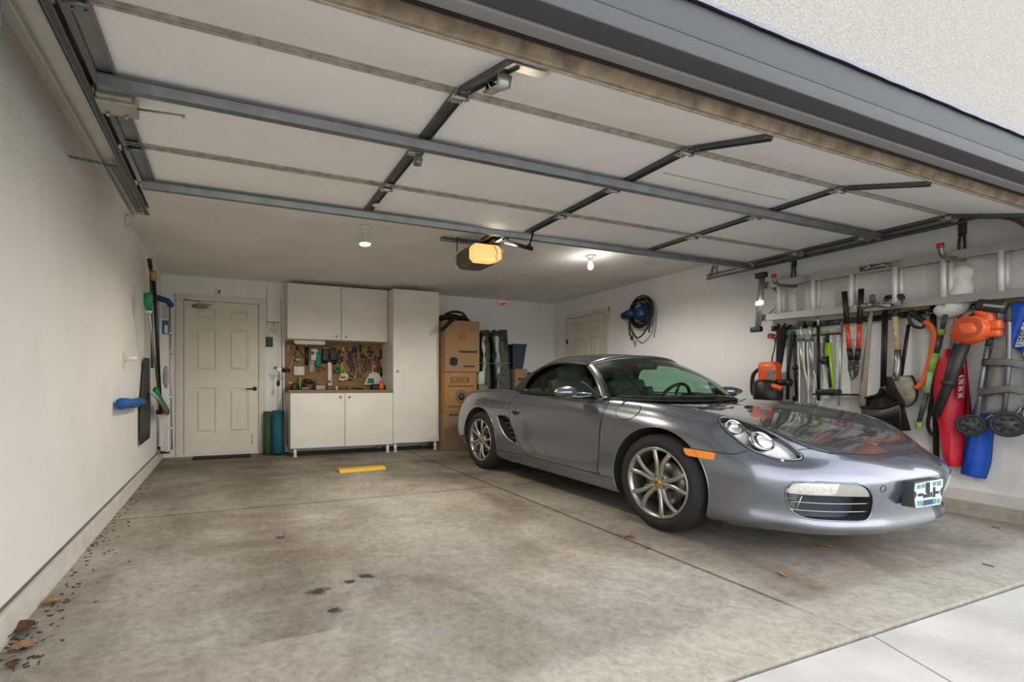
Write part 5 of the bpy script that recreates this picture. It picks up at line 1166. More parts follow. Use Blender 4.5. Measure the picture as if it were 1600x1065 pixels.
def hammer(a, b, col, label):
    h = MB(); h.tube([a, a.lerp(b, .3), b], [.017, .021, .014], 10); k = MB(); k.cyl(b+Vector((-.045, 0, 0)), b+Vector((.02, 0, 0)), .014, seg=12); k.tube([b+Vector((.02, 0, 0)), b+Vector((.05, 0, .003)), b+Vector((.07, 0, -.015))], [.012, .009, .004], 8)
    return onething('hammer', label, 'hammer', [('handle', h, TC[col]), ('hammer_head', k, M_dsteel)])
# clamps and squares at the left end
def cclamp(P, r, nm, label, m_=None):
    b = MB(); b.tube(P, .007, 8); s = MB(); e = P[-1]; s.tube([e+Vector((0, 0, .02)), e-Vector((0, 0, .07))], .0055, 8); s.tube([e-Vector((.03, 0, .07)), e+Vector((.03, 0, -.07))], .003, 6)
    return onething('clamp', label, 'clamp', [('frame', b, m_ or mat('worn_white_metal', (190, 184, 168), .5, .3)), ('screw', s, M_steel)])
cclamp([pk(100, 370), pk(118, 225), pk(170, 215), pk(228, 240), pk(215, 320)], 0, '', 'worn white G-clamp hanging at the left end of the tool board')
cclamp([pk(100, 600), pk(150, 620), pk(190, 440), pk(215, 400)], 0, '', 'long pale bar clamp hanging below the white G-clamp')
mb = MB(); mb.box(pk(305, 665, YB-.03), (.145, .03, .125), None, .004); m2 = MB(); m2.box(pk(305, 665, YB-.047), (.05, .005, .07)); onething('outlet_box', 'white outlet box mounted on the tool board', 'electrical outlet', [('case', mb, TC['white']), ('socket', m2, M_white)])
mb = MB(); mb.box(pk(290, 480), (.075, .03, .05), None, .006); m2 = MB(); m2.box(pk(290, 460, YT_-.016), (.07, .003, .02)); onething('tape_measure', 'small grey tape measure with a lime band near the outlet box', 'tape measure', [('case', mb, TC['grey']), ('band', m2, TC['lime'])])
mb = MB(); mb.tube([pk(440, 240), pk(440, 560)], .026, 10); m2 = MB(); m2.cyl(pk(440, 205), pk(440, 240), .022, seg=12); onething('flashlight', 'long black flashlight hanging vertically below the strip light', 'flashlight', [('barrel', mb, TC['black']), ('lamp_ring', m2, TC['white'])])
mb = MB(); a, b, c = pk(270, 240), pk(235, 420), pk(390, 420); mb.tube([a, b, c, a], .007, 6); tag(mb.build('rafter_square', M_dsteel), 'grey triangular square left of the black flashlight', 'square')
mb = MB(); mb.box(pk(570, 380), (.095, .03, .17), None, .008); m2 = MB(); m2.box(pk(545, 350, YT_-.017), (.04, .004, .05)); onething('stud_finder', 'white handheld stud finder hanging beside the teal glove', 'stud finder', [('case', mb, TC['white']), ('display', m2, TC['black'])])
mb = MB(); mb.box(pk(525, 610), (.07, .035, .13), None, .008); m2 = MB(); m2.tube([pk(480, 525), pk(525, 500), pk(575, 520)], .009, 6); onething('staple_gun', 'grey staple gun with a white handle under the white stud finder', 'staple gun', [('body', mb, mat('pale_grey_tool', (150, 148, 146), .5)), ('lever', m2, TC['white'])])
mb = MB(); G = []
for i, (a, b, c_) in enumerate(((600, 330, 665), (590, 400, 690), (600, 470, 690), (585, 540, 685), (610, 590, 670))):
    L0, R0 = pk(a, b), pk(c_, b+10); G.append([L0.lerp(R0, j/6)+Vector((0, -.03*math.sin(PI*j/6)-.012*math.sin(i*3+j*2), 0)) for j in range(7)])
mb.grid(G); tag(mb.build('work_glove', mat('teal_cloth', (30, 140, 124), .8), solid=.012), 'teal work glove hanging next to the black gloves', 'glove')
for k, (a0, b0, a1, b1, lab) in enumerate(((705, 280, 830, 500, 'left black padded work glove on the board'), (840, 240, 960, 520, 'right black padded work glove on the board'))):
    mb = MB(); c = pk((a0+a1)/2, (b0+b1)/2); mb.box(c, (.115, .06, .19), Matrix.Rotation(.15*(1-2*k), 3, 'Y'), .026)
    for j in range(4): q = pk(a0+18+j*30, b1-12); mb.tube([q+Vector((0, 0, .05)), q-Vector((0, 0, .035))], .013, 8)
    m2 = MB(); m2.box(pk((a0+a1)/2, b0-10), (.10, .055, .03), None, .01); onething('padded_glove', lab, 'glove', [('palm', mb, TC['black']), ('cuff', m2, TC['grey'])])
mb = MB(); mb.box(pk(842, 720, YT_-.012), (.056, .03, .34), Matrix.Rotation(-.02, 3, 'Y'), .004); m2 = MB(); m2.cyl(pk(840, 852, YT_-.03), pk(840, 852, YT_-.022), .020, seg=16); onething('spirit_level', 'short white spirit level hanging upright in the middle of the board', 'spirit level', [('bar', mb, TC['white']), ('vial_window', m2, TC['black'])])
mb = MB(); mb.lathe([(.022, -.018), (.050, -.018), (.050, .018), (.022, .018), (.022, -.018)], ph(75, 640, YT_-.02), (0, 1, 0), 28); tag(mb.build('tape_roll', TC['green']), 'round green roll of tape beside the lime snips', 'tape roll')
mb = MB()
for s in (-1, 1): mb.tube(cat([ph(170, 500), ph(160+s*8, 590), ph(185+s*30, 700)], 5), .010, 8)
m2 = MB(); m2.tube([ph(170, 500), ph(160, 410)], .012, 8); onething('tin_snips', 'lime green handled snips hanging head up on the board', 'snips', [('handle', mb, TC['lime']), ('blade', m2, M_dsteel)])
mb = MB(); mb.prism([(-.075, -.04), (-.03, .05), (.045, .06), (.075, .03), (.065, -.03), (-.02, -.06)], ph(175, 770, YT_+.012), (1, 0, 0), (0, 0, 1), (0, -.035, 0)); m2 = MB(); m2.box(ph(180, 775, YT_-.028), (.08, .01, .03)); onething('sanding_block', 'cream hand sander hanging under the lime snips', 'sander', [('body', mb, mat('cream_tool', (198, 196, 160), .5)), ('grip_slot', m2, TC['olive'])])
for i, (a0, b0, b1, col, lab) in enumerate(((120, 290, 350, 'purple', 'short dark screwdriver with plum handle at the left of the row'), (180, 250, 330, 'yellow', 'yellow handled screwdriver left of the twin'), (265, 240, 330, 'olive', 'olive handled screwdriver beside the yellow one'),
        (320, 320, 470, 'navy', 'long navy handled screwdriver in the row'), (370, 240, 330, 'navy', 'wide navy handled chisel-like screwdriver'), (410, 260, 340, 'black', 'black screwdriver with a stubby handle'), (485, 210, 330, 'black', 'tallest black screwdriver with a dark bulb handle'), (535, 360, 430, 'black', 'small black screwdriver right of the tallest one'))):
    screwdriver(ph(a0, b0), ph(a0, b1), .10, col, lab, .016 if i < 5 else .013)
for i, (a0, b0, col, tl_, lab) in enumerate(((280, 430, 'purple', 0, 'plum handled pliers in the middle of the board'), (325, 470, 'black', .05, 'black handled pliers beside the plum pair'), (405, 430, 'brown', 0, 'brown handled pliers left of the silver wrench'), (585, 470, 'brown', 0, 'small brown handled pliers near the right end'), (740, 470, 'orange', 0, 'orange handled pliers above the white dustpan'), (800, 480, 'brown', .1, 'brown handled cutters right of the orange pliers'), (500, 440, 'brown', -.1, 'brown pliers right of the silver wrench'))):
    pliers(ph(a0, b0), .10+.02*(i % 3), col, lab, tl_)
wrench(ph(465, 540), ph(445, 740), 'long silver combination wrench hanging on the board', .010)
wrench(ph(530, 620), ph(495, 740), 'smaller silver wrench right of the long one', .007)
screwdriver(ph(695, 340), ph(695, 430), .06, 'white', 'white tipped driver between the hammer and orange pliers', .008)
hammer(ph(640, 240), ph(650, 330), 'red', 'hammer with a dark red grip near the right end')
hammer(ph(700, 320), ph(670, 400), 'darkgreen', 'dark green gripped hammer next to the red one')
hammer(ph(840, 290), ph(840, 430), 'purple', 'dark plum gripped hammer at the far right of the board')
mb = MB(); mb.tube([ph(845, 580), ph(845, 640), ph(870, 750)], [.008, .02, .03], 10); tag(mb.build('scraper', TC['black']), 'black putty scraper hanging right of the white dustpan', 'scraper')
# caulking gun
mb = MB(); mb.tube([ph(280, 680), ph(360, 760)], .026, 12); m2 = MB(); m2.tube([ph(270, 820), ph(345, 825), ph(410, 745)], .009, 6); m3 = MB(); m3.tube([ph(350, 810, YT_-.012), ph(405, 750, YT_-.012)], .007, 6); onething('caulking_gun', 'grey caulking gun hanging at an angle under the pliers', 'caulking gun', [('barrel', mb, mat('gun_barrel', (112, 116, 106), .5, .3)), ('frame', m2, TC['black']), ('trigger', m3, TC['white'])])
# white dustpan
mb = MB(); O_ = ph(0, 0); pp = [(545, 905), (590, 800), (640, 715), (690, 690), (760, 690), (810, 730), (850, 820), (870, 905)]
q = [ph(a, b, YT_-.02) for a, b in pp]; mb.prism([(v.x, v.z) for v in q], (0, YT_-.03, 0), (1, 0, 0), (0, 0, 1), (0, .02, 0)); m2 = MB(); m2.tube(cat([ph(700, 700), ph(705, 600), ph(725, 565), ph(745, 600), ph(745, 700)], 5), .007, 8); m3 = MB(); q = [ph(a, b, YT_-.034) for a, b in ((598, 880), (625, 790), (720, 800), (725, 880))]; m3.prism([(v.x, v.z) for v in q], (0, YT_-.034, 0), (1, 0, 0), (0, 0, 1), (0, .003, 0))
onething('dustpan', 'white dustpan with a green label leaning upright on the worktop', 'dustpan', [('pan', mb, mat('pale_plastic', (200, 206, 190), .5)), ('handle_loop', m2, TC['white']), ('label', m3, TC['green'])])
# things standing on the worktop
ZW = .958
def stand(mk, x, y): return Vector((x, y, ZW))
mb = MB(); q = ph(948, 960, 6.6); q.x = min(q.x, 2.10); mb.lathe([(0, 0), (.030, 0), (.034, .01), (.034, .10), (.026, .12), (.026, .135), (0, .135)], (q.x, 6.6, ZW), seg=20); m2 = MB(); m2.lathe([(.0345, .03), (.0345, .09)], (q.x, 6.6, ZW), seg=20); onething('twine_spool', 'orange spool standing at the right end of the worktop', 'spool', [('spool_body', mb, TC['orange']), ('wrap', m2, mat('bright_orange_wrap', (228, 118, 50), .6))])
mb = MB(); q = ph(790, 930, 6.66); mb.bb((q.x-.10, 6.60, ZW), (q.x+.10, 6.72, ZW+.07), .008); m2 = MB(); m2.bb((q.x-.09, 6.61, ZW+.07), (q.x+.06, 6.70, ZW+.085), .004); onething('tool_case', 'low black tool case in front of the white dustpan', 'tool case', [('case', mb, TC['black']), ('lid', m2, TC['navy'])])
mb = MB(); q = ph(420, 930, 6.6); mb.box((q.x, 6.6, ZW+.022), (.19, .05, .03), Matrix.Rotation(.12, 3, 'Y'), .012); m2 = MB(); m2.box((q.x-.11, 6.6, ZW+.035), (.07, .05, .04), Matrix.Rotation(.12, 3, 'Y'), .01); onething('hand_plane', 'dark hand plane lying on the worktop', 'hand plane', [('sole', mb, TC['black']), ('front_knob', m2, TC['brown'])])
mb = MB(); q = ph(175, 930, 6.6); mb.lathe([(0, 0), (.055, 0), (.060, .045), (.056, .045), (.052, .006), (0, .006)], (q.x, 6.6, ZW), seg=24); tag(mb.build('parts_dish', TC['olive']), 'dark round parts dish on the worktop below the cream sander', 'dish')
mb = MB(); q = ph(68, 950, 6.6); mb.lathe([(0, 0), (.017, 0), (.017, .035), (.012, .04), (.012, .052), (0, .052)], (q.x, 6.6, ZW), seg=18); tag(mb.build('small_bottle', TC['white']), 'tiny white bottle at the front of the worktop', 'bottle')
mb = MB(); q = pk(680, 945, 6.58); mb.bb((q.x-.065, 6.55, ZW), (q.x+.065, 6.62, ZW+.062), .003); tag(mb.build('metal_tin', mat('grey_tin', (130, 130, 122), .4, .4)), 'square grey metal tin on the worktop', 'tin')
for (a0, a1, hh, col, nm, lab, cat_) in ((180, 260, .08, 'black', 'drill_case', 'small black case at the left end of the worktop', 'case'), (380, 560, .12, 'black', 'power_drill', 'black power drill lying on the worktop clutter', 'drill'), (560, 640, .07, 'navy', 'sander_pad', 'navy tool lying right of the black drill', 'tool'), (720, 800, .06, 'black', 'charger', 'low black charger left of the spirit level', 'charger')):
    A, B = pk(a0, 900, 6.62), pk(a1, 900, 6.62); c = (A+B)/2; w2 = (B.x-A.x)/2
    if nm == 'power_drill':
        mb = MB(); mb.tube([(A.x, 6.62, ZW+.13), (B.x-.03, 6.60, ZW+.11)], [.03, .034], 12); mb.cyl((B.x-.03, 6.60, ZW+.11), (B.x+.02, 6.595, ZW+.104), .02, .012); m2 = MB(); m2.tube([(A.x+.04, 6.62, ZW+.12), (A.x+.02, 6.63, ZW+.03)], .022, 10); m3 = MB(); m3.box((A.x+.03, 6.63, ZW+.02), (.11, .07, .04), None, .008)
        onething(nm, lab, cat_, [('motor_body', mb, TC[col]), ('grip', m2, TC['navy']), ('battery', m3, TC['grey'])])
    else:
        mb = MB(); mb.box((c.x, 6.63, ZW+hh/2), (w2*2, .09, hh), None, .012); m2 = MB(); m2.tube([(c.x-w2*.6, 6.63, ZW+hh), (c.x-w2*.5, 6.63, ZW+hh+.02), (c.x+w2*.5, 6.63, ZW+hh+.02), (c.x+w2*.6, 6.63, ZW+hh)], .006, 6)
        onething(nm, lab, cat_, [('case', mb, TC[col]), ('carry_handle', m2, TC['grey'])])
for i, (a0, b0, a1, b1, col, lab) in enumerate(((270, 880, 285, 780, 'olive', 'olive marker standing upright left of the drill'), (320, 880, 325, 770, 'lime', 'lime pencil standing beside the olive marker'), (455, 860, 530, 850, 'white', 'white tube lying on the clutter under the staple gun'), (585, 790, 640, 820, 'grey', 'pale grey chisel resting above the drill'), (130, 860, 175, 885, 'white', 'pale rag roll at the far left of the worktop'))):
    A, B = pk(a0, b0, 6.66), pk(a1, b1, 6.66); mb = MB()
    if A.z < ZW+.02 or i < 2: A.z = ZW+.002
    if B.z < ZW+.02: B.z = ZW+.012
    mb.tube([A, B], .010, 8); tag(mb.build(('marker', 'pencil', 'glue_tube', 'chisel', 'rag_roll')[i], TC[col]), lab, ('marker', 'pencil', 'tube', 'chisel', 'rag')[i])
mb = MB(); P = cat([pk(620, 620), pk(640, 690), pk(700, 650), pk(760, 640), pk(700, 600), pk(640, 660)], 5); mb.tube(P, .004, 6); tag(mb.build('bungee_cord', TC['black']), 'thin black cord looped under the teal glove', 'cord')

for i, (a0, b0, col, lab) in enumerate(((110, 400, 'black', 'black side cutters left of the hanging screwdrivers'), (345, 560, 'black', 'black handled nippers under the navy screwdriver'), (640, 520, 'brown', 'brown handled pliers below the dark red hammer'), (770, 560, 'black', 'black handled snap-ring pliers above the dustpan'), (560, 560, 'black', 'black handled pliers left of the dustpan loop'))):
    pliers(ph(a0, b0), .11, col, lab, .04*(i-2))
for i, (a0, w_, h_, col, lab, nm) in enumerate(((120, .07, .06, 'brown', 'small brown can at the far left of the worktop', 'can'), (235, .08, .10, 'black', 'black canister behind the clutter at the left of the worktop', 'canister'), (340, .07, .09, 'navy', 'navy canister beside the power drill', 'canister'), (590, .06, .10, 'black', 'black canister right of the power drill', 'canister'), (960, .06, .05, 'grey', 'low grey tin right of the spirit level', 'tin'))):
    q = pk(a0, 900, 6.72); mb = MB(); mb.lathe([(0, 0), (w_/2, 0), (w_/2, h_*.8), (w_*.4, h_*.86), (w_*.4, h_), (0, h_)], (q.x, 6.72, ZW), seg=20); tag(mb.build(nm, TC[col]), lab, nm)

# ---- cardboard boxes, bag, wrapped rolls, bin
M_card = mat('cardboard', (152, 118, 84), .85, var=.08, vscale=10, stretch=(1, 1, 6)); M_card2 = mat('orange_cardboard', (160, 116, 72), .85, var=.12, vscale=8); M_card3 = mat('plain_cardboard', (136, 110, 84), .85, var=.08)
M_inkd = mat('dark_ink', (60, 48, 38), .8); M_inkb = mat('blue_black_ink', (48, 54, 62), .8); M_inko = mat('orange_ink', (176, 84, 40), .8)
YBX = 6.14
def carton(name, label, u0, u1, vt, vb, y, dep, m_, prints, rot=0, z0=None, z1=None):
    A, B = onY(u0, vb, y), onY(u1, vt, y); w2 = (B.x-A.x)/2; zlo = z0 if z0 is not None else A.z; zhi = z1 if z1 is not None else B.z
    c = Vector(((A.x+B.x)/2, y+dep/2, (zlo+zhi)/2)); R = Matrix.Rotation(rot, 3, 'Z'); t = thing(name, label, 'cardboard box', (c.x, c.y, zlo))
    m = MB(); m.box(c, (w2*2, dep, zhi-zlo), R, .004); bx_ = m.build('box_body', m_, t)
    f = lambda a, b: c+R@Vector(((a-.5)*2*w2, -dep/2, (b-.5)*(zhi-zlo)))
    m = MB(); m.box(f(.5, .5)+Vector((0, dep/2, (zhi-zlo)/2+.001)), (w2*2, .05, .002), R); m.build('packing_tape', mat('tan_tape', (168, 138, 96), .35), t)
    for nm, mm, shapes in prints:
        m = MB()
        for sh_ in shapes:
            if sh_[0] == 'r': _, a0, b0, a1, b1 = sh_; m.box((f(a0, b0)+f(a1, b1))/2+R@Vector((0, -.001, 0)), ((a1-a0)*2*w2, .0016, (b1-b0)*(zhi-zlo)), R)
            if sh_[0] == 'o': _, a0, b0, rr, th_ = sh_; m.lathe([(rr-th_, 0), (rr, 0), (rr, .0016), (rr-th_, .0016)], f(a0, b0), R@Vector((0, -1, 0)), 36)
        m.build(nm, mm, t)
    return t, f, R
z1a, z2a = onY(720, 643, YBX).z, onY(720, 581, YBX).z; z3a = onY(720, 501, YBX).z; z0a = fz(YBX)+.004
t, f, R = carton('cardboard_box', 'plain brown carton at the bottom of the stack beside the tall cabinet', 694, 743, 645, 700, YBX, .56, M_card3, [('printed_stamp', M_inkd, [('r', .15, .90, .45, .95)])], 0, z0a, z1a)  # stamp in dark ink near the top of the carton face
t, f, R = carton('cardboard_box', 'orange-tinted printed carton in the middle of the stack, lettered U-HAUL', 694.5, 745, 582, 643, YBX, .56, M_card2, [('printed_band', M_inkd, [('r', .13, .635, .90, .655), ('r', .13, .115, .86, .14), ('r', .20, .73, .74, .742), ('r', .20, .86, .74, .872), ('r', .20, .73, .215, .872), ('r', .725, .73, .74, .872)]), ('round_print', M_inkb, [('o', .52, .38, .095, .012), ('o', .52, .38, .06, .05)])], 0, z1a+.002, z2a)
text_part('printed_name', 'U-HAUL', .075, R@basis((1, 0, 0), (0, 0, 1), (0, -1, 0)), f(.47, .795)+Vector((0, -.0005, 0)), M_inkd, t, sx=1.15)
t, f, R = carton('cardboard_box', 'tall brown carton on top of the stack with an orange square print', 695, 749, 502, 581, YBX-.02, .56, M_card, [('orange_logo', M_inko, [('r', .38, .63, .60, .76)]), ('printed_band', M_inkd, [('r', .40, .375, .93, .415), ('r', .52, .095, .86, .125)]), ('printed_icon', M_inkb, [('r', .12, .14, .36, .26), ('r', .16, .115, .32, .285)]), ('outline_print', mat('faint_print', (128, 98, 66), .85), [('r', .52, .25, .86, .256), ('r', .52, .14, .524, .256), ('r', .856, .14, .86, .256), ('r', .25, .82, .80, .826), ('r', .796, .82, .80, .96)])], .015, z2a+.002, z3a)
mb = MB(); mb.box(f(.46, .71)+Vector((0, -.003, 0)), (.02, .001, .04), Matrix.Rotation(.6, 3, 'Y')); mb.box(f(.52, .68)+Vector((0, -.003, 0)), (.02, .001, .05), Matrix.Rotation(.6, 3, 'Y')); mb.build('logo_cut', M_card, t)
bg_ = thing('duffel_bag', 'crumpled black bag with a strap lying on the top carton', 'bag', onY(712, 501, 6.35))
mb = MB(); zt = z3a+.004
for (x, y, dz, r, sc) in ((3.02, 6.36, .055, .10, (1.2, 1.5, .52)), (3.15, 6.38, .065, .11, (1.2, 1.5, .55)), (3.27, 6.36, .055, .10, (1.2, 1.5, .52)), (3.34, 6.34, .035, .07, (1.3, 1.4, .45)), (2.97, 6.30, .045, .07, (1.1, 1.4, .6))): mb.ball((x, y, zt+dz), r, sc)
mb.tube(cat([Vector((3.00, 6.30, zt+.10)), Vector((3.12, 6.28, zt+.145)), Vector((3.27, 6.28, zt+.135)), Vector((3.36, 6.30, zt+.06))], 5), .02, 8); mb.build('bag_body', mat('black_nylon', (18, 18, 20), .7, bump=.3, bscale=50), bg_)
mb = MB(); mb.tube(cat([onY(714, 495, 6.11), onY(704, 502, 6.09), onY(695, 511, 6.085), onY(689, 516, 6.085)], 5), .02, 6, flat=(.028, .004), up=(0, 1, 0)); mb.build('strap', mat('black_webbing', (20, 20, 20), .85), bg_)
M_wrap = mat('dark_green_plastic_wrap', (46, 54, 42), .14, .0, var=.8, vscale=9, stretch=(3, 3, .8), bump=1.0, bscale=7, coat=1)
def wrapped(name, label, L_, R_, y, dep, arc):
    t = thing(name, label, 'wrapped bundle', (onY((L_[1][0]+R_[1][0])/2, 610, y).x, y, fz(y)+.02), None)
    m = MB(); G = []
    for i in range(15):
        f = i/14; vt = L_[0][1]*(1-f)+L_[1][1]*f; l = onY(L_[0][0]*(1-f)+L_[1][0]*f+arc*math.sin(PI*f), vt, y); r = onY(R_[0][0]*(1-f)+R_[1][0]*f+arc*math.sin(PI*f), R_[0][1]*(1-f)+R_[1][1]*f, y); row = []
        for j in range(24):
            a = 2*PI*j/24; cx_ = (l+r)/2; w2 = (r.x-l.x)/2; sq = lambda v: math.copysign(abs(v)**.6, v); row.append(Vector((cx_.x+w2*sq(math.cos(a))+.008*math.sin(i*1.7+j), y+dep/2-dep/2*sq(math.sin(a))+.012*math.sin(i*2.3+j*1.3), cx_.z-(.03 if i == 0 and j % 3 else 0))))
        row.append(row[0]); G.append(row)
    m.grid(G); m.add(G[0][:24], [tuple(range(24))]); m.add(G[-1][:24], [tuple(range(24))[::-1]]); m.build('bundle', M_wrap, t)
    m = MB()
    for q in (.35, .7): row = G[int(14*q)]; m.tube([p*1.0 for p in row[:24]], .006, 6, True)
    m.build('binding', mat('clear_tape', (120, 128, 108), .2), t); return t
wrapped('wrapped_cushion', 'narrow upright bundle in dark green plastic next to the cartons', ((751, 517), (752, 698)), ((767, 513), (769, 698)), 6.30, .28, 1.5)
wrapped('wrapped_cushion', 'broad upright bundle in dark shiny plastic beside the blue bin', ((769.5, 518), (775, 698)), ((796, 511), (803, 698)), 6.28, .30, 3.5)
mb = MB(); q = onY(753.5, 592, 6.12); mb.lathe([(0, -.09), (.05, -.09), (.058, -.06), (.058, .06), (.045, .085), (0, .085)], (q.x, 6.16, q.z), seg=24); m2 = MB(); m2.lathe([(0, .085), (.046, .085), (.046, .11), (0, .11)], (q.x, 6.16, q.z), seg=24); m3 = MB(); m3.box((q.x+.02, 6.20, (q.z-.09+fz(6.2))/2), (.14, .16, q.z-.09-fz(6.2)), None, .005)
jt = thing('storage_jar', 'pale green plastic jar on a stack between the cartons and the bundles', 'jar', (q.x, 6.16, q.z-.09)); mb.build('jar_body', mat('pale_green_plastic', (158, 186, 166), .4), jt); m2.build('lid', M_white, jt)
tag(m3.build('tan_crate', mat('tan_crate_paint', (120, 112, 84), .8, var=.15)), 'narrow tan crate under the pale green jar', 'crate')
bn = thing('storage_bin', 'blue plastic storage bin on top of brown boxes behind the car', 'storage bin', (4.30, 6.45, 1.29))
A, B = onY(802, 538, 6.3), onY(819, 576, 6.3); mb = MB(); zt_, zb_ = A.z, B.z; x0, x1 = A.x-.02, B.x+.03
mb.add([(x0, 6.28, zt_), (x1, 6.28, zt_), (x1, 6.62, zt_), (x0, 6.62, zt_), (x0+.02, 6.31, zb_), (x1-.05, 6.31, zb_), (x1-.05, 6.59, zb_), (x0+.02, 6.59, zb_)], [(4, 5, 6, 7), (0, 1, 5, 4), (1, 2, 6, 5), (2, 3, 7, 6), (3, 0, 4, 7)])
mb.build('bin_body', mat('dark_blue_plastic', (34, 46, 62), .5), bn, solid=.006); mb = MB(); mb.tube([(x0, 6.28, zt_), (x1, 6.28, zt_), (x1, 6.62, zt_), (x0, 6.62, zt_)], .012, 6, True); mb.build('rim', mat('dark_blue_rim', (40, 54, 72), .45), bn)
carton('cardboard_box', 'low brown carton under the blue bin, its top just above the car', 805, 824, 577, 700, 6.26, .42, M_card3, [('printed_band', M_inkd, [('r', .2, .85, .8, .88)])], 0, fz(6.3)+.003, zb_-.004)
carton('cardboard_box', 'dark box at the right end of the row behind the fabric roof', 829, 868, 577, 700, 6.36, .36, mat('dark_box', (84, 78, 70), .85, var=.2), [('printed_band', M_inkd, [('r', .2, .85, .5, .9)])], 0, fz(6.3)+.003, zb_-.05)
mb = MB(); q = onY(816, 582, 6.2)

# ---- yellow parking stop, leaves, debris
ps = thing('parking_stop', 'yellow slotted parking stop lying on the garage floor', 'parking stop', onZ(566, 734))
A, B = onZ(530, 739), onZ(602, 733); d = (B-A); d.z = 0; d.normalize(); L_ = (B-A).length; n_ = Vector((-d.y, d.x, 0)); c = (A+B)/2+n_*.05; c.z = fz(c.y)
Rp = basis(d, n_, (0, 0, 1)); mb = MB(); mb.prism([(-.07, 0), (-.045, .034), (.045, .034), (.07, 0)], c-d*(L_/2), n_, (0, 0, 1), d*L_); mb.build('stop_body', mat('safety_yellow', (206, 160, 30), .6, var=.15, vscale=30), ps)
mb = MB()
for k in range(34): q = c+d*(-L_/2+.02+(L_-.04)*k/33)+Vector((0, 0, .036)); mb.box(q, (.004, .088, .004), Rp); mb.box(q-n_*.058-Vector((0, 0, .019)), (.004, .020, .004), Rp@Matrix.Rotation(.93, 3, 'X'))
mb.build('grip_ribs', mat('pale_yellow_rib', (232, 200, 90), .6), ps)
M_leaf = mat('dry_leaf', (162, 120, 86), .8, var=.35, vscale=40); M_leafd = mat('brown_leaf', (92, 62, 38), .85, var=.3, vscale=40); M_twig = mat('dry_grass', (150, 140, 96), .85)
def leaf(u, v, s, rz, m_, label, name='dry_leaf'):
    p = onZ(u, v); m = MB(); G = []
    for i in range(9):
        f = i/8; w_ = s*.42*math.sin(PI*min(1, f*.95+.03))**.7; row = []
        for j in range(7):
            g = (j-3)/3; x = (f-.5)*s; y = w_*g*(1+.25*math.sin(i*2.1)); row.append(p+Matrix.Rotation(rz, 3, 'Z')@Vector((x, y, .004+s*.14*abs(g)**1.5+s*.10*math.sin(f*3))))
        G.append(row)
    m.grid(G); m.tube([G[0][3], G[0][3]+Matrix.Rotation(rz, 3, 'Z')@Vector((-s*.35, .0, -.003))], .0015, 5)
    return tag(m.build(name, m_, solid=.0012), label, 'leaf')
leaf(80, 943, .07, .3, M_leaf, 'curled orange leaf on the floor near the left wall')
leaf(30, 990, .13, .9, M_leafd, 'large crumpled brown leaf against the left curb')
leaf(440, 838, .06, 1.2, M_leaf, 'small tan leaf alone on the middle of the floor')
leaf(980, 838, .085, .2, M_leaf, 'flat tan leaf on the floor joint beside the front tyre')
leaf(1290, 855, .07, 2.2, M_leaf, 'orange leaf on the floor under the front bumper')
leaf(1225, 899, .05, .7, M_leaf, 'pale tan leaf fragment in front of the car')
leaf(748, 729, .04, .2, mat('yellow_leaf', (196, 186, 90), .8), 'tiny yellow leaf at the rear tyre')
leaf(33, 1015, .08, .1, M_leaf, 'pale leaf fragment just in front of the large crumpled one')
leaf(20, 1057 if False else 1040, .05, 2.0, M_leafd, 'small dark leaf at the lower left corner of the floor')
for k, (u, v, u2, v2) in enumerate(((60, 1003, 86, 992), (38, 1011, 65, 1011), (3, 1032, 28, 1024))):
    a, b = onZ(u, v), onZ(u2, v2); m = MB(); m.tube(cat([a+Vector((0, 0, .004)), a.lerp(b, .5)+Vector((.004, .004, .010)), b+Vector((0, 0, .004))], 5), .0022, 5); tag(m.build('dry_twig', M_twig), ('dry olive twig right of the large crumpled leaf', 'straight dry twig below the large crumpled leaf', 'short dry twig nearest the lower left corner')[k], 'twig')
m = MB(); rnd = random.Random(3)
for k in range(150):
    v = rnd.uniform(725, 1045); base_u = (1008-v)/1.15 if v < 1008 else 0; u = base_u+abs(rnd.gauss(0, 1))*(4+.13*(v-700)); p = onZ(max(u, 1), v)
    if p.x < XL+.02: continue
    r = rnd.uniform(.003, .010); a = rnd.uniform(0, PI); m.box(p+Vector((0, 0, .002)), (r*2.4, r, .003), Matrix.Rotation(a, 3, 'Z'))
o = m.build('floor_debris', mat('debris_brown', (74, 66, 50), .95)); tag(o, 'scattered grit and leaf crumbs along the foot of the left wall', 'debris'); o['kind'] = 'stuff'
for k, (u, v, u2, v2, lab) in enumerate(((1010, 858, 1016, 856, 'dark twig bit on the joint right of the tan leaf'), (1535, 881, 1553, 886, 'brown twig on the floor near the right end of the threshold'), (1550, 823, 1562, 826, 'short twig beside the right curb'))):
    a, b = onZ(u, v), onZ(u2, v2); m = MB(); m.tube([a+Vector((0, 0, .004)), b+Vector((0, 0, .004))], .003, 5); tag(m.build('dry_twig', M_leafd), lab, 'twig')
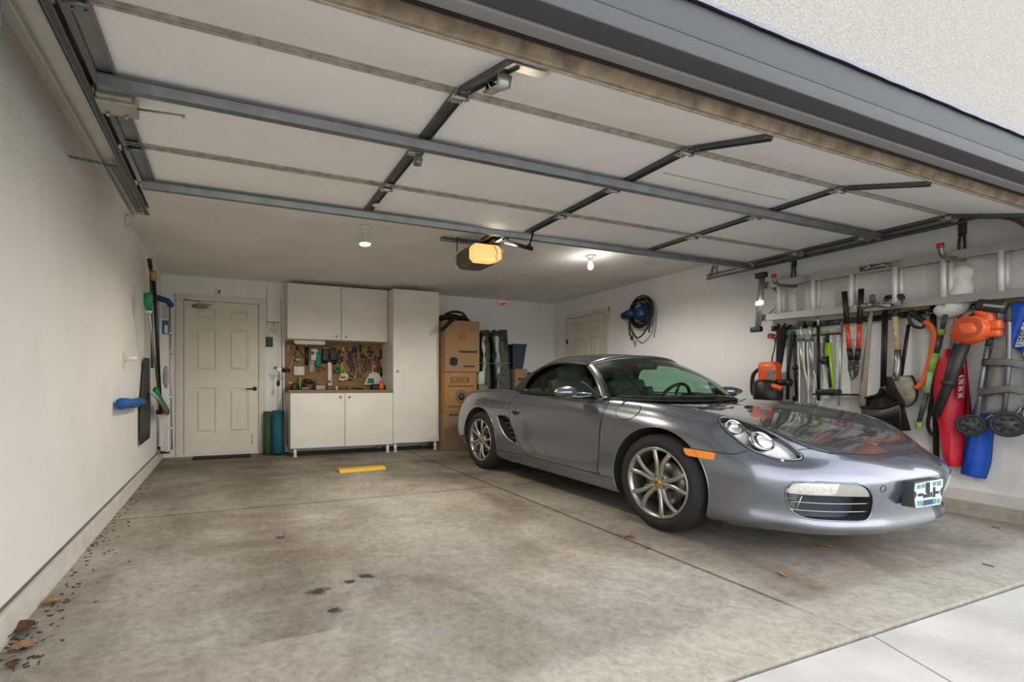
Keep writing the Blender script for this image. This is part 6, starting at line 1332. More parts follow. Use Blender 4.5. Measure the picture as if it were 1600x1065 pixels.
# ================================================================ the right wall
def W(u, v, off=.06): return onX(u, v, XR-off)
def r6(a, b, off=.06): return W(1170+a/7.1, 490+b/7.1, off)
def r7(a, b, off=.06): return W(1360+a/5.33, 460+b/5.33, off)
def r8(a, b, off=.06): return W(1480+a/3.433, 450+b/3.433, off)
def l1(a, b, off=.06): return W(1160+a/6.655, 360+b/6.655, off)
def l2(a, b, off=.06): return W(1360+a/6.66, 340+b/6.66, off)
def r3(a, b, off=.06): return W(1280+a/4.84, 440+b/4.84, off)
OUT = Vector((-1, 0, 0))
M_org = mat('orange_plastic', (224, 92, 34), .42, var=.04, coat=.3); M_redp = mat('orange_red_steel', (214, 66, 42), .35, coat=.4)
M_strap = mat('black_webbing_strap', (24, 24, 25), .85, bump=.2, bscale=300); M_wood = mat('pale_ash_wood', (206, 178, 124), .55, var=.15, vscale=30, stretch=(6, 6, .6)); M_wood2 = mat('weathered_wood', (168, 158, 136), .75, var=.15, vscale=30, stretch=(6, 6, .6))
# hose reel
c = W(996, 489, .14); hr = thing('cord_reel', 'blue wall reel with thick black hose coiled around it', 'cord reel', W(996, 489, 0))
mb = MB(); mb.lathe([(0, .16), (.05, .16), (.085, .14), (.10, .10), (.10, .02), (.13, .0)], c-OUT*.14, OUT, 28); mb.build('drum', mat('blue_reel', (24, 66, 120), .35, coat=.4), hr)
mb = MB(); mb.tube([c+Vector((0, .05, .02)), c+Vector((-.02, .16, -.005)), c+Vector((-.02, .23, -.01))], [.07, .062, .05], 14, flat=None); mb.build('motor_arm', mat('navy_reel_arm', (26, 40, 66), .45), hr)
mb = MB()
for k, (rr, dz, dy) in enumerate(((.165, .02, -.02), (.18, .01, -.04), (.15, .03, 0), (.172, -.01, .01), (.19, .03, -.03), (.15, -.03, -.02))):
    P = [c+Vector((.06-.02*(k % 3), dy+rr*math.cos(a), dz+rr*1.08*math.sin(a))) for a in np.linspace(0, 2*PI, 36, endpoint=False)]; mb.tube(P, .010, 8, True)
mb.tube(cat([c+Vector((0, .13, -.08)), c+Vector((-.01, .09, -.24)), c+Vector((-.01, -.03, -.34)), c+Vector((-.01, -.17, -.22)), c+Vector((0, -.18, -.05))], 6), .010, 8)
mb.tube(cat([c+Vector((0, .14, -.05)), c+Vector((-.02, .12, -.25)), W(987, 528, .16)], 6), .010, 8); mb.tube(cat([c+Vector((0, -.22, .08)), c+Vector((-.02, -.235, -.08)), W(1014, 519, .15)], 6), .011, 8)
mb.build('cable', mat('black_rubber_hose', (18, 18, 18), .5), hr)
mb = MB(); q = W(987, 528, .16); mb.cyl(q+Vector((0, 0, .03)), q-Vector((0, 0, .03)), .02, .016, 12); mb.build('cable_plug', M_black, hr)
mb = MB(); mb.bb((XR-.02, c.y-.09, c.z-.13), (XR, c.y+.06, c.z+.14), .003); mb.tube([c+Vector((.10, -.10, .11)), c+Vector((-.0, -.13, .09))], .012, 8); mb.build('mounting_plate', M_galvd, hr)

# ladder on its hooks
XLAD = .16; M_alud = mat('dull_aluminium', (160, 160, 156), .5, .5, var=.1, vscale=10); M_rung = mat('bright_rung', (234, 234, 230), .4, .15)
T0, T1 = W(1184, 447.5, XLAD), W(1600, 380.5, XLAD); B0, B1 = W(1178, 497.5, XLAD), W(1600, 456, XLAD)
def ext(a, b, Y): f = (Y-a.y)/(b.y-a.y); return a+(b-a)*f
YE = 1.36; T1, B1 = ext(T0, T1, YE), ext(B0, B1, YE)
ladder = thing('extension_ladder', 'long aluminium extension ladder hung sideways on the right wall', 'ladder', ((T0+B1)/2))
for nm, (a, b) in (('top', (T0, T1)), ('bottom', (B0, B1))):
    d = (b-a).normalized(); u_ = Vector((1, 0, 0)).cross(d); R = basis(d, (1, 0, 0), d.cross(Vector((1, 0, 0))))
    m = MB(); L_ = (b-a).length; cc = (a+b)/2
    m.box(cc, (L_, .004, .064), R); m.box(cc+R@Vector((0, .014, .030)), (L_, .030, .004), R); m.box(cc+R@Vector((0, .014, -.030)), (L_, .030, .004), R)
    m.build('side_rail', M_alud, ladder)
    m = MB(); a2 = ext(a, b, a.y-.12); cc = (a2+b)/2+Vector((.055, 0, 0)); m.box(cc, ((b-a2).length, .004, .056), R); m.box(cc+R@Vector((0, .014, .027)), ((b-a2).length, .026, .004), R); m.box(cc+R@Vector((0, .014, -.027)), ((b-a2).length, .026, .004), R); m.build('side_rail', M_alud, ladder)
rung_us = [(1217, 1224), (1270, 1279), (1330, 1339), (1398, 1408), (1474, 1485), (1564, 1574)]
for ua, ub in rung_us:
    for u_, off, r_ in ((ua, XLAD, .018), (ub, XLAD-.055, .015)):
        Y = onX(u_, 450, XR-off).y; p, q = ext(T0, T1, Y), ext(B0, B1, Y); p.x = q.x = XR-off
        m = MB(); m.tube([p-Vector((0, 0, .02)), q+Vector((0, 0, .02))], r_, 10, flat=(r_, .015), up=(1, 0, 0)); m.build('rung', M_rung, ladder)
a, b = W(1191, 432, XLAD+.03), W(1184, 514, XLAD+.03); m = MB(); m.tube([a, b], .02, 6, flat=(.032, .006), up=(1, 0, 0)); m.box((a+b)/2, (.014, .085, .05)); m.build('stabiliser_bar', M_alu, ladder)
for p in (W(1189.5, 430, XLAD+.03), W(1182, 514.5, XLAD+.03)):
    m = MB(); m.box(p, (.05, .10, .055), None, .008); m.build('rubber_foot', M_black, ladder)
for P in ([(1344, 421), (1352, 419), (1360, 417), (1372, 416), (1382, 414), (1390, 413)], [(1340, 479), (1352, 477), (1362, 476), (1374, 476), (1392, 478)]):
    m = MB(); Q = [W(u, v, XLAD+.02) for u, v in P]; m.tube(Q, .010, 8, flat=(.012, .02), up=(0, 0, 1))
    for q in Q[::2]: m.cyl(q+OUT*.005, q+OUT*.03, .010, seg=10); m.tube([q+Vector((0, 0, .02)), q+OUT*.02+Vector((0, -.04, -.02)), q+Vector((0, -.09, .018))], .006, 6)
    m.build('rung_lock', M_steel, ladder)
for a, b in (((300, 595), (365, 640)), ((330, 595), (360, 655)), ((265, 880), (345, 800)), ((325, 870), (345, 845))): m = MB(); m.tube([l1(*a, .10), l1(*b, .12)], .006, 6); m.build('diagonal_brace', M_alud, ladder)
for k, (plate, prong, base, P) in enumerate(((W(1241, 410, .008), W(1240, 436, .012), (1243, 447), [(1243, 447), (1232, 447), (1218, 445), (1211, 440), (1209.5, 433)]), (W(1504, 358, .008), W(1504, 390, .012), (1506, 405), [(1506, 405), (1494, 404.5), (1481, 403), (1472, 397), (1469.5, 386)]))):
    Yb = W(*base, .02).y; t = thing('ladder_hook', ('steel ladder hook with red tip at the far end of the ladder', 'steel ladder hook with red tip at the near end of the ladder')[k], 'hook', (XR, Yb, W(*base, .02).z), 'ladder hooks on the right wall')
    m = MB(); m.box((XR-.008, plate.y, plate.z), (.014, .045, .09), None, .003); zb2 = W(*base, .02).z
    for s_ in (-1, 1): m.tube([(XR-.016, plate.y+s_*.010, plate.z-.03), (XR-.02, plate.y+s_*.016, (plate.z+zb2)/2), (XR-.02, plate.y+s_*.012, zb2)], .006, 6, flat=(.008, .005), up=(1, 0, 0))
    m.build('wall_plate', mat('grey_powder_coat', (62, 64, 62), .5), t)
    pts = []
    for (u, v) in P:
        X = min(Yb*math.tan(_ray(u)), XR-.02); dd = X*math.sin(TH)+Yb*math.cos(TH); pts.append(Vector((X, Yb, CH+(HV-v)*dd/FPX)))
    pts[1].z = pts[0].z-.004
    C_ = cat(pts, 6); m = MB(); m.tube(C_, .016, 10); m.build('hook_arm', mat('zinc_tube', (128, 130, 128), .35, .8), t)
    m = MB(); m.cyl(C_[-1]-Vector((0, 0, .005)), C_[-1]+Vector((0, 0, .028)), .0205, seg=14); m.build('red_tip', mat('red_rubber_tip', (176, 34, 26), .5), t)

# tool rail with its wooden backing and the green string
bk = MB(); a, b = W(1318, 489, .0), W(1600, 465, .0); bk.prism([(a.y, a.z-.035), (b.y, b.z-.035), (b.y, b.z+.045), (a.y, a.z+.045)], (XR, 0, 0), (0, 1, 0), (0, 0, 1), (-.018, 0, 0)); tag(bk.build('backing_board', M_wood), 'pale wooden strip screwed to the wall behind the tool rack', 'board')
bk = MB(); a, b = W(1232, 521, 0), W(1316, 512, 0); bk.prism([(a.y, a.z-.03), (b.y, b.z-.035), (b.y, b.z+.03), (a.y, a.z+.03)], (XR, 0, 0), (0, 1, 0), (0, 0, 1), (-.014, 0, 0)); tag(bk.build('backing_board', mat('pale_green_board', (190, 202, 182), .8, var=.1)), 'pale green board below the far end of the tool rack', 'board')
bk = MB(); a = W(1300, 516, .02); bk.ball(a, .05, (.5, 1.4, .45)); tag(bk.build('cable_clip', mat('cream_clip', (206, 206, 190), .5)), 'cream plastic clip on the pale green board behind the pump', 'clip')
rk = thing('tool_rack', 'long black slotted tool rack with hooks on the right wall', 'tool rack', W(1400, 490, 0))
for (p0, p1) in (((1206, 513.5), (1362, 497)), ((1364, 497.5), (1568, 474))):
    a, b = W(*p0, .03), W(*p1, .03); d = (b-a).normalized(); R = basis(d, (1, 0, 0), d.cross(Vector((1, 0, 0)))); L_ = (b-a).length
    m = MB(); m.box((a+b)/2, (L_, .022, .050), R, .003); rl = m.build('rail', M_black, rk)
    n = int(L_/.11)
    for i in range(n): m = MB(); q = a+d*(L_*(i+.5)/n); m.tube([q+OUT*.010+Vector((0, 0, .012)), q+OUT*.03+Vector((0, 0, .006)), q+OUT*.05+Vector((0, 0, -.004)), q+OUT*.055+Vector((0, 0, .014))], .004, 5); m.build('peg_hook', M_blkm, rl)
    for i in range(0, n, 2): m = MB(); q = a+d*(L_*(i+.8)/n)+OUT*.012; m.ball(q, .006, (.5, 1, 1), seg=8); m.build('rail_screw', M_galvl, rl)
m = MB(); P = [(1225, 524), (1240, 521), (1262, 524), (1290, 518), (1316, 512), (1345, 508), (1363, 506), (1390, 497), (1420, 497), (1448, 490), (1470, 488), (1500, 485), (1530, 482), (1552, 478)]; m.tube(cat([W(u, v, .075+.012*(i % 2)) for i, (u, v) in enumerate(P)], 4), .003, 5); tag(m.build('green_string', mat('green_string', (76, 190, 96), .7)), 'thin green string strung along the black tool rack', 'string')

# a) corded orange tool in its black tub
t = thing('wet_dry_vacuum', 'orange and black corded power tool hanging at the far end of the rack', 'power tool', r6(210, 930, .18))
m = MB(); c = r6(210, 840, .18); m.lathe([(0, -.13), (.115, -.13), (.125, -.08), (.125, .06), (.10, .10), (.0, .10)], c, seg=28); m.build('canister', M_black, t)
m = MB(); c2 = r6(232, 650, .18); m.box(c2, (.12, .165, .19), None, .03); m.box(c2+Vector((0, .0, .085)), (.10, .13, .05), None, .02); m.build('motor_housing', M_org, t)
m = MB(); m.box(c2+Vector((-.055, -.045, -.03)), (.03, .05, .11), None, .006); m.box(c2+Vector((-.06, -.045, .0)), (.03, .07, .03)); m.build('vent_panel', mat('grey_vent', (120, 118, 112), .5), t)
m = MB(); m.tube(cat([c2+Vector((0, .09, .05)), c2+Vector((0, .16, -.02)), c2+Vector((0, .175, -.16)), c+Vector((0, .14, -.06))], 6), .018, 8); m.build('carry_handle', M_black, t)
m = MB(); m.tube(cat([r6(350, 765, .22), r6(400, 760, .23), r6(455, 760, .24)], 5), [.035, .033, .032, .03, .03, .032, .033, .034, .036, .040, .042], 12); m.build('nozzle', M_black, t)
m = MB(); m.tube(cat([r6(270, 800, .30), r6(320, 815, .31), r6(365, 830, .30)], 5), .026, 8); m.build('lever', M_org, t)
m = MB(); m.tube(cat([c2+Vector((0, -.02, .10)), r6(262, 480, .12), r6(285, 380, .10), r6(295, 290, .08)], 6), .006, 6); m.build('cord', M_black, t)
m = MB(); m.tube([r6(225, 245, .09), r6(265, 250, .09)], .028, 8); m.tube([r6(285, 275, .08), r6(320, 235, .08)], .020, 8); m.build('plug_handle', mat('copper_plug', (170, 96, 50), .5), t)
# b) umbrella bag, strap, trekking poles
def flatbag(name, label, cat_, rows, off, th, m_, extra=None, nc=13, group=None):
    """rows of (uL, uR, v) from the top down: a soft bag hanging flat on the wall"""
    G = []
    for i, (uL, vL, uR, vR) in enumerate(rows):
        A, B = W(uL, vL, off), W(uR, vR, off); row = []
        for j in range(nc): f = j/(nc-1); row.append(A.lerp(B, f)+OUT*(th*math.sin(PI*f)**.6*(1-.25*(i in (0, len(rows)-1)))+.004*math.sin(i*2.2+j*1.7)))
        back = [A.lerp(B, j/(nc-1))+OUT*(-.25*th*math.sin(PI*j/(nc-1))) for j in range(nc)][::-1]; G.append(row+back[1:-1]+[row[0]])
    Gs = []
    for k in range(len(G[0])): Gs.append(cat([r[k] for r in G], 4))
    Gs = [list(x) for x in zip(*Gs)]
    m = MB(); m.grid(Gs); m.add(Gs[0][:-1], [tuple(range(len(Gs[0])-1))]); m.add(Gs[-1][:-1], [tuple(range(len(Gs[0])-1))[::-1]])
    return m, Gs
m, _ = flatbag('', '', '', [(1214, 514, 1230, 512), (1214, 535, 1228, 533), (1214.5, 560, 1224, 560), (1215, 585, 1220, 585), (1215, 612, 1219, 612)], .07, .05, None)
m2 = MB(); m2.tube([r6(325, 110, .08), r6(345, 180, .08), r6(410, 110, .08)], .012, 6); m2.tube([r6(410, 150, .08), r6(425, 240, .08), r6(405, 290, .08)], .008, 6)
onething('umbrella', 'furled black umbrella hanging tip down at the far end of the rack', 'umbrella', [('canopy', m, M_strap), ('handle_loop', m2, M_blkm)])
m = MB(); m.tube(cat([r6(485, 200, .08), r6(475, 340, .09), r6(440, 600, .09), r6(435, 800, .08), r6(430, 950, .08)], 6), .01, 6, flat=(.016, .003), up=(1, 0, 0)); tag(m.build('hanging_strap', M_strap), 'loose black webbing strap hanging beside the umbrella', 'strap')
m = MB(); m.tube([r6(505, 205, .07), r6(512, 400, .07), r6(520, 600, .07), r6(528, 930, .07)], [.016, .014, .013, .012], 8); m2 = MB(); m2.ball(r6(518, 600, .08), .026); m2.box(r6(528, 940, .07), (.04, .05, .05), None, .008); onething('folded_tripod', 'slim black folded stand with a knob left of the crutches', 'stand', [('shaft', m, M_black), ('clamp_knob', m2, M_blkm)])
# c) crutches hanging tip up
for k, (ax, lab) in enumerate(((578, 'left aluminium crutch hanging upside down on the rack'), (678, 'right aluminium crutch hanging upside down on the rack'))):
    t = thing('crutch', lab, 'crutch', r6(ax, 960, .08), 'crutches on the tool rack'); dx = ax-578
    m = MB(); m.cyl(r6(ax, 85, .08), r6(ax, 135, .08), .034, .022, 12); m.build('rubber_tip', mat('grey_rubber', (70, 72, 70), .7), t)
    m = MB(); m.tube([r6(ax, 130, .08), r6(ax+10+dx*.02, 290, .08)], .012, 10); m.tube([r6(ax+2, 300, .085), r6(ax+16+dx*.15, 620+dx*.1, .085)], .013, 10); m.build('centre_tube', M_alu, t)
    for s_ in (-1, 1):
        m = MB(); P = [r6(ax+2+s_*26, 300, .08), r6(ax+4+s_*28, 480, .08), r6(ax+12+s_*26, 610, .08)]
        P += [r6(ax-18, 760, .08), r6(ax-20, 1010, .08)] if s_ < 0 else [r6(ax+72, 770, .08), r6(ax+76, 1010, .08)]
        m.tube(cat(P, 6), .010, 8); m.build('side_tube', M_alu, t)
    m = MB(); m.tube([r6(ax-28, 298, .08), r6(ax+34, 292, .08)], .016, 8); m.build('hand_grip', mat('grey_grip', (88, 90, 88), .6), t)
    m = MB(); m.tube([r6(ax-20, 1010, .08), r6(ax+76, 1010, .08)], .02, 8); m.build('underarm_pad', mat('grey_pad', (120, 118, 112), .7), t)
# d) navy pole
m = MB(); m.tube([r6(770, 130, .09), r6(775, 960, .09)], .013, 10); m2 = MB(); m2.tube([r6(768, 25, .09), r6(770, 130, .09)], [.008, .011], 10); onething('extension_pole', 'dark navy pole with silver end right of the crutches', 'pole', [('tube', m, mat('navy_tube', (40, 46, 60), .35, .4)), ('silver_end', m2, M_alu)])
# e) bike pump
t = thing('bicycle_pump', 'lime green floor pump with black T handle hanging on the rack', 'pump', r3(80, 870, .10))
m = MB(); m.tube(cat([r3(-55, 405, .12), r3(20, 402, .12), r3(60, 398, .12), r3(110, 395, .12), r3(160, 392, .12)], 3), .009, 8); m.cyl(r3(62, 400, .12), r3(64, 460, .12), .014, seg=12); m.build('t_handle', M_black, t)
m = MB(); m.tube([r3(66, 462, .12), r3(98, 815, .12)], [.024, .020], 16); m.build('barrel', mat('lime_barrel', (164, 212, 44), .35, coat=.3), t)
m = MB(); m.tube([r3(62, 560, .142), r3(86, 800, .142)], .008, 6, flat=(.012, .003), up=(1, 0, 0)); m.build('graphic_band', mat('dark_graphic', (44, 52, 40), .5), t)
m = MB(); m.box(r3(70, 835, .12), (.09, .17, .055), None, .014); m.box(r3(120, 852, .12), (.06, .34, .018), None, .006); m.build('foot_base', M_black, t)
m = MB(); m.tube(cat([r3(45, 420, .15), r3(35, 500, .16), r3(40, 590, .16), r3(60, 640, .15)], 6), .008, 6); m.ball(r3(34, 595, .16), .026, (1, 1, 1.5)); m.build('hose', M_black, t)
# f) thin aluminium pole
m = MB(); m.tube([r3(172, 305, .10), r3(148, 935, .10)], .011, 10); tag(m.build('aluminium_pole', M_alu), 'thin bare aluminium pole between the green pump and red loppers', 'pole')
# g) loppers
t = thing('loppers', 'long loppers with orange-red shafts and black grips hanging jaws down', 'loppers', r3(255, 740, .16))
for s_, G1, S1, E1 in ((0, (190, 75), (210, 320), (228, 505)), (1, (318, 55), (304, 320), (296, 505))):
    m = MB(); m.tube([r3(*G1, .17), r3((G1[0]+S1[0])/2, 190, .17), r3(*S1, .17)], [.021, .019, .019], 10); m.build('grip', M_black, t)
    m = MB(); m.tube([r3(*S1, .17), r3(*E1, .165)], .0165, 12); m.build('shaft', M_redp, t)
    m = MB(); m.tube([r3(*E1, .165), r3(240 if s_ == 0 else 284, 590, .16)], .020, 10); m.build('socket', M_black, t)
m = MB(); q = [r3(a, b, .15) for a, b in ((228, 590), (300, 590), (302, 660), (292, 705), (258, 742), (240, 712), (226, 660))]; m.prism([(v.y, v.z) for v in q], (XR-.15, 0, 0), (0, 1, 0), (0, 0, 1), (-.02, 0, 0))
for a, b in ((256, 600), (242, 648), (288, 635), (284, 662)): m.cyl(r3(a, b, .17), r3(a, b, .185), .012, seg=10)
m.build('jaw', M_dsteel, t)
m = MB(); q = [r3(a, b, .172) for a, b in ((236, 680), (262, 660), (262, 740), (246, 718))]; m.prism([(v.y, v.z) for v in q], (XR-.172, 0, 0), (0, 1, 0), (0, 0, 1), (-.006, 0, 0)); m.build('blade_edge', M_steel, t)
# h) wooden bat
m = MB(); m.tube([r3(402, 105, .09), r3(404, 150, .09), r3(398, 205, .09), r3(380, 330, .09), r3(352, 620, .09), r3(322, 935, .09)], [.016, .020, .013, .014, .020, .028], 12); m2 = MB(); m2.tube([r3(402, 98, .09), r3(404, 155, .09)], [.018, .022], 12)
onething('wooden_handle', 'weathered pale wooden bat widening downwards beside the loppers', 'bat', [('shaft', m, M_wood2), ('knob', m2, mat('grey_rubber_knob', (132, 126, 108), .8))])
# i) lobby dustpan
t = thing('lobby_dustpan', 'upright black lobby dustpan hanging below its long handle', 'dustpan', r7(60, 1060, .16))
m = MB(); m.tube([r7(110, 130, .12), r7(95, 770, .12)], .011, 8); m.tube([r7(135, 130, .12), r7(118, 760, .12)], .011, 8); m.tube(cat([r7(108, 140, .12), r7(122, 118, .12), r7(137, 140, .12)], 4), .013, 8); m.build('handle', M_black, t)
m = MB(); G = []
cx_, cz_ = r7(72, 880, .1), None
rim = [(-85, 905), (-60, 870), (-10, 850), (60, 830), (88, 780), (120, 800), (180, 850), (250, 880), (262, 900)]
top = cat([r7(a, b, .10) for a, b in rim], 4); n_ = len(top)
fr2 = cat([r7(a, b, .26) for a, b in ((-85, 930), (-40, 940), (20, 945), (90, 945), (160, 925), (250, 890))], 4); fr2 = [fr2[int(i*(len(fr2)-1)/(n_-1))] for i in range(n_)]
bot = [Vector((XR-.22, fr2[i].y*.93+fr2[n_//2].y*.07, r7(60, 1120, .22).z)) for i in range(n_)]; botb = [Vector((XR-.08, p.y, p.z)) for p in bot]
topb = [Vector((XR-.08, p.y, p.z)) for p in top]
m.grid([topb, botb, bot, fr2]); m.build('pan', M_black, t, solid=.005)
m = MB(); m.tube(fr2, .008, 6); m.tube(top, .008, 6); m.build('pan_rim', M_blkm, t)
# j) shovel
t = thing('shovel', 'pointed steel shovel with pale wooden shaft hanging blade down', 'shovel', r7(290, 935, .14))
m = MB(); m.tube([r7(205, 185, .13), r7(225, 465, .13)], .020, 10); m.build('shaft', M_wood, t)
m = MB(); m.tube([r7(207, 285, .152), r7(214, 375, .152)], .01, 6, flat=(.013, .003), up=(1, 0, 0)); m.build('shaft_label', mat('silver_print', (188, 186, 176), .4), t)
m = MB(); A, B = r7(130, 25, .15), r7(268, 10, .15); m.tube(cat([r7(205, 185, .13), r7(175, 110, .13), A+Vector((0, 0, -.02)), A], 5), .014, 8); m.tube(cat([r7(205, 185, .13), r7(235, 110, .13), B+Vector((0, 0, -.08)), B], 5), .014, 8); m.tube([A, B], .018, 8); m.build('d_grip', M_black, t)
m = MB(); m.tube([r7(225, 460, .13), r7(232, 560, .13), r7(222, 640, .14), r7(215, 720, .145)], [.022, .022, .026, .020], 10); m.build('socket', M_steel, t)
M_blade = mat('worn_shovel_steel', (112, 106, 92), .32, .85, var=.45, vscale=9)
m = MB(); G = []
L_ = [(118, 685), (112, 740), (125, 800), (165, 860), (225, 920)]; R_ = [(355, 672), (385, 740), (396, 800), (385, 860), (345, 920)]
L_ = [(118, 688), (112, 730), (125, 780), (155, 825), (215, 870), (262, 915), (300, 937)]; R_ = [(352, 672), (378, 720), (393, 775), (398, 830), (385, 880), (350, 918), (310, 937)]
for i, ((a, b), (c_, d_)) in enumerate(zip(L_, R_)):
    A, B = r7(a, b, .10), r7(c_, d_, .10); G.append([A.lerp(B, j/12)+OUT*(.055*math.sin(PI*j/12)*(1-i/9)+(.022*math.exp(-((j-5)/1.2)**2)*(1-i/6))) for j in range(13)])
m.grid([list(x) for x in zip(*[cat([r[k] for r in G], 4) for k in range(13)])]); m.build('blade', M_blade, t, solid=.003)
# k) bow saw
t = thing('bow_saw', 'bow saw with curved orange frame and black D grip', 'saw', r7(330, 780, .12))
m = MB(); m.tube(cat([r7(445, 225, .12), r7(490, 250, .12), r7(528, 310, .12), r7(530, 390, .12), r7(505, 520, .12), r7(465, 660, .12), r7(430, 740, .12), r7(380, 780, .12)], 6), .02, 12, flat=(.020, .016), up=(1, 0, 0)); m.build('frame', M_org, t)
m = MB(); m.tube(cat([r7(330, 140, .12), r7(390, 185, .12), r7(450, 225, .12)], 4), .02, 8, flat=(.022, .018), up=(1, 0, 0)); m.tube(cat([r7(325, 150, .12), r7(325, 215, .12), r7(365, 265, .12), r7(430, 275, .12), r7(455, 235, .12)], 6), .011, 8); m.build('d_grip', M_black, t)
m = MB(); m.tube([r7(318, 250, .11), r7(256, 672, .11)], .01, 8, flat=(.013, .006), up=(1, 0, 0)); m.build('blade_cover', M_black, t)
m = MB(); m.tube([r7(322, 130, .11), r7(320, 250, .11)], .006, 6); m.tube([r7(256, 672, .11), r7(385, 782, .115)], .004, 5); m.build('blade', M_steel, t)
# l) thick black pole
m = MB(); m.tube([W(1457, 470, .06), W(1461, 560, .06), W(1463, 728, .06)], .018, 12); m2 = MB(); m2.tube(cat([W(1459, 600, .09), W(1453, 640, .10), W(1450, 665, .10), W(1456, 678, .09), W(1461, 676, .08)], 5), .01, 6, flat=(.012, .002), up=(1, 0, 0)); onething('black_pole', 'thick black pole with a strap behind the green duster', 'pole', [('tube', m, M_black), ('wrist_strap', m2, M_strap)])
# m) duster
t = thing('extendable_duster', 'green and grey telescopic duster with fluffy white head behind the ladder', 'duster', W(1436, 672, .13))
M_fluff = mat('white_plush', (236, 236, 232), .95, bump=1.0, bscale=60)
m = MB(); P = cat([W(1471, 478, .075), W(1480, 483, .08), W(1490, 478, .075), W(1500, 462, .065), W(1505, 443, .06), W(1502, 424, .06)], 6); m.tube(P, [.045+.035*math.sin(PI*min(1, (i+3)/len(P))) for i in range(len(P))], 14)
for (u, v, r_) in ((1502, 428, .07), (1500, 447, .072), (1498, 462, .07), (1488, 478, .062), (1478, 481, .055)): m.ball(W(u, v, .07), r_, (.6, 1, 1))
m.build('fluffy_head', M_fluff, t)
for nm, a, b, r_, mm in (('upper_tube', (625, 165), (600, 290), .013, 'grey'), ('cuff', (600, 288), (590, 338), .020, 'limec'), ('middle_tube', (590, 335), (548, 492), .016, 'grey'), ('grip', (548, 488), (505, 640), .022, 'limec'), ('lower_grip', (505, 640), (470, 815), .017, 'pale'), ('lower_tube', (470, 815), (405, 1065), .015, 'grey'), ('end_cap', (405, 1060), (400, 1115), .019, 'limec')):
    m = MB(); m.tube([r7(*a, .13), r7(*b, .13)], r_, 12); m.build(nm, {'grey': mat('graphite_tube', (78, 82, 80), .4, .3), 'limec': mat('lime_grip', (150, 184, 74), .5), 'pale': mat('pale_green_grip', (146, 196, 138), .5)}[mm], t)
# n) red bag
t = thing('folding_chair_bag', 'bright red drawstring bag hanging behind the leaf blower tube', 'bag', W(1490, 730, .08))
m, Gr = flatbag('', '', '', [(1481, 546, 1487, 545), (1473, 556, 1493, 556), (1462, 575, 1502, 572), (1458, 600, 1510, 600), (1458, 625, 1511, 625), (1464, 655, 1509, 655), (1470, 690, 1507, 690), (1477, 718, 1505, 715), (1482, 727, 1501, 729)], .08, .075, None); m.build('bag_body', mat('red_nylon', (206, 30, 52), .45, var=.06, vscale=9, bump=.35, bscale=14), t)
m = MB(); m.tube([W(1491, 492, .08), W(1489, 523, .09), W(1484, 545, .10)], .003, 5); m.tube([W(1489, 523, .09), W(1493, 546, .10)], .003, 5); m.ball(W(1489, 523, .09), .014, (1, 1.3, .6)); m.build('drawstring', mat('grey_string', (110, 108, 104), .7), t)
m = MB(); A_, B_, C_, D_ = W(1497, 587, .175), W(1509, 584, .15), W(1507, 622, .15), W(1495, 624, .175); m.add([A_, B_, C_, D_]+[p+Vector((.004, 0, 0)) for p in (A_, B_, C_, D_)], [(0, 1, 2, 3), (7, 6, 5, 4), (0, 4, 5, 1), (1, 5, 6, 2), (2, 6, 7, 3), (3, 7, 4, 0)]); lp = m.build('logo_patch', mat('dark_red_patch', (150, 34, 44), .6), t)
m = MB()
for i in range(7): f = (i+.5)/7; p = A_.lerp(D_, f); q = B_.lerp(C_, f); a = p.lerp(q, .18)-Vector((.003, 0, 0)); b = p.lerp(q, .82)-Vector((.003, 0, 0)); m.tube([a, a.lerp(b, .5)+Vector((0, 0, .007*(-1)**i)), b], .0045, 5, flat=(.002, .005), up=(0, 0, 1))
m.build('logo_lettering', M_white, lp)
# o) red pole
m = MB(); m.tube([W(1499, 487, .055), W(1514, 652, .055)], .016, 10); m2 = MB(); m2.tube([W(1498, 474, .055), W(1499, 490, .055)], [.010, .018], 10); onething('red_pole', 'slim red pole with dark cap between the red bag and cart', 'pole', [('tube', m, mat('red_tube', (190, 36, 30), .3, coat=.5)), ('dark_cap', m2, TC['brown'])])
# p) blue bag (one long bag behind the cart)
t = thing('beach_umbrella_bag', 'long royal blue bag lettered SPORT-BRELLA hanging behind the cart', 'bag', W(1525, 745, .05))
M_blue = mat('royal_blue_nylon', (20, 84, 196), .5, var=.08, vscale=9, bump=.3, bscale=14)
m, Gb = flatbag('', '', '', [(1573, 476, 1610, 470), (1572, 487, 1626, 482), (1566, 520, 1612, 520), (1552, 560, 1595, 560), (1535, 600, 1578, 600), (1521, 640, 1558, 642), (1511, 680, 1553, 682), (1504, 718, 1549, 722), (1500, 738, 1541, 748)], .04, .07, None); m.build('bag_body', M_blue, t)
m = MB(); A_, B_, C_, D_ = W(1592, 487, .10), W(1618, 487, .10), W(1604, 540, .10), W(1581, 543, .10); m.add([A_, B_, C_, D_]+[p+Vector((.01, 0, 0)) for p in (A_, B_, C_, D_)], [(0, 1, 2, 3), (7, 6, 5, 4), (0, 4, 5, 1), (1, 5, 6, 2), (2, 6, 7, 3), (3, 7, 4, 0)]); lp = m.build('label_panel', mat('white_vinyl_label', (222, 230, 236), .4), t)
ya = ((D_+C_)/2-(A_+B_)/2).normalized(); zz = Vector((-1, 0, 0)); yy = zz.cross(ya)
text_part('label_lettering', 'SPORT-BRELLA', .058, basis(ya, yy, zz), (A_+D_)/2*.62+(B_+C_)/2*.38+Vector((-.002, 0, 0)), mat('navy_print', (20, 40, 80), .5), lp, sx=.80)
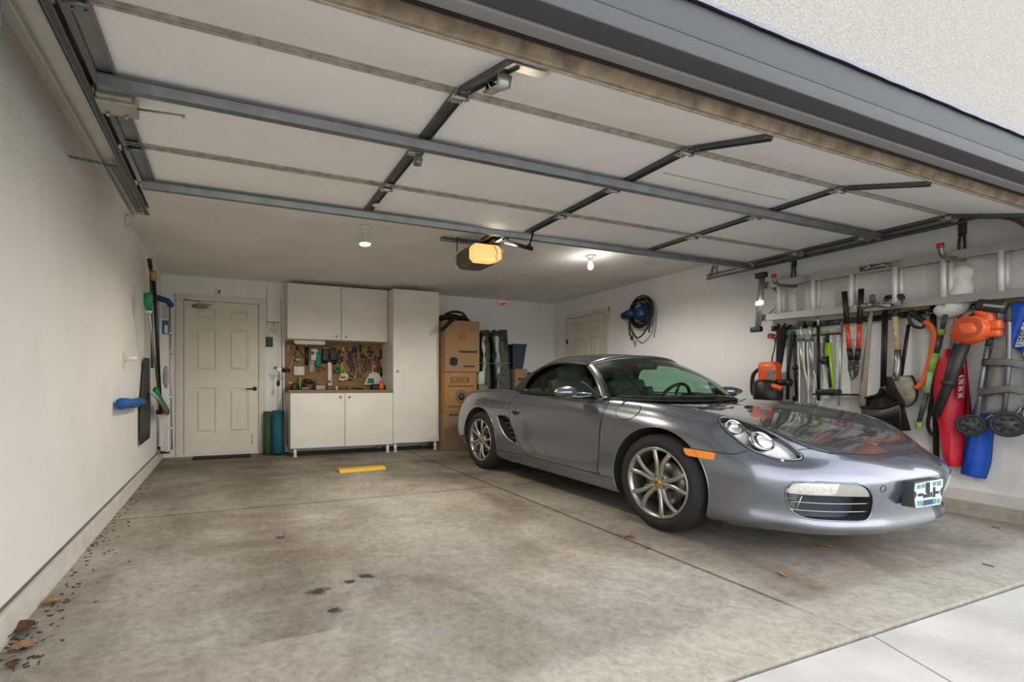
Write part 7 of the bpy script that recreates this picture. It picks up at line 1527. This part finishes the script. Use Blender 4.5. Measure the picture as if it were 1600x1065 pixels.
# q) leaf blower
t = thing('leaf_blower', 'orange cordless leaf blower with long black tube hanging nozzle down', 'leaf blower', W(1462, 648, .24))
m = MB(); m.tube([r8(80, 300, .30), r8(20, 480, .29), W(1480, 605, .27), W(1461, 650, .25)], [.044, .036, .030, .029], 18); m.tube([r8(10, 495, .29), r8(2, 520, .29)], .039, 18); m.build('blower_tube', mat('blower_black', (38, 38, 39), .5), t)
m = MB(); cB = r8(140, 215, .28)
m.tube([r8(78, 290, .28), r8(105, 250, .28), r8(145, 215, .28), r8(190, 170, .28)], [.060, .085, .105, .075], 16, flat=None); m.ball(cB, .11, (.75, 1, 1)); m.box(r8(205, 150, .27), (.09, .10, .16), None, .03); m.box(r8(235, 200, .27), (.10, .12, .07), None, .02); m.box(r8(225, 245, .27), (.10, .13, .05), None, .02); m.tube([r8(180, 150, .28), r8(205, 110, .28)], [.05, .045], 12); m.build('motor_housing', M_org, t)
m = MB(); m.lathe([(0, .004), (.06, .004), (.075, 0)], cB+OUT*.085, OUT, 24); m.lathe([(.02, .008), (.028, .008), (.028, .0), (.02, 0)], cB+OUT*.085, OUT, 20); m.build('side_vent', mat('dark_orange_vent', (176, 66, 26), .5), t)
m = MB(); m.box(r8(248, 98, .28), (.11, .15, .085), Matrix.Rotation(.30, 3, 'X'), .022); m.build('battery', mat('battery_black', (34, 33, 32), .5), t)
m = MB(); m.box(r8(248, 95, .34), (.004, .10, .016), Matrix.Rotation(.30, 3, 'X')); m.build('battery_print', mat('grey_print', (150, 148, 144), .5), t)
m = MB(); m.tube(cat([r8(100, 190, .30), r8(120, 165, .31), r8(160, 140, .30), r8(185, 120, .29)], 5), .024, 8); m.build('grip', M_black, t)
# r) folding cart
t = thing('shopping_cart', 'folded grey wheeled shopping cart hanging at the near end of the rack', 'shopping cart', r8(250, 790, .22))
M_gfab = mat('grey_canvas', (128, 128, 124), .85, var=.08, vscale=12, bump=.3, bscale=20); M_tube2 = mat('grey_tube', (128, 130, 136), .35, .6)
m = MB(); m.tube([r8(318, 100, .27), r8(332, 200, .27), r8(330, 420, .27), r8(305, 680, .25)], .014, 10); m.tube([r8(222, 285, .24), r8(185, 500, .24), r8(155, 740, .24)], .014, 10); m.build('frame', M_tube2, t)
m = MB(); m.tube(cat([r8(318, 130, .27), r8(322, 100, .27), r8(330, 180, .27)], 3), .020, 10); m.tube([r8(232, 260, .24), r8(222, 310, .24)], .019, 10); m.build('handle_grip', mat('dark_grip', (56, 58, 60), .6), t)
m, _ = flatbag('', '', '', [(1548, 541, 1578, 540), (1543, 560, 1592, 548), (1538, 590, 1604, 565), (1534, 615, 1607, 600), (1530, 640, 1608, 630), (1531, 646, 1600, 644)], .16, .09, None); m.build('bag_body', M_gfab, t)
m = MB(); A_, B_, C_, D_ = r8(235, 165, .19), r8(322, 155, .19), r8(318, 300, .22), r8(222, 322, .22); m.prism([(0, 0), (1, 0), (1, 1), (0, 1)], A_, B_-A_, D_-A_, (.012, 0, 0)); m.build('back_panel', mat('light_grey_canvas', (146, 146, 142), .85, bump=.2), t)
for b0, b1 in ((395, 395), (560, 535)):
    m = MB(); m.tube([r8(165 if b0 > 500 else 185, b0, .265), r8(330, b1+5, .285), r8(412, b1+20, .285)], .02, 6, flat=(.026, .004), up=(1, 0, 0)); m.build('strap', mat('grey_webbing', (104, 104, 100), .85), t)
for (u, v, r_, off) in ((1518, 664, .080, .24), (1575, 663, .088, .26)):
    c = W(u, v, off); m = MB(); m.lathe([(r_*.80, -.018), (r_, -.014), (r_, .014), (r_*.80, .018), (r_*.80, -.018)], c, OUT, 40); wh = m.build('cart_wheel', mat('cart_tyre', (42, 44, 44), .7), t)
    m = MB(); m.lathe([(0, .010), (r_*.3, .012), (r_*.34, .006), (r_*.60, .004), (r_*.81, .012), (r_*.81, -.012), (0, -.01)], c, OUT, 40); m.build('wheel_hub', mat('cart_hub', (62, 64, 64), .5), wh)
    m = MB()
    for k in range(6): a = k*PI/3; m.box(c+OUT*.008+Vector((0, r_*.5*math.cos(a), r_*.5*math.sin(a))), (.006, r_*.30, r_*.20), Matrix.Rotation(a, 3, 'X'), .003)
    m.build('hub_slots', M_black, wh)
m = MB(); c1, c2 = W(1518, 664, .20), W(1575, 663, .20); m.tube([c1, c2], .008, 8); m.tube([r8(150, 745, .22), r8(240, 680, .22), r8(300, 700, .22)], .010, 8); m.tube([r8(155, 740, .24), c1+OUT*.02], .012, 8); m.tube([r8(305, 680, .25), r8(330, 740, .24)], .012, 8); m.tube([r8(395, 700, .22), r8(405, 640, .22), r8(330, 740, .22)], .010, 8); m.build('axle', M_tube2, t)
